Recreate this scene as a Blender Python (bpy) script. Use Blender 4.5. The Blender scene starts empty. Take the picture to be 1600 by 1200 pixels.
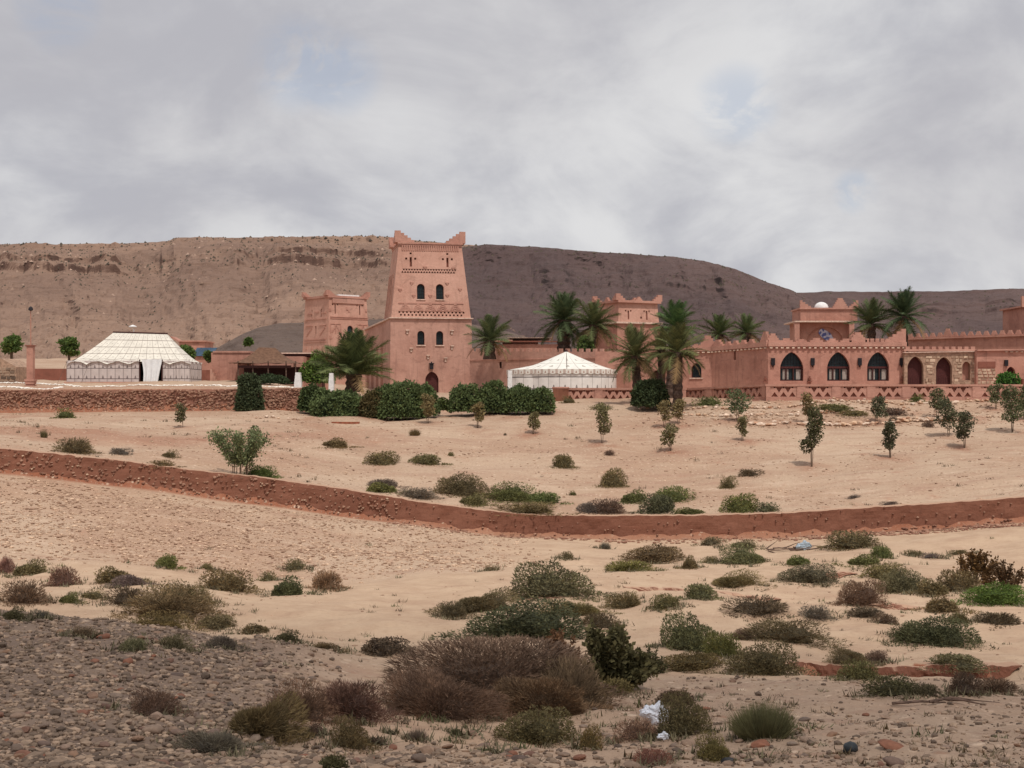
import bpy, math, random
import numpy as np
from mathutils import Vector, Matrix
from mathutils.geometry import tessellate_polygon
random.seed(7); RNG = np.random.default_rng(7)
R = math.radians
SC = bpy.context.scene; COL = SC.collection

# ------------------------------------------------------------ camera, sky, sun
F = 2198.0; HOR = 615.0                      # pixels of the 1600 px wide photograph
cam = bpy.data.cameras.new('camera'); camo = bpy.data.objects.new('camera', cam); COL.objects.link(camo)
cam.sensor_width = 36.0; cam.lens = 36.0 * F / 1600; cam.shift_y = (HOR - 600) / 1600
cam.clip_start = 0.1; cam.clip_end = 9000
camo.location = (0, 0, 0); camo.rotation_euler = (R(90), 0, 0); SC.camera = camo

SUN_EL, SUN_AZ = 60.0, 24.0                  # high, behind the camera and to its right
S = Vector((math.sin(R(SUN_AZ)) * math.cos(R(SUN_EL)), -math.cos(R(SUN_AZ)) * math.cos(R(SUN_EL)), math.sin(R(SUN_EL))))
sl = bpy.data.lights.new('sun', 'SUN'); sl.energy = 2.7; sl.angle = R(3.0); sl.color = (1.0, 0.95, 0.88)
so = bpy.data.objects.new('sun', sl); COL.objects.link(so)
so.rotation_euler = S.to_track_quat('Z', 'Y').to_euler(); so.location = (20, -40, 60)

W = bpy.data.worlds.new('World'); SC.world = W; W.use_nodes = True
nt = W.node_tree; nt.nodes.clear()
def N(t, kind, **kw):
    n = t.nodes.new(kind)
    for k, v in kw.items(): setattr(n, k, v)
    return n
def math_(t, op, a, b=None, c=None, clamp=False):
    n = t.nodes.new('ShaderNodeMath'); n.operation = op; n.use_clamp = clamp
    for i, v in enumerate((a, b, c)):
        if v is None: continue
        if isinstance(v, (int, float)): n.inputs[i].default_value = v
        else: t.links.new(v, n.inputs[i])
    return n.outputs[0]
def mix_(t, fac, a, b, mode='MIX'):
    n = t.nodes.new('ShaderNodeMix'); n.data_type = 'RGBA'; n.blend_type = mode
    for i, v in ((0, fac), (6, a), (7, b)):
        if isinstance(v, (int, float)): n.inputs[i].default_value = v
        elif isinstance(v, tuple): n.inputs[i].default_value = (*v[:3], 1)
        else: t.links.new(v, n.inputs[i])
    return n.outputs[2]
def ramp_(t, fac, lo, hi, smooth=True):
    n = t.nodes.new('ShaderNodeMapRange'); n.clamp = True
    n.interpolation_type = 'SMOOTHSTEP' if smooth else 'LINEAR'
    n.inputs[1].default_value = lo; n.inputs[2].default_value = hi
    t.links.new(fac, n.inputs[0]); return n.outputs[0]
def noise_(t, vec, scale, detail=3, rough=0.55, dist=0.0):
    n = t.nodes.new('ShaderNodeTexNoise'); n.inputs['Scale'].default_value = scale
    n.inputs['Detail'].default_value = detail; n.inputs['Roughness'].default_value = rough
    n.inputs['Distortion'].default_value = dist
    if vec is not None: t.links.new(vec, n.inputs['Vector'])
    return n.outputs[0]
tc = N(nt, 'ShaderNodeTexCoord'); sx = N(nt, 'ShaderNodeSeparateXYZ'); nt.links.new(tc.outputs['Generated'], sx.inputs[0])
zz = math_(nt, 'ADD', math_(nt, 'MAXIMUM', sx.outputs[2], 0.0), 0.55)
cx = N(nt, 'ShaderNodeCombineXYZ')
nt.links.new(math_(nt, 'DIVIDE', sx.outputs[0], zz), cx.inputs[0]); nt.links.new(math_(nt, 'DIVIDE', sx.outputs[1], zz), cx.inputs[1])
cx.inputs[2].default_value = 3.7
sky = N(nt, 'ShaderNodeTexSky', sky_type='NISHITA', sun_disc=False, sun_elevation=R(SUN_EL), sun_rotation=R(180 - SUN_AZ))
skyc = N(nt, 'ShaderNodeVectorMath', operation='SCALE'); nt.links.new(sky.outputs[0], skyc.inputs[0]); skyc.inputs[3].default_value = 1.0
n1 = noise_(nt, cx.outputs[0], 2.6, 7, 0.56, 0.4)
cz = N(nt, 'ShaderNodeVectorMath', operation='ADD'); nt.links.new(cx.outputs[0], cz.inputs[0]); cz.inputs[1].default_value = (7.3, 2.1, 1.0)
n2 = noise_(nt, cz.outputs[0], 5.2, 8, 0.56, 0.5)
n3 = noise_(nt, cz.outputs[0], 1.5, 4, 0.5, 0.2)
dens = math_(nt, 'ADD', math_(nt, 'MULTIPLY', n1, 0.5), math_(nt, 'MULTIPLY', n2, 0.5))
shade = ramp_(nt, dens, 0.38, 0.60)
ccol = mix_(nt, shade, (4.75, 4.78, 5.2), (7.3, 7.28, 7.35))
ccol = mix_(nt, math_(nt, 'MULTIPLY', ramp_(nt, n3, 0.42, 0.62), 0.35), ccol, (4.75, 4.6, 4.85))
n2b = noise_(nt, cz.outputs[0], 11.0, 7, 0.62, 0.9)
gap = 0.0                                             # small rifts in the overcast
for gpx, gpy, gw in ((465, 100, 1.7), (530, 115, 1.5), (1150, 165, 1.5), (90, 15, 1.4), (1335, 300, .8), (2300, -500, 5), (-900, -700, 6), (600, -1500, 8), (3500, 0, 6)):
    gd = Vector(((gpx - 800) / F, 1, (HOR - gpy) / F)).normalized(); dp = N(nt, 'ShaderNodeVectorMath', operation='DOT_PRODUCT'); nt.links.new(tc.outputs['Generated'], dp.inputs[0]); dp.inputs[1].default_value = gd
    gap = math_(nt, 'ADD', gap, math_(nt, 'MULTIPLY', ramp_(nt, dp.outputs['Value'], math.cos(R(gw * 1.3)), math.cos(R(gw * .1))), ramp_(nt, n2b, 0.60, 0.40)))
gap = math_(nt, 'MULTIPLY', math_(nt, 'MINIMUM', gap, 1.0), .42)
sky_b = mix_(nt, 0.55, skyc.outputs[0], (4.4, 5.1, 6.6))
fin = mix_(nt, gap, ccol, sky_b)
bg = N(nt, 'ShaderNodeBackground'); nt.links.new(fin, bg.inputs[0]); bg.inputs[1].default_value = 0.10
wo = N(nt, 'ShaderNodeOutputWorld'); nt.links.new(bg.outputs[0], wo.inputs[0])
SC.view_settings.view_transform = 'Standard'; SC.view_settings.look = 'None'
SC.view_settings.gamma = 1; SC.view_settings.exposure = 0.0; SC.view_settings.use_curve_mapping = False

# ------------------------------------------------------------ helpers
def lin(r, g, b):
    f = lambda c: c / 12.92 if c <= .04045 else ((c + .055) / 1.055) ** 2.4
    return (f(r / 255), f(g / 255), f(b / 255))
def P(px, py, D): return Vector(((px - 800) / F * D, D, (HOR - py) / F * D))
def X(px, D): return (px - 800) / F * D
def Zp(py, D): return (HOR - py) / F * D

def tag(o, label=None, cat=None, group=None, kind=None):
    if label: o['label'] = label
    if cat: o['category'] = cat
    if group: o['group'] = group
    if kind: o['kind'] = kind
    return o
def thing(name, loc, yaw=0.0, label=None, cat=None, group=None):
    o = bpy.data.objects.new(name, None); COL.objects.link(o); o.empty_display_size = 0.5
    o.location = loc; o.rotation_euler = (0, 0, yaw); return tag(o, label, cat, group)
def link(name, me, mat=None, parent=None, color=None):
    o = bpy.data.objects.new(name, me); COL.objects.link(o)
    if mat is not None and len(me.materials) == 0: me.materials.append(mat)
    if parent is not None: o.parent = parent
    if color: o.color = (*color, 1)
    return o
def np_mesh(name, V, Fc, smooth=False, attrs=None):
    """V (n,3), Fc (m,k) with k = 3 or 4"""
    V = np.asarray(V, np.float32); Fc = np.asarray(Fc, np.int32)
    me = bpy.data.meshes.new(name); k = Fc.shape[1]; m = len(Fc)
    me.vertices.add(len(V)); me.vertices.foreach_set('co', V.ravel())
    me.loops.add(m * k); me.loops.foreach_set('vertex_index', Fc.ravel())
    me.polygons.add(m); me.polygons.foreach_set('loop_start', np.arange(0, m * k, k, dtype=np.int32))
    me.polygons.foreach_set('loop_total', np.full(m, k, np.int32))
    me.polygons.foreach_set('use_smooth', np.full(m, smooth, bool))
    me.update(calc_edges=True)
    for nm, dom, arr in (attrs or []):
        a = me.attributes.new(nm, 'FLOAT', dom); a.data.foreach_set('value', np.asarray(arr, np.float32))
    return me
class MB:
    def __init__(s): s.v = []; s.f = []; s.uv = {}
    def add(s, pts, faces):
        b = len(s.v); s.v += [tuple(p) for p in pts]; s.f += [tuple(b + i for i in f) for f in faces]; return s
    def box(s, x0, x1, y0, y1, z0, z1):
        return s.add([(x0, y0, z0), (x1, y0, z0), (x1, y1, z0), (x0, y1, z0), (x0, y0, z1), (x1, y0, z1), (x1, y1, z1), (x0, y1, z1)],
                     [(0, 3, 2, 1), (4, 5, 6, 7), (0, 1, 5, 4), (1, 2, 6, 5), (2, 3, 7, 6), (3, 0, 4, 7)])
    def fbox(s, fr, u0, u1, v0, v1, n0, n1):
        p = [fr.at(u, v, n) for n in (n0, n1) for (u, v) in ((u0, v0), (u1, v0), (u1, v1), (u0, v1))]
        return s.add(p, [(0, 3, 2, 1), (4, 5, 6, 7), (0, 1, 5, 4), (1, 2, 6, 5), (2, 3, 7, 6), (3, 0, 4, 7)])
    def prism(s, fr, poly, n0, n1):
        """poly (u,v) CCW; extruded from n0 to n1 along N"""
        m = len(poly); p = [fr.at(u, v, n0) for u, v in poly] + [fr.at(u, v, n1) for u, v in poly]
        tri = tessellate_polygon([[Vector((u, v, 0)) for u, v in poly]])
        fs = []
        for t in tri:
            a, b, c = [Vector(poly[i]) for i in t]
            if (b - a).cross(c - a) < 0: t = (t[0], t[2], t[1])
            fs.append(tuple(i + m for i in t)); fs.append((t[0], t[2], t[1]))
        for i in range(m):
            j = (i + 1) % m; fs.append((i, j, j + m, i + m))
        return s.add(p, fs)
    def face(s, fr, outer, holes=(), depth=0.0, n=0.0, flip=False):
        loops = [[Vector((u, v, 0)) for u, v in outer]] + [[Vector((u, v, 0)) for u, v in h] for h in holes]
        flat = [q for l in loops for q in l]
        fs = []
        for t in tessellate_polygon(loops):
            a, b, c = [flat[i] for i in t]
            cr = (b - a).x * (c - a).y - (b - a).y * (c - a).x
            if abs(cr) < 1e-9: continue
            if (cr < 0) != flip: t = (t[0], t[2], t[1])
            fs.append(tuple(t))
        s.add([fr.at(q.x, q.y, n) for q in flat], fs)
        if depth:
            for h in holes:
                m = len(h); pts = [fr.at(u, v, n) for u, v in h] + [fr.at(u, v, n - depth) for u, v in h]
                s.add(pts, [(i, i + m, (i + 1) % m + m, (i + 1) % m) for i in range(m)])
        return s
    def tube(s, pts, rad, n=6, cap=True):
        pts = [Vector(p) for p in pts]; b = len(s.v)
        for i, p in enumerate(pts):
            d = (pts[min(i + 1, len(pts) - 1)] - pts[max(i - 1, 0)]).normalized()
            a = d.orthogonal().normalized() if abs(d.z) < .9 else Vector((1, 0, 0)); a = (a - d * a.dot(d)).normalized(); c = d.cross(a)
            r = rad[i] if hasattr(rad, '__len__') else rad
            for k in range(n):
                t = 2 * math.pi * k / n; s.v.append(tuple(p + (a * math.cos(t) + c * math.sin(t)) * r))
        for i in range(len(pts) - 1):
            for k in range(n):
                k2 = (k + 1) % n; s.f.append((b + i * n + k, b + i * n + k2, b + (i + 1) * n + k2, b + (i + 1) * n + k))
        if cap:
            s.f.append(tuple(b + k for k in range(n))[::-1]); s.f.append(tuple(b + (len(pts) - 1) * n + k for k in range(n)))
        return s
    def lathe(s, prof, c=(0, 0, 0), n=12):
        b = len(s.v)
        for r, z in prof:
            for k in range(n):
                t = 2 * math.pi * k / n; s.v.append((c[0] + r * math.cos(t), c[1] + r * math.sin(t), c[2] + z))
        for i in range(len(prof) - 1):
            for k in range(n):
                k2 = (k + 1) % n; s.f.append((b + i * n + k, b + i * n + k2, b + (i + 1) * n + k2, b + (i + 1) * n + k))
        s.f.append(tuple(b + (len(prof) - 1) * n + k for k in range(n)))
        return s
    def build(s, name, mat, parent=None, smooth=False, color=None):
        me = bpy.data.meshes.new(name); me.from_pydata(s.v, [], s.f); me.update()
        if smooth: me.polygons.foreach_set('use_smooth', [True] * len(me.polygons))
        return link(name, me, mat, parent, color)
class Fr:
    def __init__(s, O, U, V): s.O = Vector(O); s.U = Vector(U).normalized(); s.V = Vector(V).normalized(); s.N = s.U.cross(s.V).normalized()
    def at(s, u, v, n=0.0): return s.O + s.U * u + s.V * v + s.N * n
def rect(uc, v0, w, h): return [(uc - w / 2, v0), (uc + w / 2, v0), (uc + w / 2, v0 + h), (uc - w / 2, v0 + h)]
def arch(uc, v0, w, h, pointed=0.0, n=12):
    """upright sides then an arch; pointed 0 = round, up to 1 = sharp"""
    r = w / 2; rise = r * (1 + .45 * pointed); vs = v0 + h - rise; L = [(uc - r, v0), (uc + r, v0)]
    for k in range(n + 1):
        t = math.pi * k / n; c, q = math.cos(t), math.sin(t)
        L.append((uc + r * c, vs + rise * (q ** (1 + .0 * pointed)) * (1 - .18 * pointed * (1 - abs(c)) * 0) if pointed == 0 else vs + rise * (1 - abs(c) ** (2.0 - .55 * pointed)) ** .62))
    return L
def battered(mb, w, d, h, ins, holes=None, depth=0.2, z0=0.0, top=True, off=0.0, skip=()):
    """box with inward leaning faces; front face at y=off; returns side frames"""
    holes = holes or {}; L = math.hypot(h, ins)
    fr = {'front': Fr((0, off, z0), (1, 0, 0), (0, ins, h)), 'left': Fr((-w / 2, off + d / 2, z0), (0, -1, 0), (ins, 0, h)),
          'right': Fr((w / 2, off + d / 2, z0), (0, 1, 0), (-ins, 0, h)), 'back': Fr((0, off + d, z0), (-1, 0, 0), (0, -ins, h))}
    for k, f in fr.items():
        if k in skip: continue
        W_ = w if k in ('front', 'back') else d
        mb.face(f, [(-W_ / 2, 0), (W_ / 2, 0), (W_ / 2 - ins, L), (-W_ / 2 + ins, L)], holes.get(k, ()), depth)
    if top:
        mb.add([(-w / 2 + ins, off + ins, z0 + h), (w / 2 - ins, off + ins, z0 + h), (w / 2 - ins, off + d - ins, z0 + h), (-w / 2 + ins, off + d - ins, z0 + h)], [(0, 1, 2, 3)])
    return fr

# ------------------------------------------------------------ materials
def new_mat(name):
    m = bpy.data.materials.new(name); m.use_nodes = True; t = m.node_tree; b = t.nodes['Principled BSDF']
    b.inputs['Roughness'].default_value = .9; b.inputs['Specular IOR Level'].default_value = .2
    return m, t, b
def pos_(t):
    g = t.nodes.new('ShaderNodeNewGeometry'); return g.outputs['Position']
def bump_(t, b, h, strength=.4, dist=.03):
    n = t.nodes.new('ShaderNodeBump'); n.inputs['Strength'].default_value = strength; n.inputs['Distance'].default_value = dist
    t.links.new(h, n.inputs['Height']); t.links.new(n.outputs[0], b.inputs['Normal'])
def stretch_(t, vec, s):
    n = t.nodes.new('ShaderNodeVectorMath'); n.operation = 'MULTIPLY'; t.links.new(vec, n.inputs[0]); n.inputs[1].default_value = s; return n.outputs[0]
def adobe(name, c1, c2, streak=.35, brick=False):
    m, t, b = new_mat(name); p = pos_(t)
    a = noise_(t, p, .35, 5, .6); f = noise_(t, p, 3.5, 6, .65); g = noise_(t, stretch_(t, p, (2.2, 2.2, .22)), 1.3, 4, .6)
    q_ = noise_(t, stretch_(t, p, (1, 1, 1.6)), .9, 7, .7, .8); col = mix_(t, ramp_(t, a, .35, .68), c1, c2); col = mix_(t, math_(t, 'MULTIPLY', ramp_(t, q_, .52, .64), .5), col, tuple(x * .68 for x in c2)); col = mix_(t, math_(t, 'MULTIPLY', ramp_(t, q_, .45, .34), .45), col, tuple(min(1, x * 1.18 + .02) for x in c1))
    col = mix_(t, math_(t, 'MULTIPLY', ramp_(t, g, .52, .72), streak), col, tuple(x * .55 for x in c2))
    col = mix_(t, math_(t, 'MULTIPLY', ramp_(t, f, .5, .8), .35), col, tuple(min(1, x * 1.3) for x in c1))
    col = mix_(t, math_(t, 'MULTIPLY', ramp_(t, f, .48, .3), .3), col, tuple(x * .6 for x in c1))
    t.links.new(col, b.inputs['Base Color']); h = noise_(t, p, 9, 5, .6); bump_(t, b, h, .5, .04); return m
def flat_mat(name, c, rough=.85, var=.25, scale=6):
    m, t, b = new_mat(name); p = pos_(t); a = noise_(t, p, scale, 4, .6)
    col = mix_(t, ramp_(t, a, .3, .7), tuple(x * (1 - var) for x in c), tuple(min(1, x * (1 + var)) for x in c))
    t.links.new(col, b.inputs['Base Color']); b.inputs['Roughness'].default_value = rough; bump_(t, b, a, .3, .02); return m
M = {}
M['adobe'] = adobe('adobe_plaster', (.55, .315, .24), (.475, .255, .19), .3)
M['adobe_low'] = adobe('adobe_plaster_lower', (.50, .285, .22), (.41, .22, .168), .4)
M['adobe_red'] = adobe('adobe_red', (.47, .245, .185), (.37, .178, .132), .45)
M['adobe_trim'] = adobe('adobe_trim', (.50, .27, .205), (.43, .215, .163), .2)
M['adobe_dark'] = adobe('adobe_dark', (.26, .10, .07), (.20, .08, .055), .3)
M['slab'] = flat_mat('pale_slab', (.62, .45, .36))
M['pale_stone'] = flat_mat('pale_tile', (.68, .50, .38))
M['white'] = flat_mat('white_paint', (.74, .72, .70), .7, .1)
M['wood'] = flat_mat('dark_wood', (.055, .02, .017), .6, .3, 20)
M['wood_red'] = flat_mat('red_brown_door', (.075, .022, .02), .6, .25, 12)
M['iron'] = flat_mat('black_iron', (.02, .017, .02), .5, .2)
M['glass'] = flat_mat('dark_glass', (.018, .028, .03), .18, .2, 2)
M['curtain'] = flat_mat('window_curtain', (.36, .31, .27), .9, .15, 8)
M['reed'] = flat_mat('brown_tent_cloth', (.155, .085, .055), .95, .25, 5)
M['stone'] = flat_mat('ochre_stone', (.50, .36, .26), .9, .45, 3.2)
M['mortar'] = flat_mat('mortar_wall', (.36, .235, .165), .95, .3, 4)
M['panel_blue'] = flat_mat('solar_glass', (.05, .085, .13), .3, .2, 1)
M['white_plastic'] = flat_mat('plastic_bag', (.66, .68, .74), .4, .12, 14)
M['bluecloth'] = flat_mat('blue_grey_cloth', (.35, .42, .48), .7, .2, 10)
M['deadwood'] = flat_mat('dead_wood', (.13, .085, .065), .95, .35, 9)
def tint_mat(name, c_a, c_b, objcol=False, translucent=0.0, rough=.85, scale=9.0):
    m, t, b = new_mat(name); at = N(t, 'ShaderNodeAttribute', attribute_name='tint')
    if objcol:
        oi = N(t, 'ShaderNodeObjectInfo'); f = mix_(t, 1.0, oi.outputs['Color'], (1, 1, 1), 'MULTIPLY')
        lo = mix_(t, 1.0, f, c_a, 'MULTIPLY'); hi = mix_(t, 1.0, f, c_b, 'MULTIPLY')
    else: lo, hi = c_a, c_b
    col = mix_(t, at.outputs['Fac'], lo, hi)
    nz = noise_(t, pos_(t), scale, 3, .6); col = mix_(t, math_(t, 'MULTIPLY', ramp_(t, nz, .4, .7), .35), col, mix_(t, 1.0, col, (.6, .58, .55), 'MULTIPLY'))
    t.links.new(col, b.inputs['Base Color']); b.inputs['Roughness'].default_value = rough
    if translucent:
        tr = N(t, 'ShaderNodeBsdfTranslucent'); t.links.new(col, tr.inputs[0]); mx = N(t, 'ShaderNodeMixShader'); mx.inputs[0].default_value = translucent
        t.links.new(b.outputs[0], mx.inputs[1]); t.links.new(tr.outputs[0], mx.inputs[2]); t.links.new(mx.outputs[0], t.nodes['Material Output'].inputs[0])
    return m
M['plant'] = tint_mat('shrub_foliage', (.68, .66, .64), (1.8, 1.7, 1.5), True, .22)
M['bark'] = flat_mat('bark', (.14, .095, .065), .95, .3, 8)
M['palm_bark'] = flat_mat('palm_bark', (.085, .055, .042), .95, .45, 7)
M['rock'] = tint_mat('loose_stone', (.115, .082, .062), (.44, .31, .22), False, 0, .9, 14)
M['rock_warm'] = tint_mat('pale_loose_stone', (.26, .15, .10), (.66, .47, .33), False, 0, .9, 6)
# single stones: each its own shade
m, t, b = new_mat('single_stone'); oi = N(t, 'ShaderNodeObjectInfo'); rp = N(t, 'ShaderNodeValToRGB'); t.links.new(oi.outputs['Random'], rp.inputs[0])
cr = rp.color_ramp; cr.elements[0].color = (.13, .10, .085, 1); cr.elements[1].color = (.40, .27, .20, 1)
for q, c in ((.12, (.30, .13, .08)), (.25, (.22, .15, .12)), (.4, (.33, .19, .12)), (.55, (.27, .20, .155)), (.7, (.36, .24, .17)), (.85, (.20, .145, .115))):
    e = cr.elements.new(q); e.color = (*c, 1)
nz = noise_(t, pos_(t), 16, 5, .6); t.links.new(mix_(t, ramp_(t, nz, .35, .75), mix_(t, 1.0, rp.outputs[0], (.7, .7, .7), 'MULTIPLY'), rp.outputs[0]), b.inputs['Base Color']); bump_(t, b, nz, .5, .01)
M['one_stone'] = m
# ground: colour driven by what the ground is made of at each place
def ground_material():
    m, t, b = new_mat('desert_ground'); p = pos_(t)
    att = lambda n: N(t, 'ShaderNodeAttribute', attribute_name=n).outputs['Fac']
    n1 = noise_(t, p, .12, 5, .6); n2 = noise_(t, p, .9, 6, .65); n3 = noise_(t, p, 7, 5, .7); n4 = noise_(t, p, 38, 3, .6)
    sand = mix_(t, ramp_(t, n2, .35, .7), (.52, .37, .252), (.435, .292, .195))
    dust = mix_(t, ramp_(t, n1, .4, .62), (.475, .338, .238), (.405, .262, .178))
    dust = mix_(t, math_(t, 'MULTIPLY', ramp_(t, n2, .56, .72), .5), dust, (.40, .205, .13))
    nr_ = noise_(t, stretch_(t, p, (.35, 1.6, 1)), .8, 6, .65, .6); dust = mix_(t, math_(t, 'MULTIPLY', ramp_(t, nr_, .5, .66), .6), dust, (.36, .215, .15)); dust = mix_(t, math_(t, 'MULTIPLY', ramp_(t, nr_, .44, .34), .5), dust, (.56, .41, .30))
    sand = mix_(t, math_(t, 'MULTIPLY', ramp_(t, nr_, .5, .7), .5), sand, (.36, .225, .155))
    cob = mix_(t, ramp_(t, n2, .35, .7), (.235, .165, .122), (.17, .118, .09))
    red = mix_(t, ramp_(t, n2, .35, .7), (.27, .10, .055), (.34, .15, .09))
    col = mix_(t, att('sandy'), dust, sand); col = mix_(t, att('cobble'), col, cob); col = mix_(t, att('red'), col, red)
    vo = N(t, 'ShaderNodeTexVoronoi'); vo.inputs['Scale'].default_value = 5.0; t.links.new(p, vo.inputs['Vector'])
    vh = N(t, 'ShaderNodeSeparateColor'); t.links.new(vo.outputs['Color'], vh.inputs[0])
    peb = math_(t, 'MULTIPLY', ramp_(t, vo.outputs['Distance'], .42, .22), ramp_(t, vh.outputs[0], .45, .55))
    peb = math_(t, 'MULTIPLY', peb, math_(t, 'SUBTRACT', 1.0, att('sandy')))
    pc = mix_(t, vh.outputs[1], (.30, .17, .11), (.66, .50, .37))
    col = mix_(t, math_(t, 'MULTIPLY', peb, .7), col, pc)
    vo2 = N(t, 'ShaderNodeTexVoronoi'); vo2.inputs['Scale'].default_value = 16.0; t.links.new(p, vo2.inputs['Vector'])
    vh2 = N(t, 'ShaderNodeSeparateColor'); t.links.new(vo2.outputs['Color'], vh2.inputs[0])
    peb2 = math_(t, 'MULTIPLY', ramp_(t, vo2.outputs['Distance'], .4, .25), ramp_(t, vh2.outputs[0], .35, .5))
    peb2 = math_(t, 'MULTIPLY', peb2, math_(t, 'SUBTRACT', 1.0, math_(t, 'MULTIPLY', att('sandy'), .8)))
    col = mix_(t, math_(t, 'MULTIPLY', peb2, .55), col, mix_(t, vh2.outputs[1], (.22, .13, .09), (.58, .42, .31)))
    col = mix_(t, math_(t, 'MULTIPLY', ramp_(t, n3, .45, .75), .3), col, mix_(t, 1.0, col, (.62, .56, .52), 'MULTIPLY'))
    t.links.new(col, b.inputs['Base Color'])
    h = math_(t, 'ADD', math_(t, 'MULTIPLY', n3, .6), math_(t, 'ADD', math_(t, 'MULTIPLY', n4, .15), math_(t, 'MULTIPLY', math_(t, 'ADD', peb, peb2), .35)))
    bump_(t, b, h, .55, .07); return m
M['ground'] = ground_material()
def hill_material(name, ca, cb, cliff):
    m, t, b = new_mat(name); p = pos_(t)
    g = N(t, 'ShaderNodeNewGeometry'); sz = N(t, 'ShaderNodeSeparateXYZ'); t.links.new(g.outputs['True Normal'], sz.inputs[0])
    ps = stretch_(t, p, (1, 1, 3.2)); n1 = noise_(t, p, .012, 5, .6); n2 = noise_(t, ps, .07, 7, .7); n3 = noise_(t, p, .5, 4, .75)
    st = noise_(t, stretch_(t, p, (.06, .06, 3.0)), .5, 3, .6)
    col = mix_(t, ramp_(t, n1, .35, .65), ca, cb)
    col = mix_(t, math_(t, 'MULTIPLY', ramp_(t, n2, .5, .66), .55), col, mix_(t, 1.0, col, (.6, .55, .52), 'MULTIPLY'))
    col = mix_(t, math_(t, 'MULTIPLY', ramp_(t, st, .52, .66), .35), col, mix_(t, 1.0, col, (.66, .62, .6), 'MULTIPLY'))
    col = mix_(t, math_(t, 'MULTIPLY', ramp_(t, n3, .56, .68), .65), col, mix_(t, 1.0, col, (.42, .40, .38), 'MULTIPLY'))
    col = mix_(t, math_(t, 'MULTIPLY', ramp_(t, n3, .42, .33), .3), col, mix_(t, 1.0, col, (1.4, 1.35, 1.3), 'MULTIPLY'))
    col = mix_(t, ramp_(t, sz.outputs[2], .62, .40), col, cliff)
    t.links.new(col, b.inputs['Base Color']); bump_(t, b, math_(t, 'ADD', n2, n3), .7, 1.2); return m
M['hill'] = hill_material('tan_hillside', (.30, .192, .138), (.22, .138, .102), (.125, .072, .054))
M['hill_dark'] = hill_material('dark_shaded_hillside', (.125, .080, .072), (.092, .060, .057), (.055, .038, .035))  # dark rock tone with the cloud's shade put into the colour

M['spur'] = hill_material('brown_spur', (.15, .105, .085), (.12, .085, .07), (.10, .07, .058))
# ------------------------------------------------------------ numpy noise and terrain
def _h(ix, iy, s):
    n = (ix * 374761393 + iy * 668265263 + s * 974711) & 0xffffffff
    n = ((n ^ (n >> 13)) * 1274126177) & 0xffffffff
    return ((n ^ (n >> 16)) & 0xffffff) / float(0xffffff)
def vn(x, y, s=0):
    x = np.asarray(x, float); y = np.asarray(y, float); ix = np.floor(x).astype(np.int64); iy = np.floor(y).astype(np.int64)
    fx = x - ix; fy = y - iy; fx = fx * fx * (3 - 2 * fx); fy = fy * fy * (3 - 2 * fy)
    a = _h(ix, iy, s); b_ = _h(ix + 1, iy, s); c = _h(ix, iy + 1, s); d = _h(ix + 1, iy + 1, s)
    return (a * (1 - fx) + b_ * fx) * (1 - fy) + (c * (1 - fx) + d * fx) * fy
def fbm(x, y, s=0, o=4, g=.5):
    r = 0; a = 1; tt = 0
    for i in range(o): r = r + a * (vn(x * 2 ** i + 17 * i, y * 2 ** i - 9 * i, s + i) - .5); tt += a; a *= g
    return r / tt * 2
def sst(a, b, x): q = np.clip((x - a) / (b - a), 0, 1); return q * q * (3 - 2 * q)

COLS = np.array([-200, 0, 200, 400, 600, 800, 1000, 1200, 1400, 1600, 1800], float)
_e = lambda a: [a[0] + (a[0] - a[1]) * .6] + a + [a[-1] + (a[-1] - a[-2]) * .6]
_rows = [
 (12.0, [1164, 1168, 1180, 1188, 1192, 1192, 1192, 1192, 1192]),
 (16.0, [1034, 1045, 1065, 1095, 1120, 1120, 1115, 1115, 1115]),
 (20.0, [956, 968, 997, 1040, 1075, 1078, 1076, 1078, 1080]),
 (24.0, [998, 1003, 1018, 1030, 1041, 1050, 1058, 1066, 1072]),
 (30.0, [970, 974, 983, 985, 985, 990, 1000, 1008, 1014]),
 (38.0, [918, 922, 930, 925, 925, 930, 938, 944, 950]),
 (46.0, [866, 878, 890, 892, 890, 892, 896, 896, 898]),
 (53.0, [800, 820, 842, 860, 866, 868, 866, 862, 858]),
 (59.85, [738, 760, 787, 815, 839, 843, 841, 830, 816]),
 (60.25, [704, 724, 748, 779, 804, 808, 805, 794, 781]),
 (72.0, [676, 683, 695, 720, 730, 730, 725, 720, 715]),
 (84.0, [656, 656, 657, 667, 668, 668, 664, 662, 662]),
 (91.9, [646, 644, 642, 649, 641, 631, 626, 625, 625]),
 (92.85, [645, 643, 641, 648, 640, 630, 626, 625, 625]),
 (93.3, [609, 608, 607, 640, 636, 630, 627, 627, 627]),
 (105.0, [598, 598, 598, 624, 612, 611, 612, 612, 612]),
 (130.0, [592, 592, 594, 616, 608, 606, 606, 606, 606]),
 (180.0, [580, 582, 584, 598, 598, 598, 600, 600, 600]),
 (300.0, [560, 560, 566, 580, 585, 588, 590, 592, 592]),
]
RR = np.array([r for r, _ in _rows])
ZT = np.array([[(HOR - p) / F * r for p in _e(a)] for r, a in _rows])
RR = np.concatenate([[-60, 0, 7], RR, [900, 5000]])
ZT = np.vstack([np.full(11, -1.5), np.full(11, -1.7), np.full(11, -2.25), ZT, ZT[-1] + 2, ZT[-1] + 2])
def bend(x): return 1.4 - 3.2 * np.clip(np.abs(x + 2) / 24, 0, 1.3) ** 2
def bump_r(r): return np.exp(-((r - 60) / 16.0) ** 2)
def to_r(x, y):
    r = np.array(y, float)
    for _ in range(12): r = y - bend(x) * bump_r(r)
    return r
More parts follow.
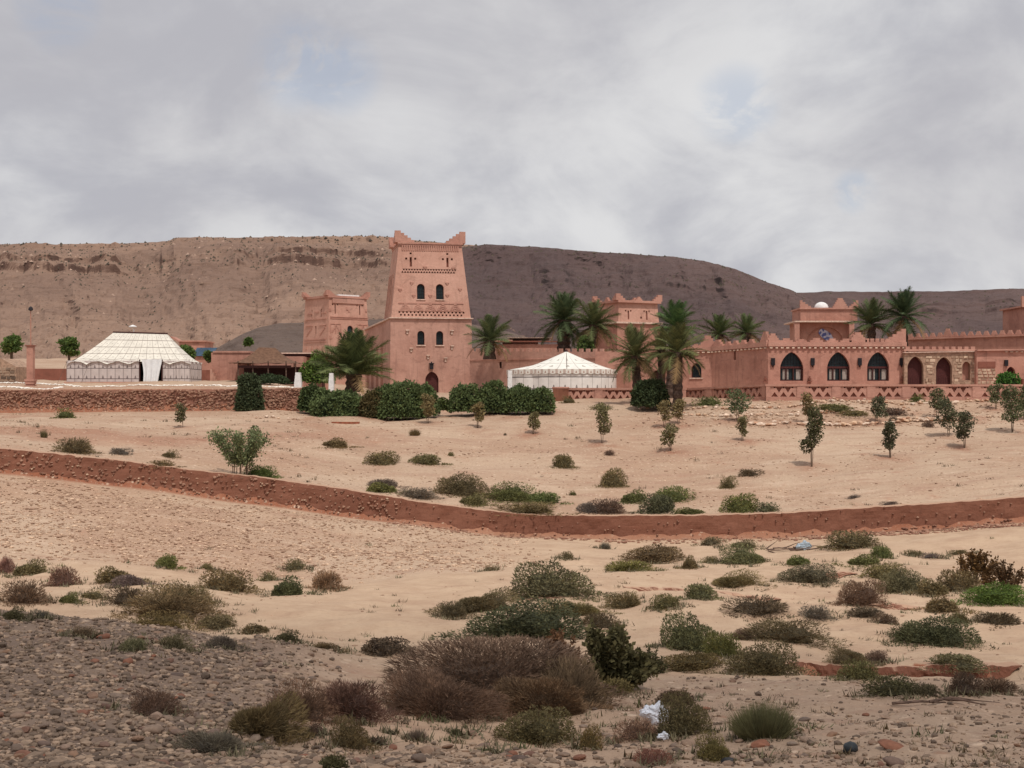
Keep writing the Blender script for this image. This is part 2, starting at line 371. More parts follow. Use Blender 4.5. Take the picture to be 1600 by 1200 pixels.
def gz_xr(x, y, r, fine=True):
    px = np.clip(800 + F * x / np.maximum(y, 12.0), -199, 1799)
    ci = np.clip(((px + 200) // 200).astype(int), 0, 9); cf = (px + 200) / 200 - ci
    cf = cf * cf * (3 - 2 * cf) * .35 + cf * .65
    ri = np.clip(np.searchsorted(RR, r, side='right') - 1, 0, len(RR) - 2); rf = np.clip((r - RR[ri]) / (RR[ri + 1] - RR[ri]), 0, 1)
    z = (ZT[ri, ci] * (1 - cf) + ZT[ri, ci + 1] * cf) * (1 - rf) + (ZT[ri + 1, ci] * (1 - cf) + ZT[ri + 1, ci + 1] * cf) * rf
    z = z * np.where(np.abs(r) > 5, np.maximum(y, 1) / np.maximum(r, 1), 1)
    # eroded gully on the right with a vertical far bank, and small ledges
    def cut(x0, x1, rc, dep, run):
        m_ = sst(x0 - 60, x0 + 70, px) * (1 - sst(x1 - 70, x1 + 60, px)); rc_ = rc + .45 * fbm(px / 120, px * 0, 5)
        return -dep * m_ * sst(rc_ - run, rc_ - run * .25, r) * (r < rc_)
    z = z + cut(1235, 1575, 26.6, .42, 3.0) + cut(990, 1210, 39.6, .24, 1.5) + cut(1375, 1455, 37.5, .3, 1.5) + cut(1190, 1300, 33.5, .12, 1.2) + cut(1250, 1330, 46.0, .3, 2.0)
    if fine:
        near = (1 - sst(20, 60, r)); edge = np.minimum(sst(.15, 2.5, np.abs(r - 60)), sst(.1, 2.5, np.abs(r - 93)))
        edge = edge * .95 + .05
        z = z + edge * (.30 * fbm(x / 5, y / 5, 11, 3) * (.4 + .6 * sst(14, 26, r)) + .09 * fbm(x / 1.4, y / 1.4, 12, 3))
        z = z + near * .05 * fbm(x / .35, y / .35, 13, 3)
    return z
def gz(x, y): return float(gz_xr(np.array([x], float), np.array([y], float), to_r(np.array([x], float), np.array([float(y)])))[0])
_SC = np.concatenate([np.arange(8.5, 62, .1), np.arange(62, 140, .25)])
def hit(px, py):
    """first ground point on the line of sight through a spot of the photograph"""
    xs = (px - 800) / F * _SC; z = gz_xr(xs, _SC, to_r(xs, _SC)); sy = HOR - z / _SC * F
    ok = np.where(sy <= py)[0]; i = ok[0] if len(ok) else len(_SC) - 1
    D = _SC[i]; return Vector(((px - 800) / F * D, D, float(z[i])))

rs = [-60, -40, -20, -8, 0, 3, 5, 6.5]; r = 7.5
while r < 94.5:
    rs.append(r); r += max(.05, r * .006)
while r < 300: rs.append(r); r += r * .02
rs += [330, 380, 460, 600, 900, 1500, 3000, 6000]
rs = np.array(sorted([q for q in rs if abs(q - 59.85) > .18 and abs(q - 60.25) > .18 and abs(q - 91.9) > .25 and abs(q - 93.3) > .25] + [59.84, 60.02, 60.26, 91.9, 92.85, 93.0, 93.32]))
ts = np.concatenate([-np.geomspace(3.2, 1.16, 22), np.linspace(-1.12, 1.12, 470), np.geomspace(1.16, 3.2, 22)])
Rg, Tg = np.meshgrid(rs, ts, indexing='ij')
Xg = Tg * (.37 * np.maximum(Rg, 3) + 1.6); Yg = Rg + bend(Xg) * bump_r(Rg)
Zg = gz_xr(Xg, Yg, Rg)
nr, nc = Rg.shape; idx = np.arange(nr * nc).reshape(nr, nc)
quads = np.stack([idx[:-1, :-1], idx[:-1, 1:], idx[1:, 1:], idx[1:, :-1]], -1).reshape(-1, 4)
PXg = 800 + F * Xg / np.maximum(Yg, 5); PYg = HOR - Zg / np.maximum(Yg, 5) * F
nzz = fbm(Xg / 2.5, Yg / 2.5, 31, 3) ; nz2 = fbm(Xg / 9, Yg / 9, 37, 3)
bank = sst(620, 380, PXg + 160 * nz2) * sst(22.5, 20.5, Rg + .6 * nzz)            # cobble bank, left foreground
front = sst(13.9, 12.6, Rg + .9 * nzz)                                                # stones along the bottom edge
right_front = .35 * sst(850, 1050, PXg + 100 * nz2) * sst(23.5, 21.5, Rg + .8 * nzz)
cobble = np.clip(np.maximum(np.maximum(bank, front * .35 * sst(900, 500, PXg) + front * .1), right_front), 0, 1)
stony_slope = sst(880, 640, PXg + 60 * nz2 + (Rg - 50) * 6) * sst(43, 47, Rg + 1.5 * nzz) * (Rg < 60)
sandy = sst(18, 24, Rg + nzz) * (1 - stony_slope) * (Rg < 60) * .95
sandy = np.maximum(sandy * (1 - cobble), .5 * sst(560, 620, PXg) * sst(1000, 930, PXg) * (Rg > 13) * (Rg < 24) * (1 - cobble * .7))
gx = np.gradient(Zg, axis=0) / np.maximum(np.gradient(Yg, axis=0), 1e-3); red = sst(.35, .8, np.abs(gx)) * (Rg > 21) * (Rg < 130)
red = np.maximum(red, .55 * sst(.1, .45, nz2 + .25 * nzz) * (Rg > 60) * (Rg < 100) * sst(900, 300, PXg))
red = np.maximum(red, .4 * sst(.15, .5, nzz) * (Rg > 84) * (Rg < 95))
gme = np_mesh('ground', np.stack([Xg, Yg, Zg], -1).reshape(-1, 3), quads, True, [('sandy', 'POINT', sandy.ravel()), ('cobble', 'POINT', cobble.ravel()), ('red', 'POINT', np.clip(red, 0, 1).ravel())])
GROUND = tag(link('ground', gme, M['ground']), 'dry stony desert ground falling to a sandy wadi and rising to the kasbah terrace', kind='structure')

# ------------------------------------------------------------ hills
def hill_mesh(name, crest, Dc, toe, mat, cliffmask, x0, x1, seed, label, z_toe=7.0, ncol=520):
    k_r = min(1.0, Dc / 600.0) ** 1.6
    cp = np.array([c[0] for c in crest], float); cy = np.array([c[1] for c in crest], float)
    px = np.linspace(x0, x1, ncol); py = np.interp(px, cp, cy) + 1.6 * fbm(px / 60, px * 0, seed) + .8 * fbm(px / 12, px * 0, seed + 3)
    zc = (HOR - py) / F * Dc
    smooth = [(0, 0), (.25, .16), (.5, .38), (.7, .6), (.82, .77), (.93, .93), (1, 1)]
    cliff = [(0, 0), (.25, .16), (.5, .40), (.70, .63), (.755, .70), (.76, .755), (.80, .79), (.804, .83), (.96, .945), (.967, .985), (1, 1)]
    s = np.unique(np.concatenate([np.linspace(0, 1, 150), np.linspace(.74, .82, 40), np.linspace(.955, .985, 20)]))
    fs_ = np.interp(s, *zip(*smooth)); fc = np.interp(s, *zip(*cliff))
    Sg, Pg = np.meshgrid(s, px, indexing='ij'); Zc = np.broadcast_to(zc, Sg.shape)
    wob = .035 * fbm(Pg / 90, Sg * 2, seed + 5, 3); Mk = np.broadcast_to(cliffmask(px), Sg.shape)
    Mk = np.clip(Mk * 1.25 + .8 * fbm(Pg / 34, Sg * 9, seed + 8, 3), 0, 1)
    fz = np.interp(Sg + wob, s, fs_) * (1 - Mk) + np.interp(Sg + wob, s, fc) * Mk
    rim = sst(.9, 1, Sg); fz = fz * (1 - rim) + (np.interp(Sg, s, fs_) * (1 - Mk) + np.interp(Sg, s, fc) * Mk) * rim
    D = toe + (Dc - toe) * Sg
    D = D + (1 - sst(.85, 1, Sg)) * sst(0, .2, Sg) * k_r * (38 * fbm(Pg / 170 + Sg * 1.2, Sg * .8, seed + 11, 3) - 14 * np.abs(fbm(Pg / 55 + Sg * 1.5, Sg * .7, seed + 12, 3)))
    z = z_toe + (Zc - z_toe) * fz + 1.1 * k_r * (1 - sst(.97, 1, Sg)) * fbm(Pg / 9, Sg * 40, seed + 20, 3) * sst(0, .1, Sg)
    D = D + 1.5 * k_r * fbm(Pg / 11, Sg * 50, seed + 21, 3)
    x = (Pg - 800) / F * D
    # plateau and far side
    Db = np.array([Dc + 6, Dc + 60, Dc + 200, Dc + 420])[:, None] + 0 * px; zb = np.stack([zc - .6, zc - 6, zc - 22, zc * 0 - 8])
    xb = (px - 800) / F * Db
    xx = np.vstack([x, xb]); yy = np.vstack([D, Db]); z2 = np.vstack([z, zb]); a, c = xx.shape; id_ = np.arange(a * c).reshape(a, c)
    q = np.stack([id_[:-1, :-1], id_[:-1, 1:], id_[1:, 1:], id_[1:, :-1]], -1).reshape(-1, 4)
    o = link(name, np_mesh(name, np.stack([xx, yy, z2], -1).reshape(-1, 3), q, False), mat); tag(o, label, kind='structure')
    return x, D, z
crest1 = [(-900, 400), (-300, 384), (0, 381), (100, 382), (200, 380), (262, 377), (272, 372), (430, 370), (600, 370), (660, 376), (720, 381), (760, 385)]
crestR = [(560, 560), (600, 470), (640, 425), (700, 388), (760, 382), (800, 384), (900, 390), (960, 396), (1000, 397), (1050, 401), (1100, 408), (1150, 421), (1200, 441), (1240, 455), (1300, 485), (1400, 530), (1500, 565), (1600, 585), (1700, 600)]
crest1b = crest1 + [(820, 392), (900, 410), (1000, 440)]
cm1 = lambda px: .95 * (sst(-50, 30, px) * (1 - sst(170, 215, px))) + .85 * sst(400, 430, px) * (1 - sst(560, 660, px)) + .25 * (px > 250) * (px < 400)
h1 = hill_mesh('mesa_hill', crest1b, 640, 300, M['hill'], cm1, -900, 1000, 41, 'tan mesa hill with dark rock ledges below its flat top', 2.0)
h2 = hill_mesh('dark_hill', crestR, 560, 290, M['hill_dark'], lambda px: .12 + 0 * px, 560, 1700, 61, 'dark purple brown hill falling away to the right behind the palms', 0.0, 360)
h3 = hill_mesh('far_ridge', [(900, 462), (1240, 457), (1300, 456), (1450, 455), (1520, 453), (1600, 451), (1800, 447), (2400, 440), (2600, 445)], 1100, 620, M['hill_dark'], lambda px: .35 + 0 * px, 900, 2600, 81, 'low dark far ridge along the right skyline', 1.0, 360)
h4 = hill_mesh('low_spur', [(280, 575), (330, 548), (370, 526), (400, 513), (440, 505), (500, 503), (560, 500), (620, 498), (700, 500), (800, 520), (900, 555), (950, 580)], 285, 190, M['spur'], lambda px: 0 * px, 280, 950, 91, 'low dark spur in front of the tan mesa hill, left of the tall tower', -1.0, 200)
def specks(name, hs, n, size, mat, seed, label, smin=.05, smax=.97):
    rg = np.random.default_rng(seed); V = []; Fc = []; T = []; k = 0
    for (x, y, z) in hs:
        a, c = x.shape; ii = (rg.uniform(smin, smax, n) * (a - 1)).astype(int); jj = rg.integers(0, c, n)
        keep = vn(jj / 14., ii / 14., seed) + rg.uniform(-.3, .3, n) > .42
        for i, j in zip(ii[keep], jj[keep]):
            cx_, cy_, cz_ = x[i, j], y[i, j], z[i, j]; s_ = size * rg.uniform(.4, 1.3) * (cy_ / 500.)
            ang = rg.uniform(0, 6.28) + np.arange(5) * 1.2566
            ring = np.stack([cx_ + np.cos(ang) * s_ * rg.uniform(.7, 1.2, 5), cy_ + np.sin(ang) * s_, cz_ - .3 + 0 * ang], -1)
            V.append(ring); V.append([[cx_ + rg.uniform(-.3, .3) * s_, cy_, cz_ + s_ * rg.uniform(.35, .8)]])
            Fc += [(k + q, k + (q + 1) % 5, k + 5) for q in range(5)]; T += [rg.uniform(0, 1)] * 5; k += 6
    return tag(link(name, np_mesh(name, np.vstack(V), Fc, False, [('tint', 'FACE', T)]), mat), label, kind='stuff')
M['scrub'] = tint_mat('hill_scrub', (.055, .045, .035), (.11, .085, .06)); M['boulder'] = tint_mat('hill_boulder', (.22, .14, .10), (.45, .31, .24))
specks('hillside_scrub', [h1, h1], 4200, .62, M['scrub'], 5, 'small dark scrub dotted over the tan hillside')
specks('hilltop_scrub', [h1, h2], 200, .8, M['scrub'], 6, 'dark scrub along the hill crests', .985, 1.0)
specks('dark_hillside_scrub', [h2, h2, h3], 1500, .6, M['scrub'], 8, 'scrub on the dark hill')
specks('hillside_boulders', [h1], 1100, .8, M['boulder'], 9, 'pale boulders fallen below the mesa ledges', .3, .85)

# a broken cloud overhead, thin enough to let part of the sun through; its shade falls on the near ground
def cloud(cx_, cy_, h, rx_, ry_, thin, seed, label):
    import bmesh
    bm = bmesh.new(); bmesh.ops.create_icosphere(bm, subdivisions=5, radius=1); V = np.array([v.co[:] for v in bm.verts]); Fc = np.array([[v.index for v in f.verts] for f in bm.faces]); bm.free()
    q = 1 + .16 * fbm(V[:, 0] * 5 + 3, V[:, 1] * 3 + V[:, 2], seed, 4); V = V * q[:, None] * np.array([rx_, ry_, 14.0]); V[:, 2] = np.where(V[:, 2] < 0, V[:, 2] * .4, V[:, 2])
    m = bpy.data.materials.new('cloud'); m.use_nodes = True; t = m.node_tree; t.nodes.clear(); o_ = N(t, 'ShaderNodeOutputMaterial'); d = N(t, 'ShaderNodeBsdfTranslucent'); d.inputs[0].default_value = (.95, .95, .97, 1); tr = N(t, 'ShaderNodeBsdfTransparent'); mx = N(t, 'ShaderNodeMixShader'); mx.inputs[0].default_value = 1 - thin
    t.links.new(tr.outputs[0], mx.inputs[1]); t.links.new(d.outputs[0], mx.inputs[2]); t.links.new(mx.outputs[0], o_.inputs[0])
    o = link('cloud', np_mesh('cloud', V, Fc, True), m); o.location = (cx_, cy_, h); tag(o, label, kind='structure')
_k = 220 / math.tan(R(SUN_EL)); cloud(_k * math.sin(R(SUN_AZ)), -30 - _k * math.cos(R(SUN_AZ)), 220, 190, 58, .66, 3, 'thin grey cloud overhead behind the viewer')

# ============================================================ BUILDINGS
def window(parent, fr, uc, v0, w, h, depth, loop=None, kind='grille', label=None):
    """a window part set into its opening: frame plus pane (sub-part)"""
    L = loop or arch(uc, v0, w, h); cu = sum(p[0] for p in L) / len(L); cv = v0 + h / 2
    inner = [(cu + (u - cu) * .80, cv + (v - cv) * .88) for u, v in L]
    o = MB().face(fr, L, [inner], .05, -depth + .06).build('window', M['wood'], parent)
    if label: o['label'] = label
    MB().face(fr, L, (), 0, -depth + .01).build('pane', M['glass'], o)
    if kind == 'grille':
        g = MB(); k = max(2, int(w / .22))
        for i in range(1, k): u = cu - w * .4 + w * .8 * i / k; g.fbox(fr, u - .012, u + .012, v0 + .06, v0 + h * .93, -depth + .07, -depth + .09)
        for i in range(1, 4): v = v0 + h * .8 * i / 4; g.fbox(fr, cu - w * .4, cu + w * .4, v - .012, v + .012, -depth + .075, -depth + .095)
        g.build('grille', M['iron'], o)
    return o
def stair_merlon(w, h, steps=3, top=.22):
    """stepped outline, base centre at 0"""
    L = [(-w / 2, 0), (w / 2, 0)]; hw = w / 2; tw = w * max(top, .34) / 2
    for i in range(steps):
        x = hw + (tw - hw) * i / (steps - 1); x2 = hw + (tw - hw) * (i + 1) / (steps - 1); L.append((x, h * (i + 1) / steps))
        if i < steps - 1: L.append((x2, h * (i + 1) / steps))
    return L + [(-a, b) for a, b in L[2:][::-1]]
def half_merlon(w, h, steps, side, post=.25):
    """peak at 0, steps falling away towards side"""
    L = [(0, 0)]; pts = [(0, h)]; x = post
    pts.append((x, h))
    for i in range(1, steps):
        y = h * (1 - i / steps); pts.append((x, y)); x = post + (w - post) * i / (steps - 1); pts.append((x, y))
    pts.append((x, 0)); L = [(0, 0)] + pts
    L = [(a * side, b) for a, b in L]
    return L if side < 0 else L[::-1]
def corner_merlons(parent, w, d, z, ins, fr_y0, mw, mh, steps=4, thick=.28, mat='adobe_trim', back=True):
    """stepped horns on the four roof corners; each horn one part made of two stair walls"""
    x0, x1, y0, y1 = -w / 2 + ins, w / 2 - ins, fr_y0 + ins, fr_y0 + d - ins
    for cx_, cy_, sx_, sy_ in ((x0, y0, 1, 1), (x1, y0, -1, 1), (x0, y1, 1, -1), (x1, y1, -1, -1)):
        b = MB(); f = Fr((cx_, cy_, z), (1, 0, 0), (0, 0, 1))
        n = (0, -thick) if sy_ > 0 else (thick, 0)
        b.prism(f, half_merlon(mw, mh, steps, sx_), n[1], n[0])
        g = Fr((cx_, cy_, z), (0, 1, 0), (0, 0, 1)); n = (-thick, 0) if sx_ > 0 else (0, thick)
        L = [(u + sy_ * .002, v * .995) for u, v in half_merlon(mw, mh, steps, sy_)]
        b.prism(g, L, n[0] - .003 * sx_, n[1] - .003 * sx_)
        b.build('corner_merlon', M[mat], parent)
def merlon_row(parent, fr, u0, u1, v, w, h, gap, thick=.25, mat='adobe_trim', peaks=(), steps=2, peak=(.9, .75)):
    n = max(1, int(round((u1 - u0 + gap) / (w + gap)))); st = (u1 - u0 - w) / max(1, n - 1)
    for i in range(n):
        uc = u0 + w / 2 + st * i; big = i in peaks
        L = stair_merlon(peak[0], peak[1], 4) if big else stair_merlon(w, h, steps, .5)
        MB().prism(fr, [(a + uc, b + v) for a, b in L], -thick, 0).build('merlon', M[mat], parent)
def skirt(u0, u1): pass

# ---- tall tower
s_ = F / 129.0
TT = thing('kasbah_tower', (X(674, 129), 129, 0), R(10.3), 'tall tapering pink adobe tower with horned corners and an arched door at its foot', 'tower')
k_ = s_ * math.cos(R(10.3)); tu = lambda px: (px - 674) / k_
zb = -.7; H1 = Zp(498, 129) - zb; wl = 7.6
lw = [(658, 517, 539), (687, 517, 539)]
hl = [arch(tu(a), Zp(c, 129) - zb, .66, Zp(b, 129) - Zp(c, 129)) for a, b, c in lw]
door = arch(tu(675), .1, 1.22, Zp(581, 129) - zb - .1, .3)
mb = MB(); frs = battered(mb, wl, 7.8, H1, .06, {'front': hl + [door]}, .32, zb); mb.build('lower_wall', M['adobe_low'], TT)
f = frs['front']
for (a, b, c), L in zip(lw, hl):
    window(TT, f, tu(a), Zp(c, 129) - zb, .66, Zp(b, 129) - Zp(c, 129), .3, L)
    MB().fbox(f, tu(a) - .42, tu(a) + .42, Zp(c, 129) - zb - .1, Zp(c, 129) - zb - .01, 0.0, .10).build('window_sill', M['slab'], TT)
dr = MB().face(f, door, (), 0, -.28).build('door', M['wood_red'], TT)
db = MB()
for i in range(6): u = tu(675) - .5 + i * .2; db.fbox(f, u - .012, u + .012, .15, 1.55, -.28, -.262)
db.build('door_batten', M['wood'], dr)
lp = MB(); v = Zp(577, 129) - zb; u = tu(674)
lp.fbox(f, u - .16, u + .16, v, v + .5, .06, .3).fbox(f, u - .22, u + .22, v + .5, v + .56, .0, .36).fbox(f, u - .05, u + .05, v + .56, v + .68, .12, .22)
lp.build('wall_lantern', M['iron'], TT)
for a, b in ((637, 517), (706, 517), (643, 545), (706, 541), (669, 556), (696, 560)):
    v = Zp(b, 129) - zb; MB().fbox(f, tu(a) - .16, tu(a) + .16, v, v + .09, -.01, .2).fbox(f, tu(a) - .08, tu(a) + .08, v - .3, v, -.01, .08).build('wall_corbel', M['slab'], TT)
z1 = zb + H1
MB().box(-wl / 2 - .08, wl / 2 + .08, -.14, 7.9, z1, z1 + .10).build('string_course', M['slab'], TT)
# upper body
wu, ins, H2 = 7.35, .76, Zp(380, 129) - z1 - .12; zu = z1 + .102
Hn = lambda py: (Zp(py, 129) - zu) * math.hypot(H2, ins) / H2
hu = []; up = [(655, 443, 467.5), (684.5, 443, 467.5)]; tu2 = lambda px: (px - 670.5) / k_
warch = [arch(tu2(a), Hn(c), .72, Hn(b) - Hn(c)) for a, b, c in up]
hu += warch
for a in (640, 697):                                                    # slits with two dots each
    hu.append(rect(tu2(a), Hn(416), .2, Hn(401) - Hn(416)))
    for q in (-7, 7): hu.append(rect(tu2(a + q), Hn(405), .19, .19))
    hu.append(rect(tu2(a), Hn(396.5), .19, .17))
a = 627
while a < 711:                                                           # zigzag band
    u = tu2(a); v = Hn(426); hu.append([(u - .12, v), (u + .12, v), (u, v + .21)]); 
    u = tu2(a + 2.1); v = Hn(422.8); hu.append([(u, v), (u + .12, v + .2), (u - .12, v + .2)]); a += 4.2
for j, py in enumerate((489.3, 493.6)):                                  # two rows of square holes
    for i in range(18 if j == 0 else 17): hu.append(rect(tu2(621.5 + i * 5.85 + j * 2.4), Hn(py), .155, .16))
mb = MB(); fu = battered(mb, wu, 7.5, H2, ins, {'front': hu}, .3, zu, off=.12); mb.build('upper_wall', M['adobe'], TT); f = fu['front']
for (a, b, c), L in zip(up, warch):
    window(TT, f, tu2(a), Hn(c), .72, Hn(b) - Hn(c), .27, L); MB().fbox(f, tu2(a) - .42, tu2(a) + .42, Hn(c) - .08, Hn(c) - .01, 0, .09).build('window_sill', M['slab'], TT)
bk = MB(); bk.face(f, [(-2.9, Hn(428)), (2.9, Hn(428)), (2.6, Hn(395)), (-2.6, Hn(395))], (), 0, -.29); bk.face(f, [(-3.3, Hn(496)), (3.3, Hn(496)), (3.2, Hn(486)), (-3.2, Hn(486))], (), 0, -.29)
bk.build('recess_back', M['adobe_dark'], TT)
fz = MB()                                                                # raised chevron frieze
for i in range(5):
    uc = tu2(631 + i * 19.3); v0 = Hn(484.5)
    for q in range(3):
        hw = .50 - q * .15; hh = .62 - q * .19
        for sg in (-1, 1):
            for st in range(4 - q):
                n_ = 4 - q; uu = uc + sg * hw * (1 - st / n_); fz.fbox(f, min(uu, uu - sg * hw / n_) , max(uu, uu - sg * hw / n_), v0 + hh * st / n_, v0 + hh * (st + .62) / n_ + .04, -.005, .05)
fz.fbox(f, tu2(620), tu2(721), Hn(474.6), Hn(472.6), -.005, .06); fz.fbox(f, tu2(620), tu2(721), Hn(486.3), Hn(485.2), -.005, .05)
fz.build('chevron_frieze', M['adobe_trim'], TT)
nich = MB()
for a, b in ((623, 451), (641, 440), (644, 460), (669.5, 460), (696, 440), (696, 459), (716, 449), (662, 415), (706, 416)):
    u, v = tu2(a), Hn(b)
    for q, (dw, dh) in enumerate(((.17, .0), (.11, .1), (.05, .2))): nich.fbox(f, u - dw, u + dw, v - dh - .1, v - dh - .002, -.005, .045 + .02 * (2 - q))
nich.build('stepped_ornament', M['adobe_trim'], TT)
# brick band under the roof cornice
zt = zu + H2; bw = wu - 2 * ins
br = MB(); fv = Fr((0, .12 + ins, zt), (1, 0, 0), (0, 0, 1))
for i in range(26): u = -bw / 2 + .35 + i * (bw - .7) / 25; br.fbox(fv, u - .065, u + .065, -.62, -.06, -.2, .13)
br.build('brick_band', M['adobe_trim'], TT)
mb = MB(); mb.box(-bw / 2 - .10, bw / 2 + .10, .12 + ins - .2, .12 + 7.5 - ins + .1, zt, zt + .14); mb.box(-bw / 2 - .05, bw / 2 + .05, .12 + ins - .12, .12 + 7.5 - ins + .05, zt - .16, zt - .002)
mb.build('roof_cornice', M['adobe_trim'], TT)
corner_merlons(TT, bw + .12, 7.5 - 2 * ins + .1, zt + .14, 0, .12 + ins - .1, 1.5, 1.08, 5, .3)
# side ribs on the left flank
rb = MB(); fl = fu['left']
for u in (-2.6, -1.2, .2, 1.6): rb.fbox(fl, u - .12, u + .12, .1, 4.2, -.02, .07)
rb.build('flank_rib', M['adobe'], TT)

# ---- lower wing behind and left of the tall tower
A = P(609, 499, 131.0); B = P(571, 516, 146.0); zb = -.5
TW = thing('tower_wing', (A.x, A.y, 0), 0, 'lower wing running back from the left flank of the tall tower', 'building')
fr = Fr((0, 0, zb), (A - B).xy.to_3d() * -1 * -1, (0, 0, 1))
d_ = (A - B); Ln = math.hypot(d_.x, d_.y); fr = Fr((B.x - A.x, B.y - A.y, zb), (d_.x, d_.y, 0), (0, 0, 1)); hA, hB = A.z - zb, B.z - zb
mb = MB(); mb.prism(fr, [(0, 0), (Ln, 0), (Ln, hA), (0, hB)], -5.0, 0); mb.build('wall', M['adobe_low'], TW)
mb = MB(); mb.prism(fr, [(-.2, hB), (Ln + .1, hA), (Ln + .1, hA + .13), (-.2, hB + .13)], -.5, .2); mb.build('roof_edge', M['slab'], TW)
mb = MB()
for u in (2, 5, 8, 11): mb.fbox(fr, u - .35, u + .35, .6, 5.2, -.02, .22)
mb.build('buttress', M['adobe_low'], TW)
B2 = P(558, 523, 150.0); 
mb = MB(); mb.box(B2.x - A.x - .4, B2.x - A.x + 3.2, B2.y - A.y, B2.y - A.y + 5, zb, B2.z - .55); mb.build('back_wall', M['adobe'], TW)
MB().box(B2.x - A.x - .6, B2.x - A.x + 3.4, B2.y - A.y - .2, B2.y - A.y + 5.2, B2.z - .55, B2.z - .42).build('roof_edge', M['slab'], TW)

# ---- small tower on the left
D = 150.0; s_ = F / D; yw = 39.5
ST = thing('kasbah_tower', (X(547, D), D, 0), R(yw), 'squat pink adobe tower left of the tall one, with carved panels on two faces', 'tower')
w = 5.6; ins = .42; zb = -.6; Ht = Zp(466, D) - zb; kk = s_ * .84; su = lambda px: (px - 549) / kk
Hs = lambda py: Zp(py, D) - zb
hf = [arch(su(551.5), Hs(521), .72, Hs(508.5) - Hs(521))]
for a in (529, 567): hf += [rect(su(a), Hs(491), .15, Hs(476) - Hs(491)), rect(su(a - 4), Hs(477.5), .15, .16), rect(su(a + 4), Hs(477.5), .15, .16), rect(su(a), Hs(472), .15, .15)]
kl = s_ * .545; ls = lambda px: -(px - 492.5) / kl * -1
hlft = [rect(ls(492), Hs(522), .26, Hs(509) - Hs(522)), rect(ls(485), Hs(496), .16, .9), rect(ls(500), Hs(496), .16, .9)]
mb = MB(); fs2 = battered(mb, w, w, Ht, ins, {'front': hf, 'left': hlft}, .25, zb); mb.build('wall', M['adobe'], ST)
f = fs2['front']; fl = fs2['left']; bk = MB()
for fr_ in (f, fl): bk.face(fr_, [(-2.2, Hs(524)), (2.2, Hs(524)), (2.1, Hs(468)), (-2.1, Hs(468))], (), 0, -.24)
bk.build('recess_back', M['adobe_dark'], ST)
window(ST, f, su(551.5), Hs(521), .72, .8, .2, hf[0], 'plain')
tr = MB()
tr.fbox(f, su(521), su(580), Hs(496), Hs(494.8), -.01, .07).fbox(f, su(521), su(580), Hs(498.5), Hs(497.6), -.01, .06)
for q in (521, 529, 537, 563, 571, 579): tr.fbox(f, su(q) - .06, su(q) + .06, Hs(521), Hs(507), -.01, .05)
for q in (521, 563):
    tr.fbox(f, su(q) - .06, su(q + 16), Hs(507), Hs(506), -.012, .055)
    for i in range(5): tr.fbox(f, su(q + 2 + i * 1.6), su(q + 3.6 + i * 1.6), Hs(520 - i * 2.4), Hs(518 - i * 2.4), -.01, .05); tr.fbox(f, su(q + 14 - i * 1.4), su(q + 15 - i * 1.4), Hs(520 - i * 2.4), Hs(518 - i * 2.4), -.01, .05)
for a, b in ((521, 487), (547, 484), (550, 487), (577, 486), (521, 530), (534, 530)): tr.fbox(f, su(a) - .12, su(a) + .12, Hs(b), Hs(b) + .3, -.01, .06)
for v0, v1 in ((531, 529), (534.5, 533), (499, 497.5)): tr.fbox(fl, -2.2, 2.1, Hs(v0), Hs(v1), -.01, .07)
for uc in (-1.35, 1.35):
    tr.fbox(fl, uc - .7, uc + .7, Hs(509), Hs(508), -.01, .07)
    for i in range(5): tr.fbox(fl, uc - .55 + i * .24, uc - .35 + i * .24, Hs(524 - i * 2.8), Hs(521 - i * 2.8), -.01, .06)
for i in range(4): tr.fbox(fl, -1.9 + i * 1.1, -1.65 + i * 1.1, Hs(545), Hs(541), -.01, .06)
for i in range(3): tr.fbox(fl, -1.8 + i * 1.4, -.9 + i * 1.4, Hs(490 - 2 * (i % 2)), Hs(488 - 2 * (i % 2)), -.01, .06)
tr.build('carved_relief', M['adobe_trim'], ST)
zt = zb + Ht; bw = w - 2 * ins
mb = MB(); mb.box(-bw / 2 - .16, bw / 2 + .16, ins - .16, w - ins + .16, zt, zt + .24); mb.build('roof_cornice', M['adobe_trim'], ST)
MB().fbox(fs2['front'], -2.0, 2.0, Ht - .55, Ht - .05, -.01, .12).build('brick_band', M['adobe_low'], ST)
MB().box(-1.1, 1.5, ins + .1, ins + .5, zt + .24, zt + .40).build('white_parapet_slab', M['white'], ST)
corner_merlons(ST, bw + .3, bw + .3, zt + .24, 0, ins - .15, .8, .55, 4, .22)

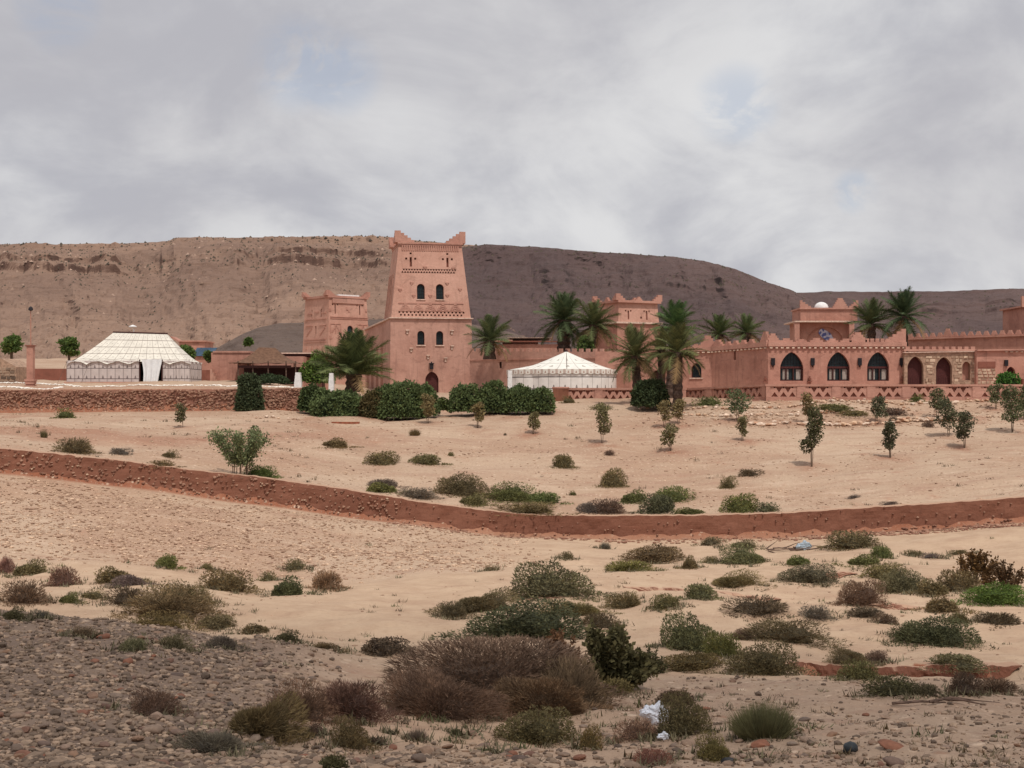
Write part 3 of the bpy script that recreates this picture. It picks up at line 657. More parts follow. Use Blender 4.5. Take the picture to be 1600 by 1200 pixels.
# ---- crenellated curtain wall right of the tall tower
def crenel_wall(name, x0, y0, x1, y1, zb, zt0, zt1, thick, label, mw, mh, gap, mat='adobe', peaks=(), holes=(), hd=.25, panes=True, merl=True, steps=1, cat='wall', mmat=None):
    o = thing(name, (x0, y0, 0), 0, label, cat); L = math.hypot(x1 - x0, y1 - y0)
    sl_ = (zt1 - zt0) / L; fr = Fr((0, 0, zb), (x1 - x0, y1 - y0, 0), (0, 0, 1)); h0, h1_ = zt0 - zb, zt1 - zb
    mb = MB(); mb.face(fr, [(0, 0), (L, 0), (L, h1_), (0, h0)], holes, hd)
    for a, b in (((0, h0), (L, h1_)),): mb.add([fr.at(a[0], a[1], 0), fr.at(b[0], b[1], 0), fr.at(b[0], b[1], -thick), fr.at(a[0], a[1], -thick)], [(0, 1, 2, 3)])
    mb.add([fr.at(0, 0, -thick), fr.at(L, 0, -thick), fr.at(L, h1_, -thick), fr.at(0, h0, -thick)], [(0, 3, 2, 1)])
    mb.add([fr.at(0, 0, 0), fr.at(0, 0, -thick), fr.at(0, h0, -thick), fr.at(0, h0, 0)], [(0, 3, 2, 1)]); mb.add([fr.at(L, 0, 0), fr.at(L, 0, -thick), fr.at(L, h1_, -thick), fr.at(L, h1_, 0)], [(0, 1, 2, 3)])
    mb.build('wall', M[mat], o)
    if merl:
        n = max(1, int(round((L + gap) / (mw + gap)))); st = (L - mw) / max(1, n - 1)
        for i in range(n):
            uc = mw / 2 + st * i; v = h0 + (h1_ - h0) * uc / L; big = i in peaks
            P_ = stair_merlon(mw * 1.7, mh * 1.9, 4) if big else (stair_merlon(mw, mh, steps, .5) if steps > 1 else [(-mw / 2, 0), (mw / 2, 0), (mw / 2, mh), (-mw / 2, mh)])
            MB().prism(fr, [(a + uc, b + v - .01) for a, b in P_], -min(thick, .25), .004).build('merlon', M[mmat or mat], o)
    return o, fr
D0 = 126.5
sx0 = X(734, D0); ex = X(975, 116.0)
hls = [rect(8.2 - .1, Zp(578, 122) + .6, .45, .6)]
cw, fr = crenel_wall('curtain_wall', sx0, D0, ex, 116.0, -.6, Zp(549, D0), Zp(550, 116), .5, 'long crenellated adobe wall between the tall tower and the white pavilion tent', .30, .28, .42, 'adobe_low', holes=[rect(3.55, 2.85, .3, .55), rect(11.7, 2.6, .45, .65)])
for u, v in ((3.55, 2.85), (11.7, 2.6)): window(cw, fr, u, v, .3, .6, .22, rect(u, v, .3 if u < 5 else .45, .6), 'plain')
MB().fbox(fr, 0, 14, 3.55, 3.62, 0, .06).build('string_course', M['adobe_trim'], cw)
MB().fbox(fr, 0, 10, .55, .68, .02, .5).build('plinth', M['slab'], cw)

# ---- pergola house behind that wall
D = 136.0
ph = thing('flat_roofed_house', (X(830, D), D, 0), 0, 'low red house with a pale reed roof, seen over the curtain wall', 'house')
w = (885 - 782) / F * D
mb = MB(); mb.box(-w / 2, w / 2, 0, 5, -.5, Zp(538, D)); mb.box(-w / 2 + .4, w / 2 - 2.5, .6, 4.6, Zp(538, D), Zp(531, D)); mb.build('wall', M['adobe_red'], ph)
rf = MB(); rf.box(-w / 2 + 1.1, w / 2 - 1.4, .2, 4.5, Zp(529.5, D), Zp(528, D)); rf.build('roof', M['deadwood'], ph)
rf = MB()
for i in range(34): u = -w / 2 + .9 + i * (w - 2) / 34; rf.box(u, u + .06, -.15 - .2 * random.random(), 4.7, Zp(527.9, D), Zp(527.4, D) + .03 * random.random())
o = rf.build('roof_reed', M['pale_stone'], ph); o['kind'] = 'stuff'
MB().box(-w / 2, w / 2, -.3, .3, Zp(534.5, D), Zp(533, D)).build('roof_beam', M['adobe_dark'], ph)
MB().box(-w / 2 - .6, -w / 2 + 1.4, -.2, 2, Zp(534, D), Zp(531, D)).build('parapet', M['adobe_trim'], ph)

# ---- pavilion tower
D = 135.0; s_ = F / D
PT = thing('kasbah_tower', (X(999, D), D, 0), R(27), 'short pink tower with rounded horns, rising between the palms right of the pavilion tent', 'tower')
w = 4.6; zb = -.5; kk = s_ * .86; pu = lambda px: (px - 999) / kk
Hp = lambda py: Zp(py, D) - zb
hf = [arch(pu(1001), Hp(531), .85, Hp(518) - Hp(531)), rect(pu(983), Hp(503), .16, .8), rect(pu(1012), Hp(503), .16, .8), rect(pu(979.5), Hp(491), .15, .15), rect(pu(986.5), Hp(491), .15, .15)]
mb = MB(); fp = battered(mb, w + .4, w, Hp(506), .08, {'front': hf[:1], 'left': [rect(-.2, Hp(527), .22, .6)]}, .3, zb); mb.build('lower_wall', M['adobe_red'], PT)
window(PT, fp['front'], pu(1001), Hp(531), .85, .8, .28, hf[0], 'plain')
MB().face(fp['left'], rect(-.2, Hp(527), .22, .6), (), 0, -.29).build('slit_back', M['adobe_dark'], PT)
z1 = zb + Hp(506); H2 = Zp(476, D) - z1
hh = [rect(pu(983), .25, .17, .85), rect(pu(1012), .25, .17, .85), rect(pu(979), 1.0, .16, .16), rect(pu(987), 1.0, .16, .16), rect(pu(1008), 1.0, .16, .16), rect(pu(1016), 1.0, .16, .16), rect(pu(1003), .35, .2, .2)]
mb = MB(); f2 = battered(mb, w, w - .1, H2, .12, {'front': hh}, .15, z1 + .16, off=.1); mb.build('upper_wall', M['adobe'], PT)
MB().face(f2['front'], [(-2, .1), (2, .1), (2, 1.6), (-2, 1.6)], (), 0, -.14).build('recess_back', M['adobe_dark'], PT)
MB().box(-w / 2 - .32, w / 2 + .32, -.14, w + .1, z1, z1 + .16).build('string_course', M['slab'], PT)
zt = z1 + .16 + H2
MB().box(-w / 2 - .12, w / 2 + .12, -.12, w + .1, zt, zt + .22).build('roof_cornice', M['adobe_trim'], PT)
corner_merlons(PT, w + .1, w, zt + .22, 0, -.02, .75, .62, 3, .25)
for k, fr_ in (('front', Fr((0, 0, zt + .22), (1, 0, 0), (0, 0, 1))), ('left', Fr((-w / 2, w / 2, zt + .22), (0, -1, 0), (0, 0, 1)))):
    MB().prism(fr_, stair_merlon(.7, .38, 3), -.25, 0).build('merlon', M['adobe_trim'], PT)

# ---- walls behind the palms, between pavilion tent and right building
o, fr = crenel_wall('red_wall', X(930, 109), 109.0, X(1072, 107), 107.0, -.6, Zp(549, 109), Zp(551, 107), 4.0, 'plain red adobe wall with dark openings behind the middle palms', .3, .25, .4, 'adobe_red', holes=[rect(X(966, 109) - X(930, 109) + .9, 2.7, .9, 1.25), arch(4.9, .3, 1.0, 2.1)], hd=.4, merl=False)
MB().face(fr, rect(X(966, 109) - X(930, 109) + .9, 2.7, .9, 1.25), (), 0, -.35).build('shutter', M['wood_red'], o)
MB().face(fr, arch(4.9, .3, 1.0, 2.1), (), 0, -.35).build('door', M['wood'], o)
MB().fbox(fr, 2.4, 3.2, 2.55, 2.68, 0, .1).build('window_sill', M['adobe_trim'], o)

# ---- right building with arched windows
RB = thing('arcade_building', (X(1200, 100), 100, 0), 0, 'long low red adobe building with three big arched windows behind the lattice balustrade', 'building')
x0 = X(1200, 100); x1 = X(1416, 100); zb = -.6; zt = Zp(541, 100); L = x1 - x0; ru = lambda px: X(px, 100) - x0; rv = lambda py: Zp(py, 100) - zb
Ff = Fr((0, 0, zb), (1, 0, 0), (0, 0, 1)); wins = (1236, 1309, 1371); ww = (33, 32, 31)
openings = [arch(ru(c) + .05, rv(595), w_ / F * 100 + .15, rv(550) - rv(595), .8) for c, w_ in zip(wins, ww)]
mb = MB(); mb.face(Ff, [(0, 0), (L, 0), (L, rv(541)), (0, rv(541))], openings, .42)
C = P(1112, 548, 105.0); C2 = P(1062, 549, 105.8)
fo = Fr((C.x - x0, C.y - 100, zb), (x0 - C.x, 100 - C.y, 0), (0, 0, 1)); Lo = math.hypot(x0 - C.x, 5.0)
sl_ = [rect(Lo * .42, rv(561), .24, .75)]
mb.face(fo, [(0, 0), (Lo, 0), (Lo, rv(541)), (0, C.z - zb)], sl_, .2)
fq = Fr((C2.x - x0, C2.y - 100, zb), (C.x - C2.x, C.y - C2.y, 0), (0, 0, 1)); Lq = math.hypot(C.x - C2.x, C.y - C2.y)
aw = arch(Lq * .52, Zp(590, 105) - zb, .78, Zp(567, 105) - Zp(590, 105), .5)
mb.face(fq, [(0, 0), (Lq, 0), (Lq, C.z - zb), (0, C2.z - zb)], [aw], .35)
pts = [(C2.x - x0, C2.y - 100), (C.x - x0, C.y - 100), (0, 0), (L, 0), (L, 9), (C2.x - x0, 11)]
mb.add([(a, b, zt - .1) for a, b in pts], [tuple(range(6))]); mb.add([(pts[i][0], pts[i][1], z) for i in (3, 4) for z in (zb, zt)], [(0, 2, 3, 1)]); mb.add([(pts[i][0], pts[i][1], z) for i in (5, 0) for z in (zb, zt)], [(0, 2, 3, 1)])
M['adobe_streak'] = adobe('adobe_streaked', (.50, .26, .195), (.41, .20, .148), .5)
mb.build('wall', M['adobe_streak'], RB)
for c, w_, L_ in zip(wins, ww, openings):
    uc = sum(p[0] for p in L_[:2]) / 2; hw = (L_[1][0] - L_[0][0]) / 2; v0 = L_[0][1]; top = max(p[1] for p in L_); vm = rv(574)
    wn = MB().fbox(Ff, uc - hw, uc + hw, vm - .07, vm + .07, -.42, -.24).fbox(Ff, uc - hw, uc + hw, v0, v0 + .07, -.42, -.3).build('window', M['wood_red'], RB)
    pa = [p for p in L_ if p[1] > vm + .05]; MB().face(Ff, [(uc - hw, vm + .07), (uc + hw, vm + .07)] + pa, (), 0, -.40).build('pane', M['glass'], wn)
    g = MB()
    for i in range(1, 8): u = uc - hw + 2 * hw * i / 8; g.fbox(Ff, u - .012, u + .012, vm + .05, vm + .07 + (top - vm) * (1 - (abs(u - uc) / hw) ** 2.2) ** .55 * .96, -.39, -.37)
    for i in range(1, 4): v = vm + (top - vm) * i / 4; q = hw * (1 - (i / 4) ** 2) ** .5; g.fbox(Ff, uc - q, uc + q, v - .012, v + .012, -.385, -.365)
    g.build('grille', M['iron'], wn)
    MB().face(Ff, [(uc - hw, v0), (uc + hw, v0), (uc + hw, vm - .07), (uc - hw, vm - .07)], (), 0, -.41).build('lower_pane', M['glass'], wn)
    for q in (-.22, .36): MB().fbox(Ff, uc + q * 2 * hw - .22, uc + q * 2 * hw + .2, v0 + .1, vm - .14, -.385, -.36).build('curtain', M['curtain'], wn)
    for u in (uc - hw, uc - .48 * hw, uc + .14 * hw, uc + hw - .12): MB().fbox(Ff, u, u + .1, v0, vm - .072, -.35, -.26).build('frame_post', M['wood'], wn)
window(RB, fq, 0, aw[0][1], .78, 1, .32, aw)
MB().fbox(fq, Lq * .52 - .5, Lq * .52 + .5, aw[0][1] - .09, aw[0][1] - .01, 0, .08).build('window_sill', M['slab'], RB)
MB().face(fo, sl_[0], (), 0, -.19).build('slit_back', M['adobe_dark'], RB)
for px in (1207.5, 1269.5, 1343, 1408.5):                                 # wooden louvred wall boxes
    v0, v1 = rv(571), rv(559.5); u = ru(px); o = MB().fbox(Ff, u - .13, u + .13, v0, v1, -.02, .16).fbox(Ff, u - .03, u + .03, v0 - .12, v0, .0, .08).build('wall_lantern', M['iron'], RB)
for px in (1197, 1264.5, 1409): 
    u = ru(px) if px > 1200 else -.22; v0 = rv(597); g = MB()
    g.fbox(Ff, u - .14, u + .14, v0, v0 + .1, .02, .2).fbox(Ff, u - .1, u + .1, v0 + .16, v0 + .3, .02, .2).fbox(Ff, u - .05, u + .05, v0 + .1, v0 + .42, .06, .14)
    g.build('plant_pot', M['adobe_dark'], RB)
# cornice, tile row and parapet along the three fronts
for fr_, L_, va, vb, nm in ((Ff, L, rv(541), rv(541), 'front'), (fo, Lo, C.z - zb, rv(541), 'oblique'), (fq, Lq, C2.z - zb, C.z - zb, 'side')):
    MB().prism(fr_, [(0, va - .02), (L_, vb - .02), (L_, vb + .30), (0, va + .30)], -.3, .16).build('cornice', M['adobe_trim'], RB)
    n = int(L_ / .38); tl = MB()
    for i in range(n):
        u = (i + .5) * L_ / n; v = va + (vb - va) * u / L_ - .16; w_ = .08 + .03 * random.random()
        tl.fbox(fr_, u - w_, u + w_, v, v + .09, -.03, .14 + .05 * random.random())
    o = tl.build('tile_row', M['pale_stone'], RB); o['kind'] = 'stuff'
cor = lambda fr_, us, va, vb, L_, big: [MB().prism(fr_, [(a + u, b + .29 + va + (vb - va) * u / L_) for a, b in stair_merlon(w_, h_, st_, .25 if st_ > 2 else .55)], -.26, .0 if big else .0).build('merlon', M['adobe_trim'], RB) for u, w_, h_, st_ in us]
cor(Ff, [(ru(p), w_, h_, s2) for p, w_, h_, s2 in ((1208, 1.0, .62, 4), (1229, .9, .28, 2), (1252, .8, .22, 2), (1276, .9, .3, 2), (1301, .8, .26, 2), (1322, .8, .25, 2), (1341, 1.25, .7, 4), (1358, .35, .3, 1), (1367, .35, .3, 1), (1376, .35, .32, 1), (1385, .35, .3, 1), (1395, .5, .35, 2)) if s2 > 1], rv(541), rv(541), L, 0)
for p in (1355, 1363, 1371, 1379, 1387): MB().fbox(Ff, ru(p) - .13, ru(p) + .13, rv(541) + .29, rv(541) + .55, -.26, 0).build('merlon', M['adobe_trim'], RB)
MB().prism(Ff, [(u + L - .02, v + rv(541) + .29) for u, v in half_merlon(1.5, .95, 5, -1, .32)], -.28, .003).build('merlon', M['adobe_trim'], RB)
cor(fo, [(Lo * a, w_, h_, s2) for a, w_, h_, s2 in ((.10, 1.1, .5, 3), (.28, .55, .3, 2), (.42, .5, .32, 2), (.56, .5, .32, 2), (.70, .5, .32, 2), (.94, .9, .78, 4))], C.z - zb, rv(541), Lo, 0)
cor(fq, [(Lq * a, w_, h_, s2) for a, w_, h_, s2 in ((.2, .5, .25, 2), (.5, .5, .25, 2), (.87, 1.3, .85, 4))], C2.z - zb, C.z - zb, Lq, 0)

# ---- turret with mosaic fan and white dome behind the arcade building
D = 124.0; kx = lambda px: X(px, D) - X(1290, D)
TU = thing('turret', (X(1290, D), D, 0), 0, 'square red turret with a blue mosaic fan and a small white dome on top', 'tower')
zb = 0.0; z1 = Zp(504, D)
fr = Fr((0, 0, zb), (1, 0, 0), (0, 0, 1)); ar = arch(kx(1289), Zp(548, D), kx(1323) - kx(1262), Zp(510, D) - Zp(548, D))
mb = MB(); mb.face(fr, [(kx(1248), 0), (kx(1326), 0), (kx(1326), z1), (kx(1248), z1)], [ar], .35)
mb.add([(kx(1248), 0, 0), (kx(1248), 4, 0), (kx(1248), 4, z1), (kx(1248), 0, z1), (kx(1326), 0, 0), (kx(1326), 4, 0), (kx(1326), 4, z1), (kx(1326), 0, z1)], [(0, 3, 2, 1), (4, 5, 6, 7), (1, 2, 6, 5)])
mb.build('lower_wall', M['adobe_red'], TU); MB().face(fr, ar, (), 0, -.33).build('arch_back', M['adobe_trim'], TU)
m, t, b = new_mat('blue_mosaic'); p = pos_(t); vo = N(t, 'ShaderNodeTexVoronoi'); vo.inputs['Scale'].default_value = 5; t.links.new(p, vo.inputs[0]); sc_ = N(t, 'ShaderNodeSeparateColor'); t.links.new(vo.outputs['Color'], sc_.inputs[0])
t.links.new(mix_(t, ramp_(t, sc_.outputs[0], .3, .6), (.10, .12, .30), (.50, .50, .60)), b.inputs['Base Color']); M['mosaic'] = m
fan = [(kx(1281), Zp(515.5, D)), (kx(1286), Zp(513, D)), (kx(1293), Zp(517, D)), (kx(1299), Zp(521, D)), (kx(1303), Zp(528, D)), (kx(1300), Zp(533, D)), (kx(1292), Zp(532, D)), (kx(1284), Zp(526, D)), (kx(1280), Zp(520, D))][::-1]
MB().prism(fr, fan, -.33, -.25).build('mosaic_fan', M['mosaic'], TU)
MB().box(kx(1239), kx(1330), -.8, 4.2, z1, z1 + .12).build('roof_slab', M['slab'], TU)
for px in (1243, 1328): MB().box(kx(px) - .22, kx(px) + .22, -.7, -.3, 0, z1 - .003).build('porch_post', M['adobe_trim'], TU)
z2 = Zp(483, D); MB().box(kx(1252), kx(1341), .3, 4, z1 + .12, z2).build('upper_wall', M['adobe_red'], TU)
MB().box(kx(1250), kx(1343), .15, 4.1, z2, z2 + .14).build('cornice', M['adobe_trim'], TU)
fr = Fr((0, .2, z2 + .14), (1, 0, 0), (0, 0, 1))
MB().prism(fr, [(u + kx(1251), v) for u, v in half_merlon(.95, .65, 4, 1, .2)], -.25, 0).build('corner_merlon', M['adobe_trim'], TU)
MB().prism(fr, [(u + kx(1342), v) for u, v in half_merlon(.8, .65, 4, -1, .2)], -.25, 0).build('corner_merlon', M['adobe_trim'], TU)
MB().prism(fr, [(u + kx(1314), v) for u, v in stair_merlon(1.3, .85, 5, .15)], -.25, 0).build('merlon', M['adobe_trim'], TU)
MB().lathe([(.62, 0), (.62, .12), (.55, .3), (.4, .45), (.2, .54), (.02, .57)], (kx(1288), 1.2, z2 + .14), 20).build('dome', M['white'], TU, True)

# ---- stone gatehouse
SG = thing('stone_gatehouse', (X(1413, 99.5), 99.5, 0), 0, 'rough stone gatehouse with two tall dark arched doorways and a smaller niche', 'building')
gx0 = X(1413, 99.5); gu = lambda px: X(px, 99.5) - gx0; zb = -.6; gv = lambda py: Zp(py, 99.5) - zb; L = gu(1526)
fr = Fr((0, 0, zb), (1, 0, 0), (0, 0, 1))
doors = [arch(gu(1430.5), .12, 25 / F * 99.5, gv(557) - .12, .7), arch(gu(1475), .12, 25 / F * 99.5, gv(558) - .12, .7)]
nic = arch(gu(1510), gv(594), 12.5 / F * 99.5, gv(565) - gv(594), .2)
mb = MB(); mb.face(fr, [(0, 0), (L, 0), (L, gv(548.5)), (0, gv(551.5))], doors + [nic], .5)
mb.add([(0, 0, zb), (0, 3, zb), (0, 3, zb + gv(549)), (0, 0, zb + gv(551.5))], [(0, 3, 2, 1)]); mb.add([(0, 0, zb + gv(551.5)), (L, 0, zb + gv(548.5)), (L, 3, zb + gv(548.5)), (0, 3, zb + gv(551.5))], [(0, 1, 2, 3)])
mb.build('wall', M['mortar'], SG)
for d in doors:
    o = MB().face(fr, d, (), 0, -.42).build('door', M['wood_red'], SG); bt = MB(); u0, u1 = d[0][0], d[1][0]
    for i in range(1, 7): u = u0 + (u1 - u0) * i / 7; bt.fbox(fr, u - .01, u + .01, .2, 1.75, -.42, -.4)
    bt.build('door_batten', M['wood'], o)
MB().face(fr, nic, (), 0, -.45).build('niche_back', M['adobe_streak'], SG)
def inside(loop, u, v, pad=.06):
    c = False; n = len(loop); cu = sum(p[0] for p in loop) / n; cv = sum(p[1] for p in loop) / n
    LL = [(cu + (a - cu) * (1 + pad * 2), cv + (b - cv) * (1 + pad)) for a, b in loop]
    for i in range(n):
        (xa, ya), (xb, yb) = LL[i], LL[(i + 1) % n]
        if (ya > v) != (yb > v) and u < (xb - xa) * (v - ya) / (yb - ya) + xa: c = not c
    return c
def masonry(fr, u0, u1, v0, v1, holes, row=.24, wmin=.2, wmax=.5, proud=.05, jit=.02, rg=random):
    mb = MB(); v = v0
    while v < v1 - .05:
        h = row * rg.uniform(.75, 1.25); h = min(h, v1 - v); u = u0
        while u < u1 - .05:
            w_ = min(rg.uniform(wmin, wmax), u1 - u)
            if not any(inside(H, a, b) for H in holes for a in (u + .02, u + w_ / 2, u + w_ - .02) for b in (v + .02, v + h - .02)):
                j = lambda: rg.uniform(-jit, jit); n1_ = proud * rg.uniform(.3, 1.3); g = .018
                pts = [fr.at(u + g + j() * .5, v + g + j() * .5, -.01), fr.at(u + w_ - g + j() * .5, v + g, -.01), fr.at(u + w_ - g, v + h - g + j() * .5, -.01), fr.at(u + g, v + h - g, -.01),
                       fr.at(u + 2.2 * g, v + 2 * g, n1_ + j()), fr.at(u + w_ - 2.2 * g, v + 2 * g, n1_ + j()), fr.at(u + w_ - 2.2 * g, v + h - 2 * g, n1_ + j()), fr.at(u + 2.2 * g, v + h - 2 * g, n1_ + j())]
                mb.add(pts, [(4, 5, 6, 7), (0, 1, 5, 4), (1, 2, 6, 5), (2, 3, 7, 6), (3, 0, 4, 7)])
            u += w_
        v += h
    return mb
def with_tint(o, per):
    me = o.data; n = len(me.polygons) // per + 1; q = RNG.uniform(0, 1, n); a = me.attributes.new('tint', 'FLOAT', 'FACE'); a.data.foreach_set('value', np.repeat(q, per)[:len(me.polygons)].astype(np.float32)); return o
M['masonry'] = tint_mat('masonry_stone', (.30, .19, .13), (.66, .50, .36), False, 0, .9, 12)
M['masonry_red'] = tint_mat('red_masonry_stone', (.20, .09, .06), (.44, .26, .18), False, 0, .9, 8)
o = with_tint(masonry(fr, .02, L - .02, 0, gv(556), doors + [nic]).build('stonework', M['masonry'], SG), 5); o['kind'] = 'stuff'
MB().prism(fr, [(-.1, gv(551.5)), (L + .02, gv(549.8)), (L + .02, gv(548.6)), (-.1, gv(550.3))], -.2, .16).build('ledge', M['slab'], SG)
MB().fbox(fr, -.02, L, gv(548.3), gv(545.8), -.35, .03).build('parapet', M['adobe'], SG)
for i in range(11): u = .1 + i * (L - .5) / 10; MB().fbox(fr, u, u + .28, gv(545.8), gv(541.5), -.3, .02).build('merlon', M['adobe_trim'], SG)

# ---- far right annexe with small arched door
RA = thing('red_annexe', (X(1526, 99), 99, 0), 0, 'red annexe at the right edge with a small arched door beside patchy stonework', 'building')
ax0 = X(1526, 99); au = lambda px: X(px, 99) - ax0; av = lambda py: Zp(py, 99) - zb; L = au(1680)
fr = Fr((0, 0, zb), (1, 0, 0), (0, 0, 1)); dr_ = arch(au(1579.5), .2, 14 / F * 99, av(573) - .2, .5)
mb = MB(); mb.face(fr, [(0, 0), (L, 0), (L, av(547)), (0, av(548.5))], [dr_], .5); mb.add([(0, 0, zb + av(548.5)), (L, 0, zb + av(547)), (L, 5, zb + av(547)), (0, 5, zb + av(548.5))], [(0, 1, 2, 3)])
mb.add([(0, 0, zb), (0, 5, zb), (0, 5, zb + av(548.5)), (0, 0, zb + av(548.5))], [(0, 3, 2, 1)]); mb.build('wall', M['adobe_streak'], RA)
MB().face(fr, dr_, (), 0, -.4).build('door', M['wood_red'], RA)
MB().prism(fr, [(-.02, av(548.4)), (L, av(546.9)), (L, av(544.6)), (-.02, av(546.2))], -.3, .22).build('cornice', M['adobe_trim'], RA)
MB().fbox(fr, au(1528), au(1555), av(574), av(565), -.01, .07).build('red_panel', M['adobe_dark'], RA)
tl = MB()
for i in range(16): u = au(1570) + i * .36; tl.fbox(fr, u, u + .18, av(550.5), av(549.3), -.02, .13)
o = tl.build('tile_row', M['pale_stone'], RA); o['kind'] = 'stuff'
o = with_tint(masonry(fr, .05, au(1556), 0, av(576), []).build('stonework', M['masonry'], RA), 5); o['kind'] = 'stuff'
MB().fbox(fr, au(1569), au(1574), av(572), av(562.5), 0, .2).build('wall_lantern', M['iron'], RA)
MB().fbox(fr, au(1595), au(1603), av(600), av(592), 0, .35).build('plant_pot', M['adobe_dark'], RA)

# ---- long crenellated wall on the right and the tower edge at the frame
o, fr = crenel_wall('crenellated_wall', X(1418, 118), 118.0, X(1700, 108), 108.0, -.3, Zp(527.5, 118), Zp(518, 108), .6, 'long red wall with stepped merlons rising to the right above the stone gatehouse', .42, .34, .24, 'adobe_red', peaks=(5, 17), steps=3, mmat='adobe_trim')
Lw = math.hypot(X(1700, 108) - X(1418, 118), 10)
MB().prism(fr, [(0, Zp(531, 118) + .3), (Lw, Zp(522, 108) + .3), (Lw, Zp(519.5, 108) + .3), (0, Zp(529, 118) + .3)], -.1, .2).build('cornice', M['adobe_trim'], o)
mb = MB(); ET = thing('kasbah_tower', (X(1660, 112.5), 112.5, 0), 0, 'red tower cut by the right edge of the photo, only its stepped corner showing', 'tower')
w = (1660 - 1596) / F * 112.5
MB().box(-w + .25, w, 0, 5, -.3, Zp(480, 112.5)).build('wall', M['adobe_red'], ET); MB().box(-w, w + .1, -.2, 5.1, Zp(480, 112.5), Zp(477.5, 112.5)).build('roof_cornice', M['adobe_trim'], ET)
f_ = Fr((-w, -.15, Zp(477.5, 112.5)), (1, 0, 0), (0, 0, 1)); MB().prism(f_, half_merlon(1.1, .75, 4, 1, .25), -.3, 0).build('corner_merlon', M['adobe_trim'], ET)

# ---- lattice balustrades
def balustrade(name, ax, ay, bx, by, zta, ztb, h, label, bays, panels=True, ends=()):
    o = thing(name, (ax, ay, 0), 0, label, 'balustrade', 'lattice balustrades round the terrace'); L = math.hypot(bx - ax, by - ay)
    fr = Fr((0, 0, zta - h), (bx - ax, by - ay, (ztb - zta)), (0, 0, 1)); th = .22
    MB().fbox(fr, -.05, L + .05, h - .13, h, -th - .04, .05).build('top_rail', M['adobe_trim'], o)
    MB().fbox(fr, 0, L, -1.0, .16, -th, 0.02).build('base_wall', M['adobe_red'], o)
    bl = L / bays; pw = .55
    for i in range(bays + 1):
        u = i * bl; MB().fbox(fr, max(0, u - pw / 2), min(L, u + pw / 2), .161, h - .131, -th - .01, .03).build('post', M['adobe_trim'], o)
    for i in range(bays):
        u0, u1 = i * bl + pw / 2, (i + 1) * bl - pw / 2; v0, v1 = .162, h - .132; n = max(2, int(round((u1 - u0) / .52))); st = (u1 - u0) / n; hs = []
        for k in range(n):
            c = u0 + (k + .5) * st; g = .055; vm = (v0 + v1) / 2; a = st / 2 - g
            hs.append([(c - a * .95, v0 + .05), (c + a * .95, v0 + .05), (c, vm - .01)]); 
            hs.append([(c - .06, v1 - .12), (c + .06, v1 - .12), (c + .06, v1 - .03), (c - .06, v1 - .03)])
            if k < n - 1:
                c2 = c + st / 2; hs.append([(c2, vm - .06), (c2 + a * .9, v1 - .06), (c2 - a * .9, v1 - .06)])
        mb = MB().face(fr, [(u0, v0), (u1, v0), (u1, v1), (u0, v1)], hs, .12, -.02); pass
        q_ = mb.build('lattice_panel', M['adobe_trim'], o); MB().fbox(fr, u0, u1, v0, v1, -.20, -.135).build('lattice_shade_back', M['adobe_dark'], q_)  # dark backing added in place of the shade behind the holes
    return o
balustrade('balustrade', X(868, 99), 99.0, X(1072, 98), 98.0, Zp(606, 99), Zp(606.5, 98), .98, 'lattice balustrade in front of the white pavilion tent and the middle palms', 3)
balustrade('balustrade', X(1066, 98.5), 98.5, X(1196, 92.3), 92.3, Zp(607, 98.5), Zp(600.5, 92.3), 1.0, 'oblique stretch of lattice balustrade left of the long front one', 3)
balustrade('balustrade', X(1197, 92), 92.0, X(1690, 92), 92.0, Zp(600.5, 92), Zp(600.5, 92), 1.02, 'long front stretch of lattice balustrade below the arched windows', 9)
MB_ = MB().lathe([(.0, -.6), (.55, -.6), (.55, 1.02), (.6, 1.03), (.6, 1.16), (.0, 1.17)], (0, 0, 0), 24); bp = MB_.build('balustrade_pier', M['adobe_red'], None, True)
bp.location = (X(876, 98.6), 98.6, Zp(606, 98.6) - 1.1); tag(bp, 'round plain red pier at the left end of the balustrade by the hedge', 'pier')
# terrace paving the buildings stand on
tp = [(X(872, 99), 99.3), (X(1072, 98), 98.4), (X(1198, 92.3), 92.5), (X(1690, 92), 92.3), (X(1690, 92), 118), (X(872, 99), 118)]
tb = MB(); tb.add([(x, y, -1.0) for x, y in tp] + [(x, y, -.12) for x, y in tp], [tuple(range(6, 12))] + [(i, (i + 1) % 6, (i + 1) % 6 + 6, i + 6) for i in range(6)])
tag(tb.build('terrace', M['adobe_low']), 'raised terrace floor behind the balustrade', kind='structure')

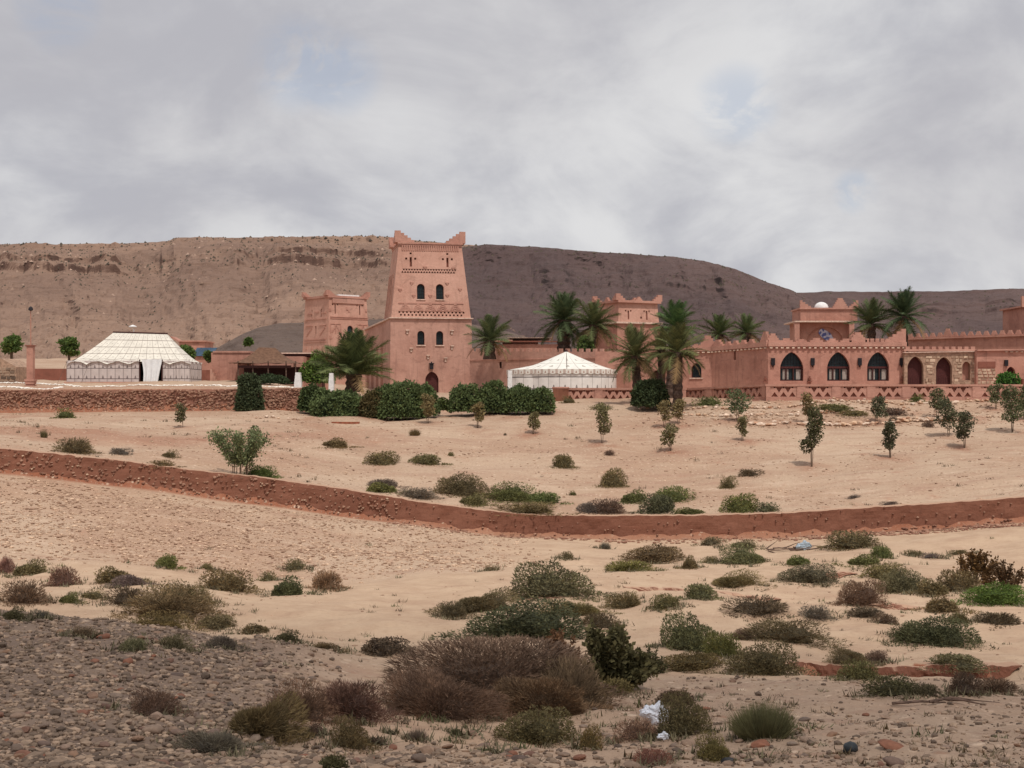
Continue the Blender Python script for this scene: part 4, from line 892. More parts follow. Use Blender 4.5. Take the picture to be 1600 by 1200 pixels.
# ============================================================ TENTS
def uv_mesh(name, V, Fc, UV, mat, parent, smooth=False):
    me = bpy.data.meshes.new(name); me.from_pydata([tuple(v) for v in V], [], Fc); me.update(); l = me.uv_layers.new(name='UVMap')
    for p in me.polygons:
        p.use_smooth = smooth
        for li, vi in zip(p.loop_indices, p.vertices): l.data[li].uv = UV[vi]
    return link(name, me, mat, parent)
def canvas_mat(name, base, line, nu, nv, lw=.05, marks=0.0, var=.1, mark_y=.5, hl=()):
    """canvas with dark seams and small printed motifs; u counts panels, v runs 0..1"""
    m, t, b = new_mat(name); uv = N(t, 'ShaderNodeUVMap'); sp = N(t, 'ShaderNodeSeparateXYZ'); t.links.new(uv.outputs[0], sp.inputs[0])
    u = math_(t, 'MULTIPLY', sp.outputs[0], float(nu)); v = math_(t, 'MULTIPLY', sp.outputs[1], float(nv))
    def near(x, w): f = math_(t, 'FRACT', math_(t, 'ADD', x, .5)); return math_(t, 'LESS_THAN', math_(t, 'ABSOLUTE', math_(t, 'SUBTRACT', f, .5)), w)
    ln = math_(t, 'MAXIMUM', math_(t, 'MULTIPLY', near(u, lw), .75), near(v, lw * 1.2)) if nv else near(u, lw)
    if not nv: ln = math_(t, 'MULTIPLY', ln, .6)
    for y, w in hl: ln = math_(t, 'MAXIMUM', ln, math_(t, 'LESS_THAN', math_(t, 'ABSOLUTE', math_(t, 'SUBTRACT', sp.outputs[1], y)), w))
    if marks:
        fu = math_(t, 'ABSOLUTE', math_(t, 'SUBTRACT', math_(t, 'FRACT', u), .5)); fv = math_(t, 'FRACT', v) if nv else sp.outputs[1]
        for my in (mark_y if isinstance(mark_y, (list, tuple)) else [mark_y]):
            dv = math_(t, 'SUBTRACT', fv, my - marks)
            bod = math_(t, 'MULTIPLY', math_(t, 'LESS_THAN', fu, math_(t, 'SUBTRACT', .13, math_(t, 'MULTIPLY', dv, .09 / marks / 1.5))), math_(t, 'MULTIPLY', math_(t, 'GREATER_THAN', dv, 0.0), math_(t, 'LESS_THAN', dv, marks * 1.5)))
            ln = math_(t, 'MAXIMUM', ln, math_(t, 'MULTIPLY', bod, .85))
    nz = noise_(t, pos_(t), 2.2, 5, .65); c = mix_(t, ramp_(t, nz, .3, .7), tuple(x * (1 - var * 2) for x in base), base)
    t.links.new(mix_(t, math_(t, 'MULTIPLY', ln, .85), c, line), b.inputs['Base Color']); b.inputs['Roughness'].default_value = .85
    bump_(t, b, noise_(t, pos_(t), 3, 3, .5), .25, .06)
    return m
M['roof_canvas'] = canvas_mat('cream_roof_canvas', (.76, .71, .62), (.17, .12, .10), 1, 5, .035, .05, .08)
M['wall_canvas'] = canvas_mat('tent_wall_canvas', (.58, .50, .47), (.08, .055, .055), 1, 0, .05, .09, .08, [.30, .76], [(.2, .018), (.66, .016)])
M['pav_roof'] = canvas_mat('white_pavilion_canvas', (.80, .77, .70), (.30, .26, .22), 1, 0, .03, .06, .06, [.3, .62], [(.42, .008)])
M['pav_wall'] = canvas_mat('pavilion_wall_canvas', (.76, .72, .68), (.07, .05, .045), 1, 0, .025, .12, .06, [.36], [(.27, .022), (.72, .02)])
M['valance'] = canvas_mat('pavilion_valance', (.76, .73, .66), (.30, .12, .08), 1, 0, .16, .3, .06, [.5])
M['white_cloth'] = flat_mat('white_curtain_cloth', (.72, .72, .72), .9, .06, 4)

BT = thing('caidal_tent', (X(208, 105), 105, 0), 0, 'large cream marquee with steep hipped roof and open white door curtain, on the left terrace', 'tent')
D = 105.0; bx = lambda px: X(px, D) - X(208, D); zg = Zp(599, D); zE = Zp(568, D); zR = Zp(517.5, D)
x0, x1, d0, d1 = bx(104), bx(297), 0.0, 3.9; rx0, rx1, ry = bx(166), bx(251), 1.95
def roof_side(e0, e1, r0, r1, n, m, sag, u0, du):
    V = []; UV = []; Fc = []
    for j in range(m + 1):
        v = j / m; vv = v ** 1.18
        for i in range(n + 1):
            q = i / n; e = Vector(e0).lerp(Vector(e1), q); rr = Vector(r0).lerp(Vector(r1), q); p = e.lerp(rr, v); p.z = e.z + (rr.z - e.z) * vv
            scal = sag * abs(math.sin(math.pi * q * du / 2.35)) * (1 - v) ** 6; p.z += scal - .015 * math.sin(q * n * 1.3) * (1 - v)
            V.append(p); UV.append((u0 + q * du, v * .999 + .0005))
    for j in range(m):
        for i in range(n): a = j * (n + 1) + i; Fc.append((a, a + 1, a + n + 2, a + n + 1))
    return V, UV, Fc
c = [(x0 - .05, d0 - .15, zE - .08), (x1 + .05, d0 - .15, zE - .08), (x1 + .05, d1 + .15, zE - .08), (x0 - .05, d1 + .15, zE - .08)]; ra, rb_ = (rx0, ry, zR), (rx1, ry, zR - .12)
for e0, e1, r0, r1, n, du in ((c[0], c[1], ra, rb_, 66, 14), (c[1], c[2], rb_, rb_, 30, 8), (c[2], c[3], rb_, ra, 40, 14), (c[3], c[0], ra, ra, 30, 8)):
    V, UV, Fc = roof_side(e0, e1, r0, r1, n, 14, .24, 0, du); uv_mesh('roof', V, Fc, UV, M['roof_canvas'], BT, True)
def wall_panels(parent, pts, zb_, zt_, n, mat, name='wall_panel', rip=.035, gap=None):
    """n separate cloth panels along the line of pts"""
    for k in range(n):
        if gap and gap(k): continue
        V = []; UV = []; Fc = []; m = 5
        for i in range(m + 1):
            q = (k + i / m) / n; p = pts(q); nrm = pts(q, True); w_ = rip * math.sin(math.pi * i / m) + .01 * math.sin(q * 97)
            for j in range(4): z = zb_ + (zt_ - zb_) * j / 3; V.append((p[0] + nrm[0] * w_, p[1] + nrm[1] * w_, z)); UV.append((i / m * .999 + .0005, j / 3))
        for i in range(m):
            for j in range(3): a = i * 4 + j; Fc.append((a, a + 4, a + 5, a + 1))
        uv_mesh(name, V, Fc, UV, mat, parent, True)
ln = lambda a, b, nn: (lambda q, nm=False: nn if nm else (a[0] + (b[0] - a[0]) * q, a[1] + (b[1] - a[1]) * q))
wall_panels(BT, ln((x0, 0), (bx(218), 0), (0, -1)), zg, zE + .22, 9, M['wall_canvas'])
wall_panels(BT, ln((bx(254), 0), (x1, 0), (0, -1)), zg, zE + .22, 5, M['wall_canvas'])
wall_panels(BT, ln((x0, d1), (x0, 0), (-1, 0)), zg, zE + .15, 6, M['wall_canvas']); wall_panels(BT, ln((x1, 0), (x1, d1), (1, 0)), zg, zE + .15, 6, M['wall_canvas'])
MB().box(x0 + .1, x1 - .1, 1.2, 3.8, zg, zE).build('interior_shade_box', M['iron'], BT)  # black box in place of the shade inside the tent
fr = Fr((0, 0, 0), (1, 0, 0), (0, 0, 1)); V = []; UV = []; Fc = []; n, m = 24, 12
for j in range(m + 1):
    t_ = j / m; z = zE + .30 + (zg - .02 - zE - .30) * t_; l = bx(222) + .12 * t_ + .1 * math.sin(t_ * 3); r_ = bx(253.5) - .32 * max(0, t_ - .15) ** .8
    for i in range(n + 1): q = i / n; V.append((l + (r_ - l) * q, -.16 - .12 * t_ + .07 * math.sin(q * 19) * (.3 + t_), z + .05 * math.sin(q * 7) * (j == m))); UV.append((q, t_))
for j in range(m):
    for i in range(n): a = j * (n + 1) + i; Fc.append((a, a + n + 1, a + n + 2, a + 1))
uv_mesh('door_curtain', V, Fc, UV, M['white_cloth'], BT, True)
MB().box(x0 - .1, bx(218), -.28, -.08, zg - .05, zg + .12).build('ground_strip', M['adobe'], BT)
for px in (218.5, 253.5): MB().tube([(bx(px), -.05, zg), (bx(px), -.05, zE + .3)], .05).build('pole', M['wood'], BT)
MB().tube([(rx0 - .05, ry, zR + .02), (rx1 + .05, ry, zR - .1)], .06).build('ridge_pole', M['wood'], BT)
rp = MB()
for k in range(4):
    px = (104, 140, 275, 297)[k]; rp.tube([(bx(px), -.1, zE), (bx(px) + (-.35 if k < 2 else .35), -1.0, zg)], .012, 4)
rp.build('guy_rope', M['deadwood'], BT)

PV = thing('pavilion_tent', (X(888, 105), 105, 0), 0, 'round white pavilion tent with a low side lobe and dark banded walls, behind the balustrade', 'tent')
D = 105.0; zg = .03; vx = lambda px: X(px, D) - X(888, D)
def round_tent(cx_, cy_, r, zeave, zpk, nseg, ecc=1.0, con=1.25, wob=0.0):
    m = 10; V = []; UV = []; Fc = []; n = nseg * 4
    for j in range(m + 1):
        v = j / m
        for i in range(n + 1):
            a_ = 2 * math.pi * i / n; rr = r * (1 - v) * (1 - .018 * abs(math.sin(nseg * a_ / 2))) ; z = zeave + (zpk - zeave) * (v ** con)
            V.append((cx_ + rr * math.cos(a_) * ecc, cy_ + rr * math.sin(a_), z + .05 * math.cos(nseg * a_) * (1 - v) ** 3)); UV.append((nseg * i / n, v * .998 + .001))
    for j in range(m):
        for i in range(n): a = j * (n + 1) + i; Fc.append((a, a + 1, a + n + 2, a + n + 1))
    return V, UV, Fc
r1 = vx(968); lobes = ((0, 3.8, r1, Zp(577, D - 2), Zp(546.5, D), 14, 1.0), (vx(848), 3.5, abs(vx(793) - vx(848)), Zp(578, D), Zp(566.5, D), 10, 1.0))
for cx_, cy_, r_, ze, zp_, ns, ec in lobes:
    V, UV, Fc = round_tent(cx_, cy_, r_ * 1.02, ze, zp_, ns, ec, 1.22 if ns > 12 else 1.0); uv_mesh('roof', V, Fc, UV, M['pav_roof'], PV, True)
    circ = lambda q, nm=False, cx_=cx_, cy_=cy_, r_=r_: (math.cos(math.pi * 2 * q + .05), math.sin(math.pi * 2 * q + .05)) if nm else (cx_ + r_ * math.cos(math.pi * 2 * q + .05), cy_ + r_ * math.sin(math.pi * 2 * q + .05))
    wall_panels(PV, circ, zg - .2, ze + .02, ns * 2, M['pav_wall'], rip=.03)
    V = []; UV = []; Fc = []; n = ns * 24
    for i in range(n + 1):
        a_ = 2 * math.pi * i / n; rr = r_ * 1.03; dz = .30 + .07 * abs(math.sin(ns * 1.5 * a_))
        for z in (ze + .06, ze + .06 - dz): V.append((cx_ + rr * math.cos(a_), cy_ + rr * math.sin(a_), z)); UV.append((ns * 3 * i / n, 0 if z < ze else 1))
    for i in range(n): a = i * 2; Fc.append((a, a + 2, a + 3, a + 1))
    uv_mesh('valance', V, Fc, UV, M['valance'], PV)
MB().lathe([(.10, 0), (.12, .08), (.03, .2)], (0, 3.8, Zp(547.2, D)), 8).build('finial', M['wood'], PV)
MB().tube([(vx(882), -.12, zg), (vx(886), .3, Zp(577, D)), (0.0, 3.7, Zp(548, D))], .022, 5).build('guy_rope', M['deadwood'], PV)

# brown awning tent over the terrace by the small red house
D = 108.0; ax = lambda px: X(px, D) - X(410, D)
AW = thing('awning_tent', (X(410, D), D, 0), 0, 'open brown cloth awning on thin poles, left of the palms, dark inside', 'tent')
V = []; UV = []; Fc = []
ridge = [(ax(398), 1.8, Zp(541.5, D)), (ax(424), 1.8, Zp(542.5, D))]; ev = [(ax(357), -.3, Zp(568, D)), (ax(466), -.3, Zp(568.5, D)), (ax(466), 4.2, Zp(567, D)), (ax(357), 4.2, Zp(567, D))]
for e0, e1, a, b in ((ev[0], ev[1], ridge[0], ridge[1]), (ev[1], ev[2], ridge[1], ridge[1]), (ev[2], ev[3], ridge[1], ridge[0]), (ev[3], ev[0], ridge[0], ridge[0])):
    V, UV, Fc = roof_side(e0, e1, a, b, 24, 8, .06, 0, 6); V = [Vector((v.x, v.y, v.z - .22 * math.sin(math.pi * u[1]))) for v, u in zip(V, UV)]; uv_mesh('awning_cloth', V, Fc, UV, M['reed'], AW, True)
for px, y in ((372, 0), (395, 0), (419, 0), (447, 0), (462, 0), (372, 4), (447, 4)): MB().tube([(ax(px), y, Zp(600, D)), (ax(px), y, Zp(564, D))], .045, 6).build('pole', M['deadwood'], AW)
MB().box(ax(366), ax(460), 3.9, 4.1, Zp(600, D), Zp(572, D)).build('back_cloth', M['wood'], AW)
MB().box(ax(372), ax(455), -.1, .0, Zp(575, D), Zp(571, D)).build('valance', M['wood'], AW)

# small red house left of the awning, and the flat porch roof right of it
D = 112.0; hx = lambda px: X(px, D) - X(360, D)
RH = thing('red_house', (X(360, D), D, 0), 0, 'small plain red house between the cream marquee and the brown awning', 'house')
MB().box(hx(330), hx(392), 0, 5, -.3, Zp(551, D)).build('wall', M['adobe_red'], RH); MB().box(hx(333), hx(392), -.1, 4.9, Zp(551, D), Zp(548.5, D)).build('parapet', M['adobe_trim'], RH)
MB().box(hx(388), hx(470), 1.5, 5.5, -.3, Zp(556, D)).build('wall', M['adobe_red'], RH)
st = MB()
for i in range(4): st.box(hx(332) , hx(343 - i * 2.6), -.9 + .0, -.01, Zp(599, D) + i * .28, Zp(599, D) + (i + 1) * .28)
st.build('outside_steps', M['adobe'], RH)
D = 116.0; hx = lambda px: X(px, D) - X(475, D)
PR = thing('porch', (X(475, D), D, 0), 0, 'flat-roofed porch with a pale roof edge between the awning and the small tower', 'porch')
f_ = Fr((hx(436), 0, 0), (1, 0, .02), (0, 0, 1)); MB().box(hx(436), hx(512), -1, 4, Zp(553.2, D), Zp(551.5, D)).build('roof', M['slab'], PR); MB().box(hx(440), hx(512), -.8, 4, Zp(556.5, D), Zp(553.3, D)).build('beam', M['wood'], PR)
MB().box(hx(452), hx(512), 2, 4, 0, Zp(556.6, D)).build('wall', M['adobe_red'], PR); MB().box(hx(466), hx(490), -.2, .2, 0, Zp(575, D)).build('low_wall', M['adobe_trim'], PR)
for px in (440, 470, 507): MB().box(hx(px) - .12, hx(px) + .12, -.8, -.56, 0, Zp(556.6, D)).build('post', M['wood'], PR)

# pillar on the left terrace
D = 99.0; g = gz(X(48, D), D)
PI = thing('stone_pillar', (X(48, D), D, g), 0, 'slender red brick pillar on a stepped base, left of the cream marquee', 'pillar')
MB().box(-.22, .22, -.22, .22, .45, Zp(541, D) - g).build('shaft', M['adobe_red'], PI); MB().box(-.3, .3, -.3, .3, Zp(541, D) - g, Zp(539.3, D) - g).build('capital', M['adobe_dark'], PI)
MB().box(-.34, .34, -.34, .34, .3, .45).box(-.30, .30, -.30, .30, .1, .3).build('plinth', M['adobe_trim'], PI); MB().box(-.24, .24, -.24, .24, -.5, .1).box(-.34, .34, -.34, .34, -.1, .02).build('base', M['adobe_red'], PI)
D = 150.0; o = MB().tube([(0, 0, 0), (0, 0, Zp(486, D) - 1)], [.09, .05], 6).build('lamp_pole', M['adobe_red']); o.location = (X(48, D), D, 1); tag(o, 'thin tall pole with a small dark lamp head far behind the brick pillar', 'lamp post')
MB().lathe([(.05, 0), (.28, .1), (.22, .35), (.05, .5)], (0, 0, Zp(486, D) - 1), 8).build('lamp_head', M['iron'], o)
# grey stone hut at the left edge
D = 104.0; SH = thing('stone_hut', (X(0, D), D, 0), 0, 'grey brown stone hut with a sloping roof, cut by the left edge of the photo', 'hut')
f_ = Fr((-4, 0, .3), (1, 0, 0), (0, 0, 1)); xr = X(25, D) - X(0, D) + 4; L_ = [(0, 0), (xr, 0), (xr, Zp(573, D) - .3), (xr - 1.1, Zp(560, D) - .3), (0, Zp(556, D) - .3)]
MB().prism(f_, L_, -4, 0).build('wall', M['mortar'], SH); o = with_tint(masonry(f_, 0, xr, 0, Zp(573, D) - .3, [], .2).build('stonework', M['rock'], SH), 5); o['kind'] = 'stuff'
# low red wall behind marquee left, far house, solar panels, marquee aerial
D = 118.0; o = MB().box(0, X(104, D) - X(26, D), 0, .5, 0, Zp(576, D)).box(X(104, D) - X(26, D), X(345, D) - X(26, D), .3, .8, 0, Zp(578, D)).build('garden_wall', M['adobe_dark']); o.location = (X(26, D), D, 0); tag(o, 'low dark red garden wall behind the brick pillar and the cream marquee', 'wall')
D = 210.0; FH = thing('far_house', (X(290, D), D, 0), 0, 'distant low red house above the right end of the marquee roof', 'house')
hx = lambda px: X(px, D) - X(290, D)
MB().box(hx(280), hx(320), 0, 6, 0, Zp(534, D)).build('wall', M['adobe_red'], FH); MB().prism(Fr((0, -.2, 0), (1, 0, 0), (0, 0, 1)), [(hx(266), Zp(527, D)), (hx(281), Zp(536, D)), (hx(281), Zp(533, D)), (hx(268), Zp(525.5, D))], -3, 0).build('roof', M['adobe_red'], FH)
MB().box(hx(278), hx(322), -.3, 6.2, Zp(534, D), Zp(532, D)).build('parapet', M['adobe_trim'], FH)
D = 135.0; SP = thing('solar_panel_array', (X(315, D), D, 0), 0, 'tilted blue solar panels behind the right end of the cream marquee', 'solar panels')
hx = lambda px: X(px, D) - X(315, D)
for k in range(4):
    f_ = Fr((hx(299 + k * 8), 0, Zp(556, D)), (1, 0, 0), (.35, .8, .75)); MB().fbox(f_, 0, .46, 0, 1.25, -.04, 0).build('solar_panel', M['panel_blue'], SP)
MB().box(hx(299), hx(334), .2, .3, 0, Zp(556, D)).build('support', M['adobe_red'], SP)
D = 112.0; o = MB().tube([(0, 0, 0), (0, 0, Zp(514, D) - .8)], .04, 5).lathe([(.02, 0), (.32, .12), (.34, .16), (.05, .3)], (-.08, 0, Zp(513.5, D) - .8), 10).build('street_lamp', M['white']); o.location = (X(209, D), D, .8); tag(o, 'white lamp head peeping over the ridge of the cream marquee', 'lamp')

# white stepped posts either side of the stair, white post by the hedge
def white_post(px, base, top, D, w0, w1, label, name='white_post', grp='white posts beside the terrace stair'):
    g = Zp(base, D); o = MB(); h = Zp(top, D) - g
    for i in range(4): f = i / 4; w_ = w0 + (w1 - w0) * f; o.box(-w_ / 2, w_ / 2, -.25, .25, h * f - (.5 if i == 0 else 0), h * (i + 1) / 4 - (.001 if i < 3 else 0))
    q = o.build(name, M['white']); q.location = (X(px, D), D, g); tag(q, label, 'post', grp)
white_post(466, 601, 582, 96, .48, .28, 'left one of the two white stepped posts at the stair by the palm')
white_post(518, 600, 583, 96, .34, .22, 'right one of the two white stepped posts, nearer the bushy palm')
white_post(797, 612, 579, 97, .32, .24, 'slim white post at the left end of the pavilion tent behind the hedge', grp=None)

# ============================================================ long walls of the place
def rough_wall(name, xs, yfun, zt, zb_, thick, mat, label, nv=9, amp=.05, seed=1, cat='wall', cap=.03):
    V = []; n = len(xs); rows = []
    for j in range(nv + 1):
        f = j / nv; z = zb_ + (zt - zb_) * f; y = yfun(xs) - amp * fbm(xs * 1.7, z * 2.2, seed, 4) - .10 * (1 - f); rows.append(np.stack([xs, y, z + (cap * (fbm(xs * 3.3, xs * 0, seed + 4, 3) + .9 * fbm(xs * .31, xs * 0, seed + 6, 2)) if j == nv else 0)], -1))
    top = rows[-1].copy(); top[:, 1] = yfun(xs) + thick; top[:, 2] += .02; rows.append(top)
    bk = top.copy(); bk[:, 2] = zb_; rows.append(bk)
    V = np.concatenate(rows); m_ = len(rows); id_ = np.arange(m_ * n).reshape(m_, n)
    q = np.stack([id_[:-1, :-1], id_[:-1, 1:], id_[1:, 1:], id_[1:, :-1]], -1).reshape(-1, 4)
    o = thing(name, (0, 0, 0), 0, label, cat); link('wall_face', np_mesh(name, V, q, False), mat, o); return o
def wall_stones(parent, xs_rng, yfun, ztf, zbf, n, smin, smax, mat, seed, name='stonework', bias=1.0):
    rg = np.random.default_rng(seed); V = []; Fc = []; T = []; k = 0
    for _ in range(n):
        x = rg.uniform(*xs_rng); f = rg.uniform(0, 1) ** bias; zt_, zb2 = ztf(x), zbf(x); z = zb2 + (zt_ - zb2) * f; y = float(yfun(np.array([x]))[0]) - .1 * (1 - f)
        s1, s2 = rg.uniform(smin, smax) * .5, rg.uniform(smin, smax) * .32; a = rg.uniform(0, 6.28, 6) * .15 + np.arange(6) * 1.047
        V.append(np.stack([x + np.cos(a) * s1, y + .02 + 0 * a, z + np.sin(a) * s2], -1)); V.append(np.stack([x + np.cos(a) * s1 * .6, y - .04 - .03 * rg.uniform(0, 1) + 0 * a, z + np.sin(a) * s2 * .6], -1))
        for q in range(6): p = (q + 1) % 6; Fc += [(k + q, k + p, k + 6 + p, k + 6 + q)]
        Fc += [(k + 6, k + 7, k + 8, k + 9), (k + 6, k + 9, k + 10, k + 11)]; T += [rg.uniform(0, 1)] * 8; k += 12
    o = link(name, np_mesh(name, np.vstack(V), Fc, False, [('tint', 'FACE', T)]), mat, parent); o['kind'] = 'stuff'; return o
TOPX = [(-300, 676), (0, 701), (100, 711), (200, 721), (300, 734), (400, 745), (500, 759), (600, 776), (700, 790), (800, 802), (850, 805), (1000, 806), (1100, 806), (1200, 803), (1300, 797), (1450, 788), (1600, 777), (1900, 756)]
BOTX = [(-300, 714), (0, 738), (100, 748), (200, 760), (300, 775), (400, 787), (500, 801), (600, 815), (700, 829), (800, 839), (850, 842), (1000, 843), (1100, 843), (1200, 841), (1300, 836), (1450, 826), (1600, 814), (1900, 792)]
yw_ = lambda x: 59.98 + bend(x); xs = np.arange(-30, 30.01, .12); Dw = yw_(xs); pxw = 800 + F * xs / Dw
ztw = (HOR - np.interp(pxw, *zip(*TOPX))) / F * Dw; zbw = (HOR - np.interp(pxw, *zip(*BOTX))) / F * Dw
def earth_wall_mat(name, a, b_, dusty=(.45, .28, .19)):
    m, t, b = new_mat(name); p = pos_(t); n1 = noise_(t, stretch_(t, p, (.5, .5, 3.0)), 1.4, 6, .65); n2 = noise_(t, p, 6, 5, .7); n0 = noise_(t, p, .16, 3, .5)
    c = mix_(t, ramp_(t, n0, .4, .6), a, b_); c = mix_(t, math_(t, 'MULTIPLY', ramp_(t, n1, .5, .68), .45), c, tuple(x * 1.5 for x in b_)); c = mix_(t, math_(t, 'MULTIPLY', ramp_(t, n2, .5, .72), .5), c, tuple(x * .6 for x in a))
    g = N(t, 'ShaderNodeNewGeometry'); s = N(t, 'ShaderNodeSeparateXYZ'); t.links.new(g.outputs['True Normal'], s.inputs[0]); c = mix_(t, ramp_(t, s.outputs[2], .75, .95), c, dusty)
    t.links.new(c, b.inputs['Base Color']); bump_(t, b, math_(t, 'ADD', n1, n2), .6, .05); return m
M['rammed'] = earth_wall_mat('rammed_earth', (.225, .096, .061), (.18, .074, .047)); M['rammed2'] = earth_wall_mat('stone_bank_earth', (.29, .145, .10), (.23, .105, .072))
LW = rough_wall('boundary_wall', xs, yw_, ztw, zbw - .45, .45, M['rammed'], 'long low red earth boundary wall winding across the whole slope', 10, .08, 3, cap=.035)
ztf = lambda x: float(np.interp(x, xs, ztw)); zbf = lambda x: float(np.interp(x, xs, zbw))
wall_stones(LW, (-30, -5), yw_, ztf, zbf, 600, .06, .2, M['masonry_red'], 21); wall_stones(LW, (-30, -4), yw_, ztf, zbf, 90, .06, .16, M['rock_warm'], 27, 'pale_stonework', 1.6); wall_stones(LW, (-5, 30), yw_, ztf, zbf, 160, .05, .14, M['masonry_red'], 22)
rubble_f = lambda x: zbf(x) + .02
xs2 = np.arange(-38, X(486, 93.1), .14); D2 = 93.02; px2 = 800 + F * xs2 / D2
zt2 = (HOR - np.interp(px2, [-200, 0, 300, 480, 520], [611, 610, 609, 606, 612])) / F * D2; zb2 = (HOR - np.interp(px2, [-200, 0, 100, 200, 400, 480], [648, 645, 646, 646, 641, 640])) / F * D2
UW = rough_wall('terrace_wall', xs2, lambda x: D2 + 0 * x, zt2, zb2 - .4, .4, M['rammed2'], 'red brown stone retaining wall below the cream marquee on the left', 8, .1, 9)
wall_stones(UW, (-38, X(484, 93.1)), lambda x: D2 - .04 + 0 * x, lambda x: float(np.interp(x, xs2, zt2)), lambda x: float(np.interp(x, xs2, zb2)), 2000, .08, .28, M['masonry_red'], 33)

def gully_bank(name, px0, px1, rc, h0, label, seed, amp=.10):
    px = np.arange(px0, px1, 2.0); rc_ = rc + .45 * fbm(px / 120, px * 0, 5); x = (px - 800) / F * rc_; y = rc_ + bend(x) * bump_r(rc_); zt = gz_xr(x, y + .05, rc_ + .05); f_ = sst(px0, px0 + 60, px) * (1 - sst(px1 - 60, px1, px)); h = h0 * f_ * (.75 + .5 * np.clip(.5 + fbm(px / 25, px * 0, seed, 3), 0, 1))
    rows = []; n = len(px)
    rows.append(np.stack([x, y + .5, zt - .01], -1)); rows.append(np.stack([x, y + .02 - .05 * fbm(px / 9, px * 0, seed + 4, 3), zt + .015 + .03 * f_ * fbm(px / 11, px * 0, seed + 3, 3)], -1))
    for j in range(1, 7):
        q = j / 6; rows.append(np.stack([x + .0 * x, y - amp * f_ * (.2 + q * .8) - .09 * f_ * fbm(px / 10, px * 0 + q * 3, seed + 1, 4) - .10 * q ** 2 * f_, zt - h * q], -1))
    V = np.concatenate(rows); m_ = len(rows); id_ = np.arange(m_ * n).reshape(m_, n); q = np.stack([id_[:-1, :-1], id_[:-1, 1:], id_[1:, 1:], id_[1:, :-1]], -1).reshape(-1, 4)
    return tag(link(name, np_mesh(name, V, q, False), M['rammed']), label, kind='structure')
gully_bank('gully_bank', 1190, 1600, 26.6, .42, 'eroded red earth bank of the gully at right', 7)
gully_bank('gully_bank', 975, 1225, 39.6, .22, 'low eroded red ledge in the wadi right of centre', 17, .25)
gully_bank('gully_bank', 1360, 1470, 37.5, .28, 'short eroded red ledge before the bright green bush', 27, .25)
gully_bank('gully_bank', 1235, 1345, 46.0, .26, 'small eroded ledge under the wall at right', 37, .2)
gully_bank('gully_bank', 820, 880, 36.5, .2, 'small hollow in the sand between the big mounds', 47, .1)

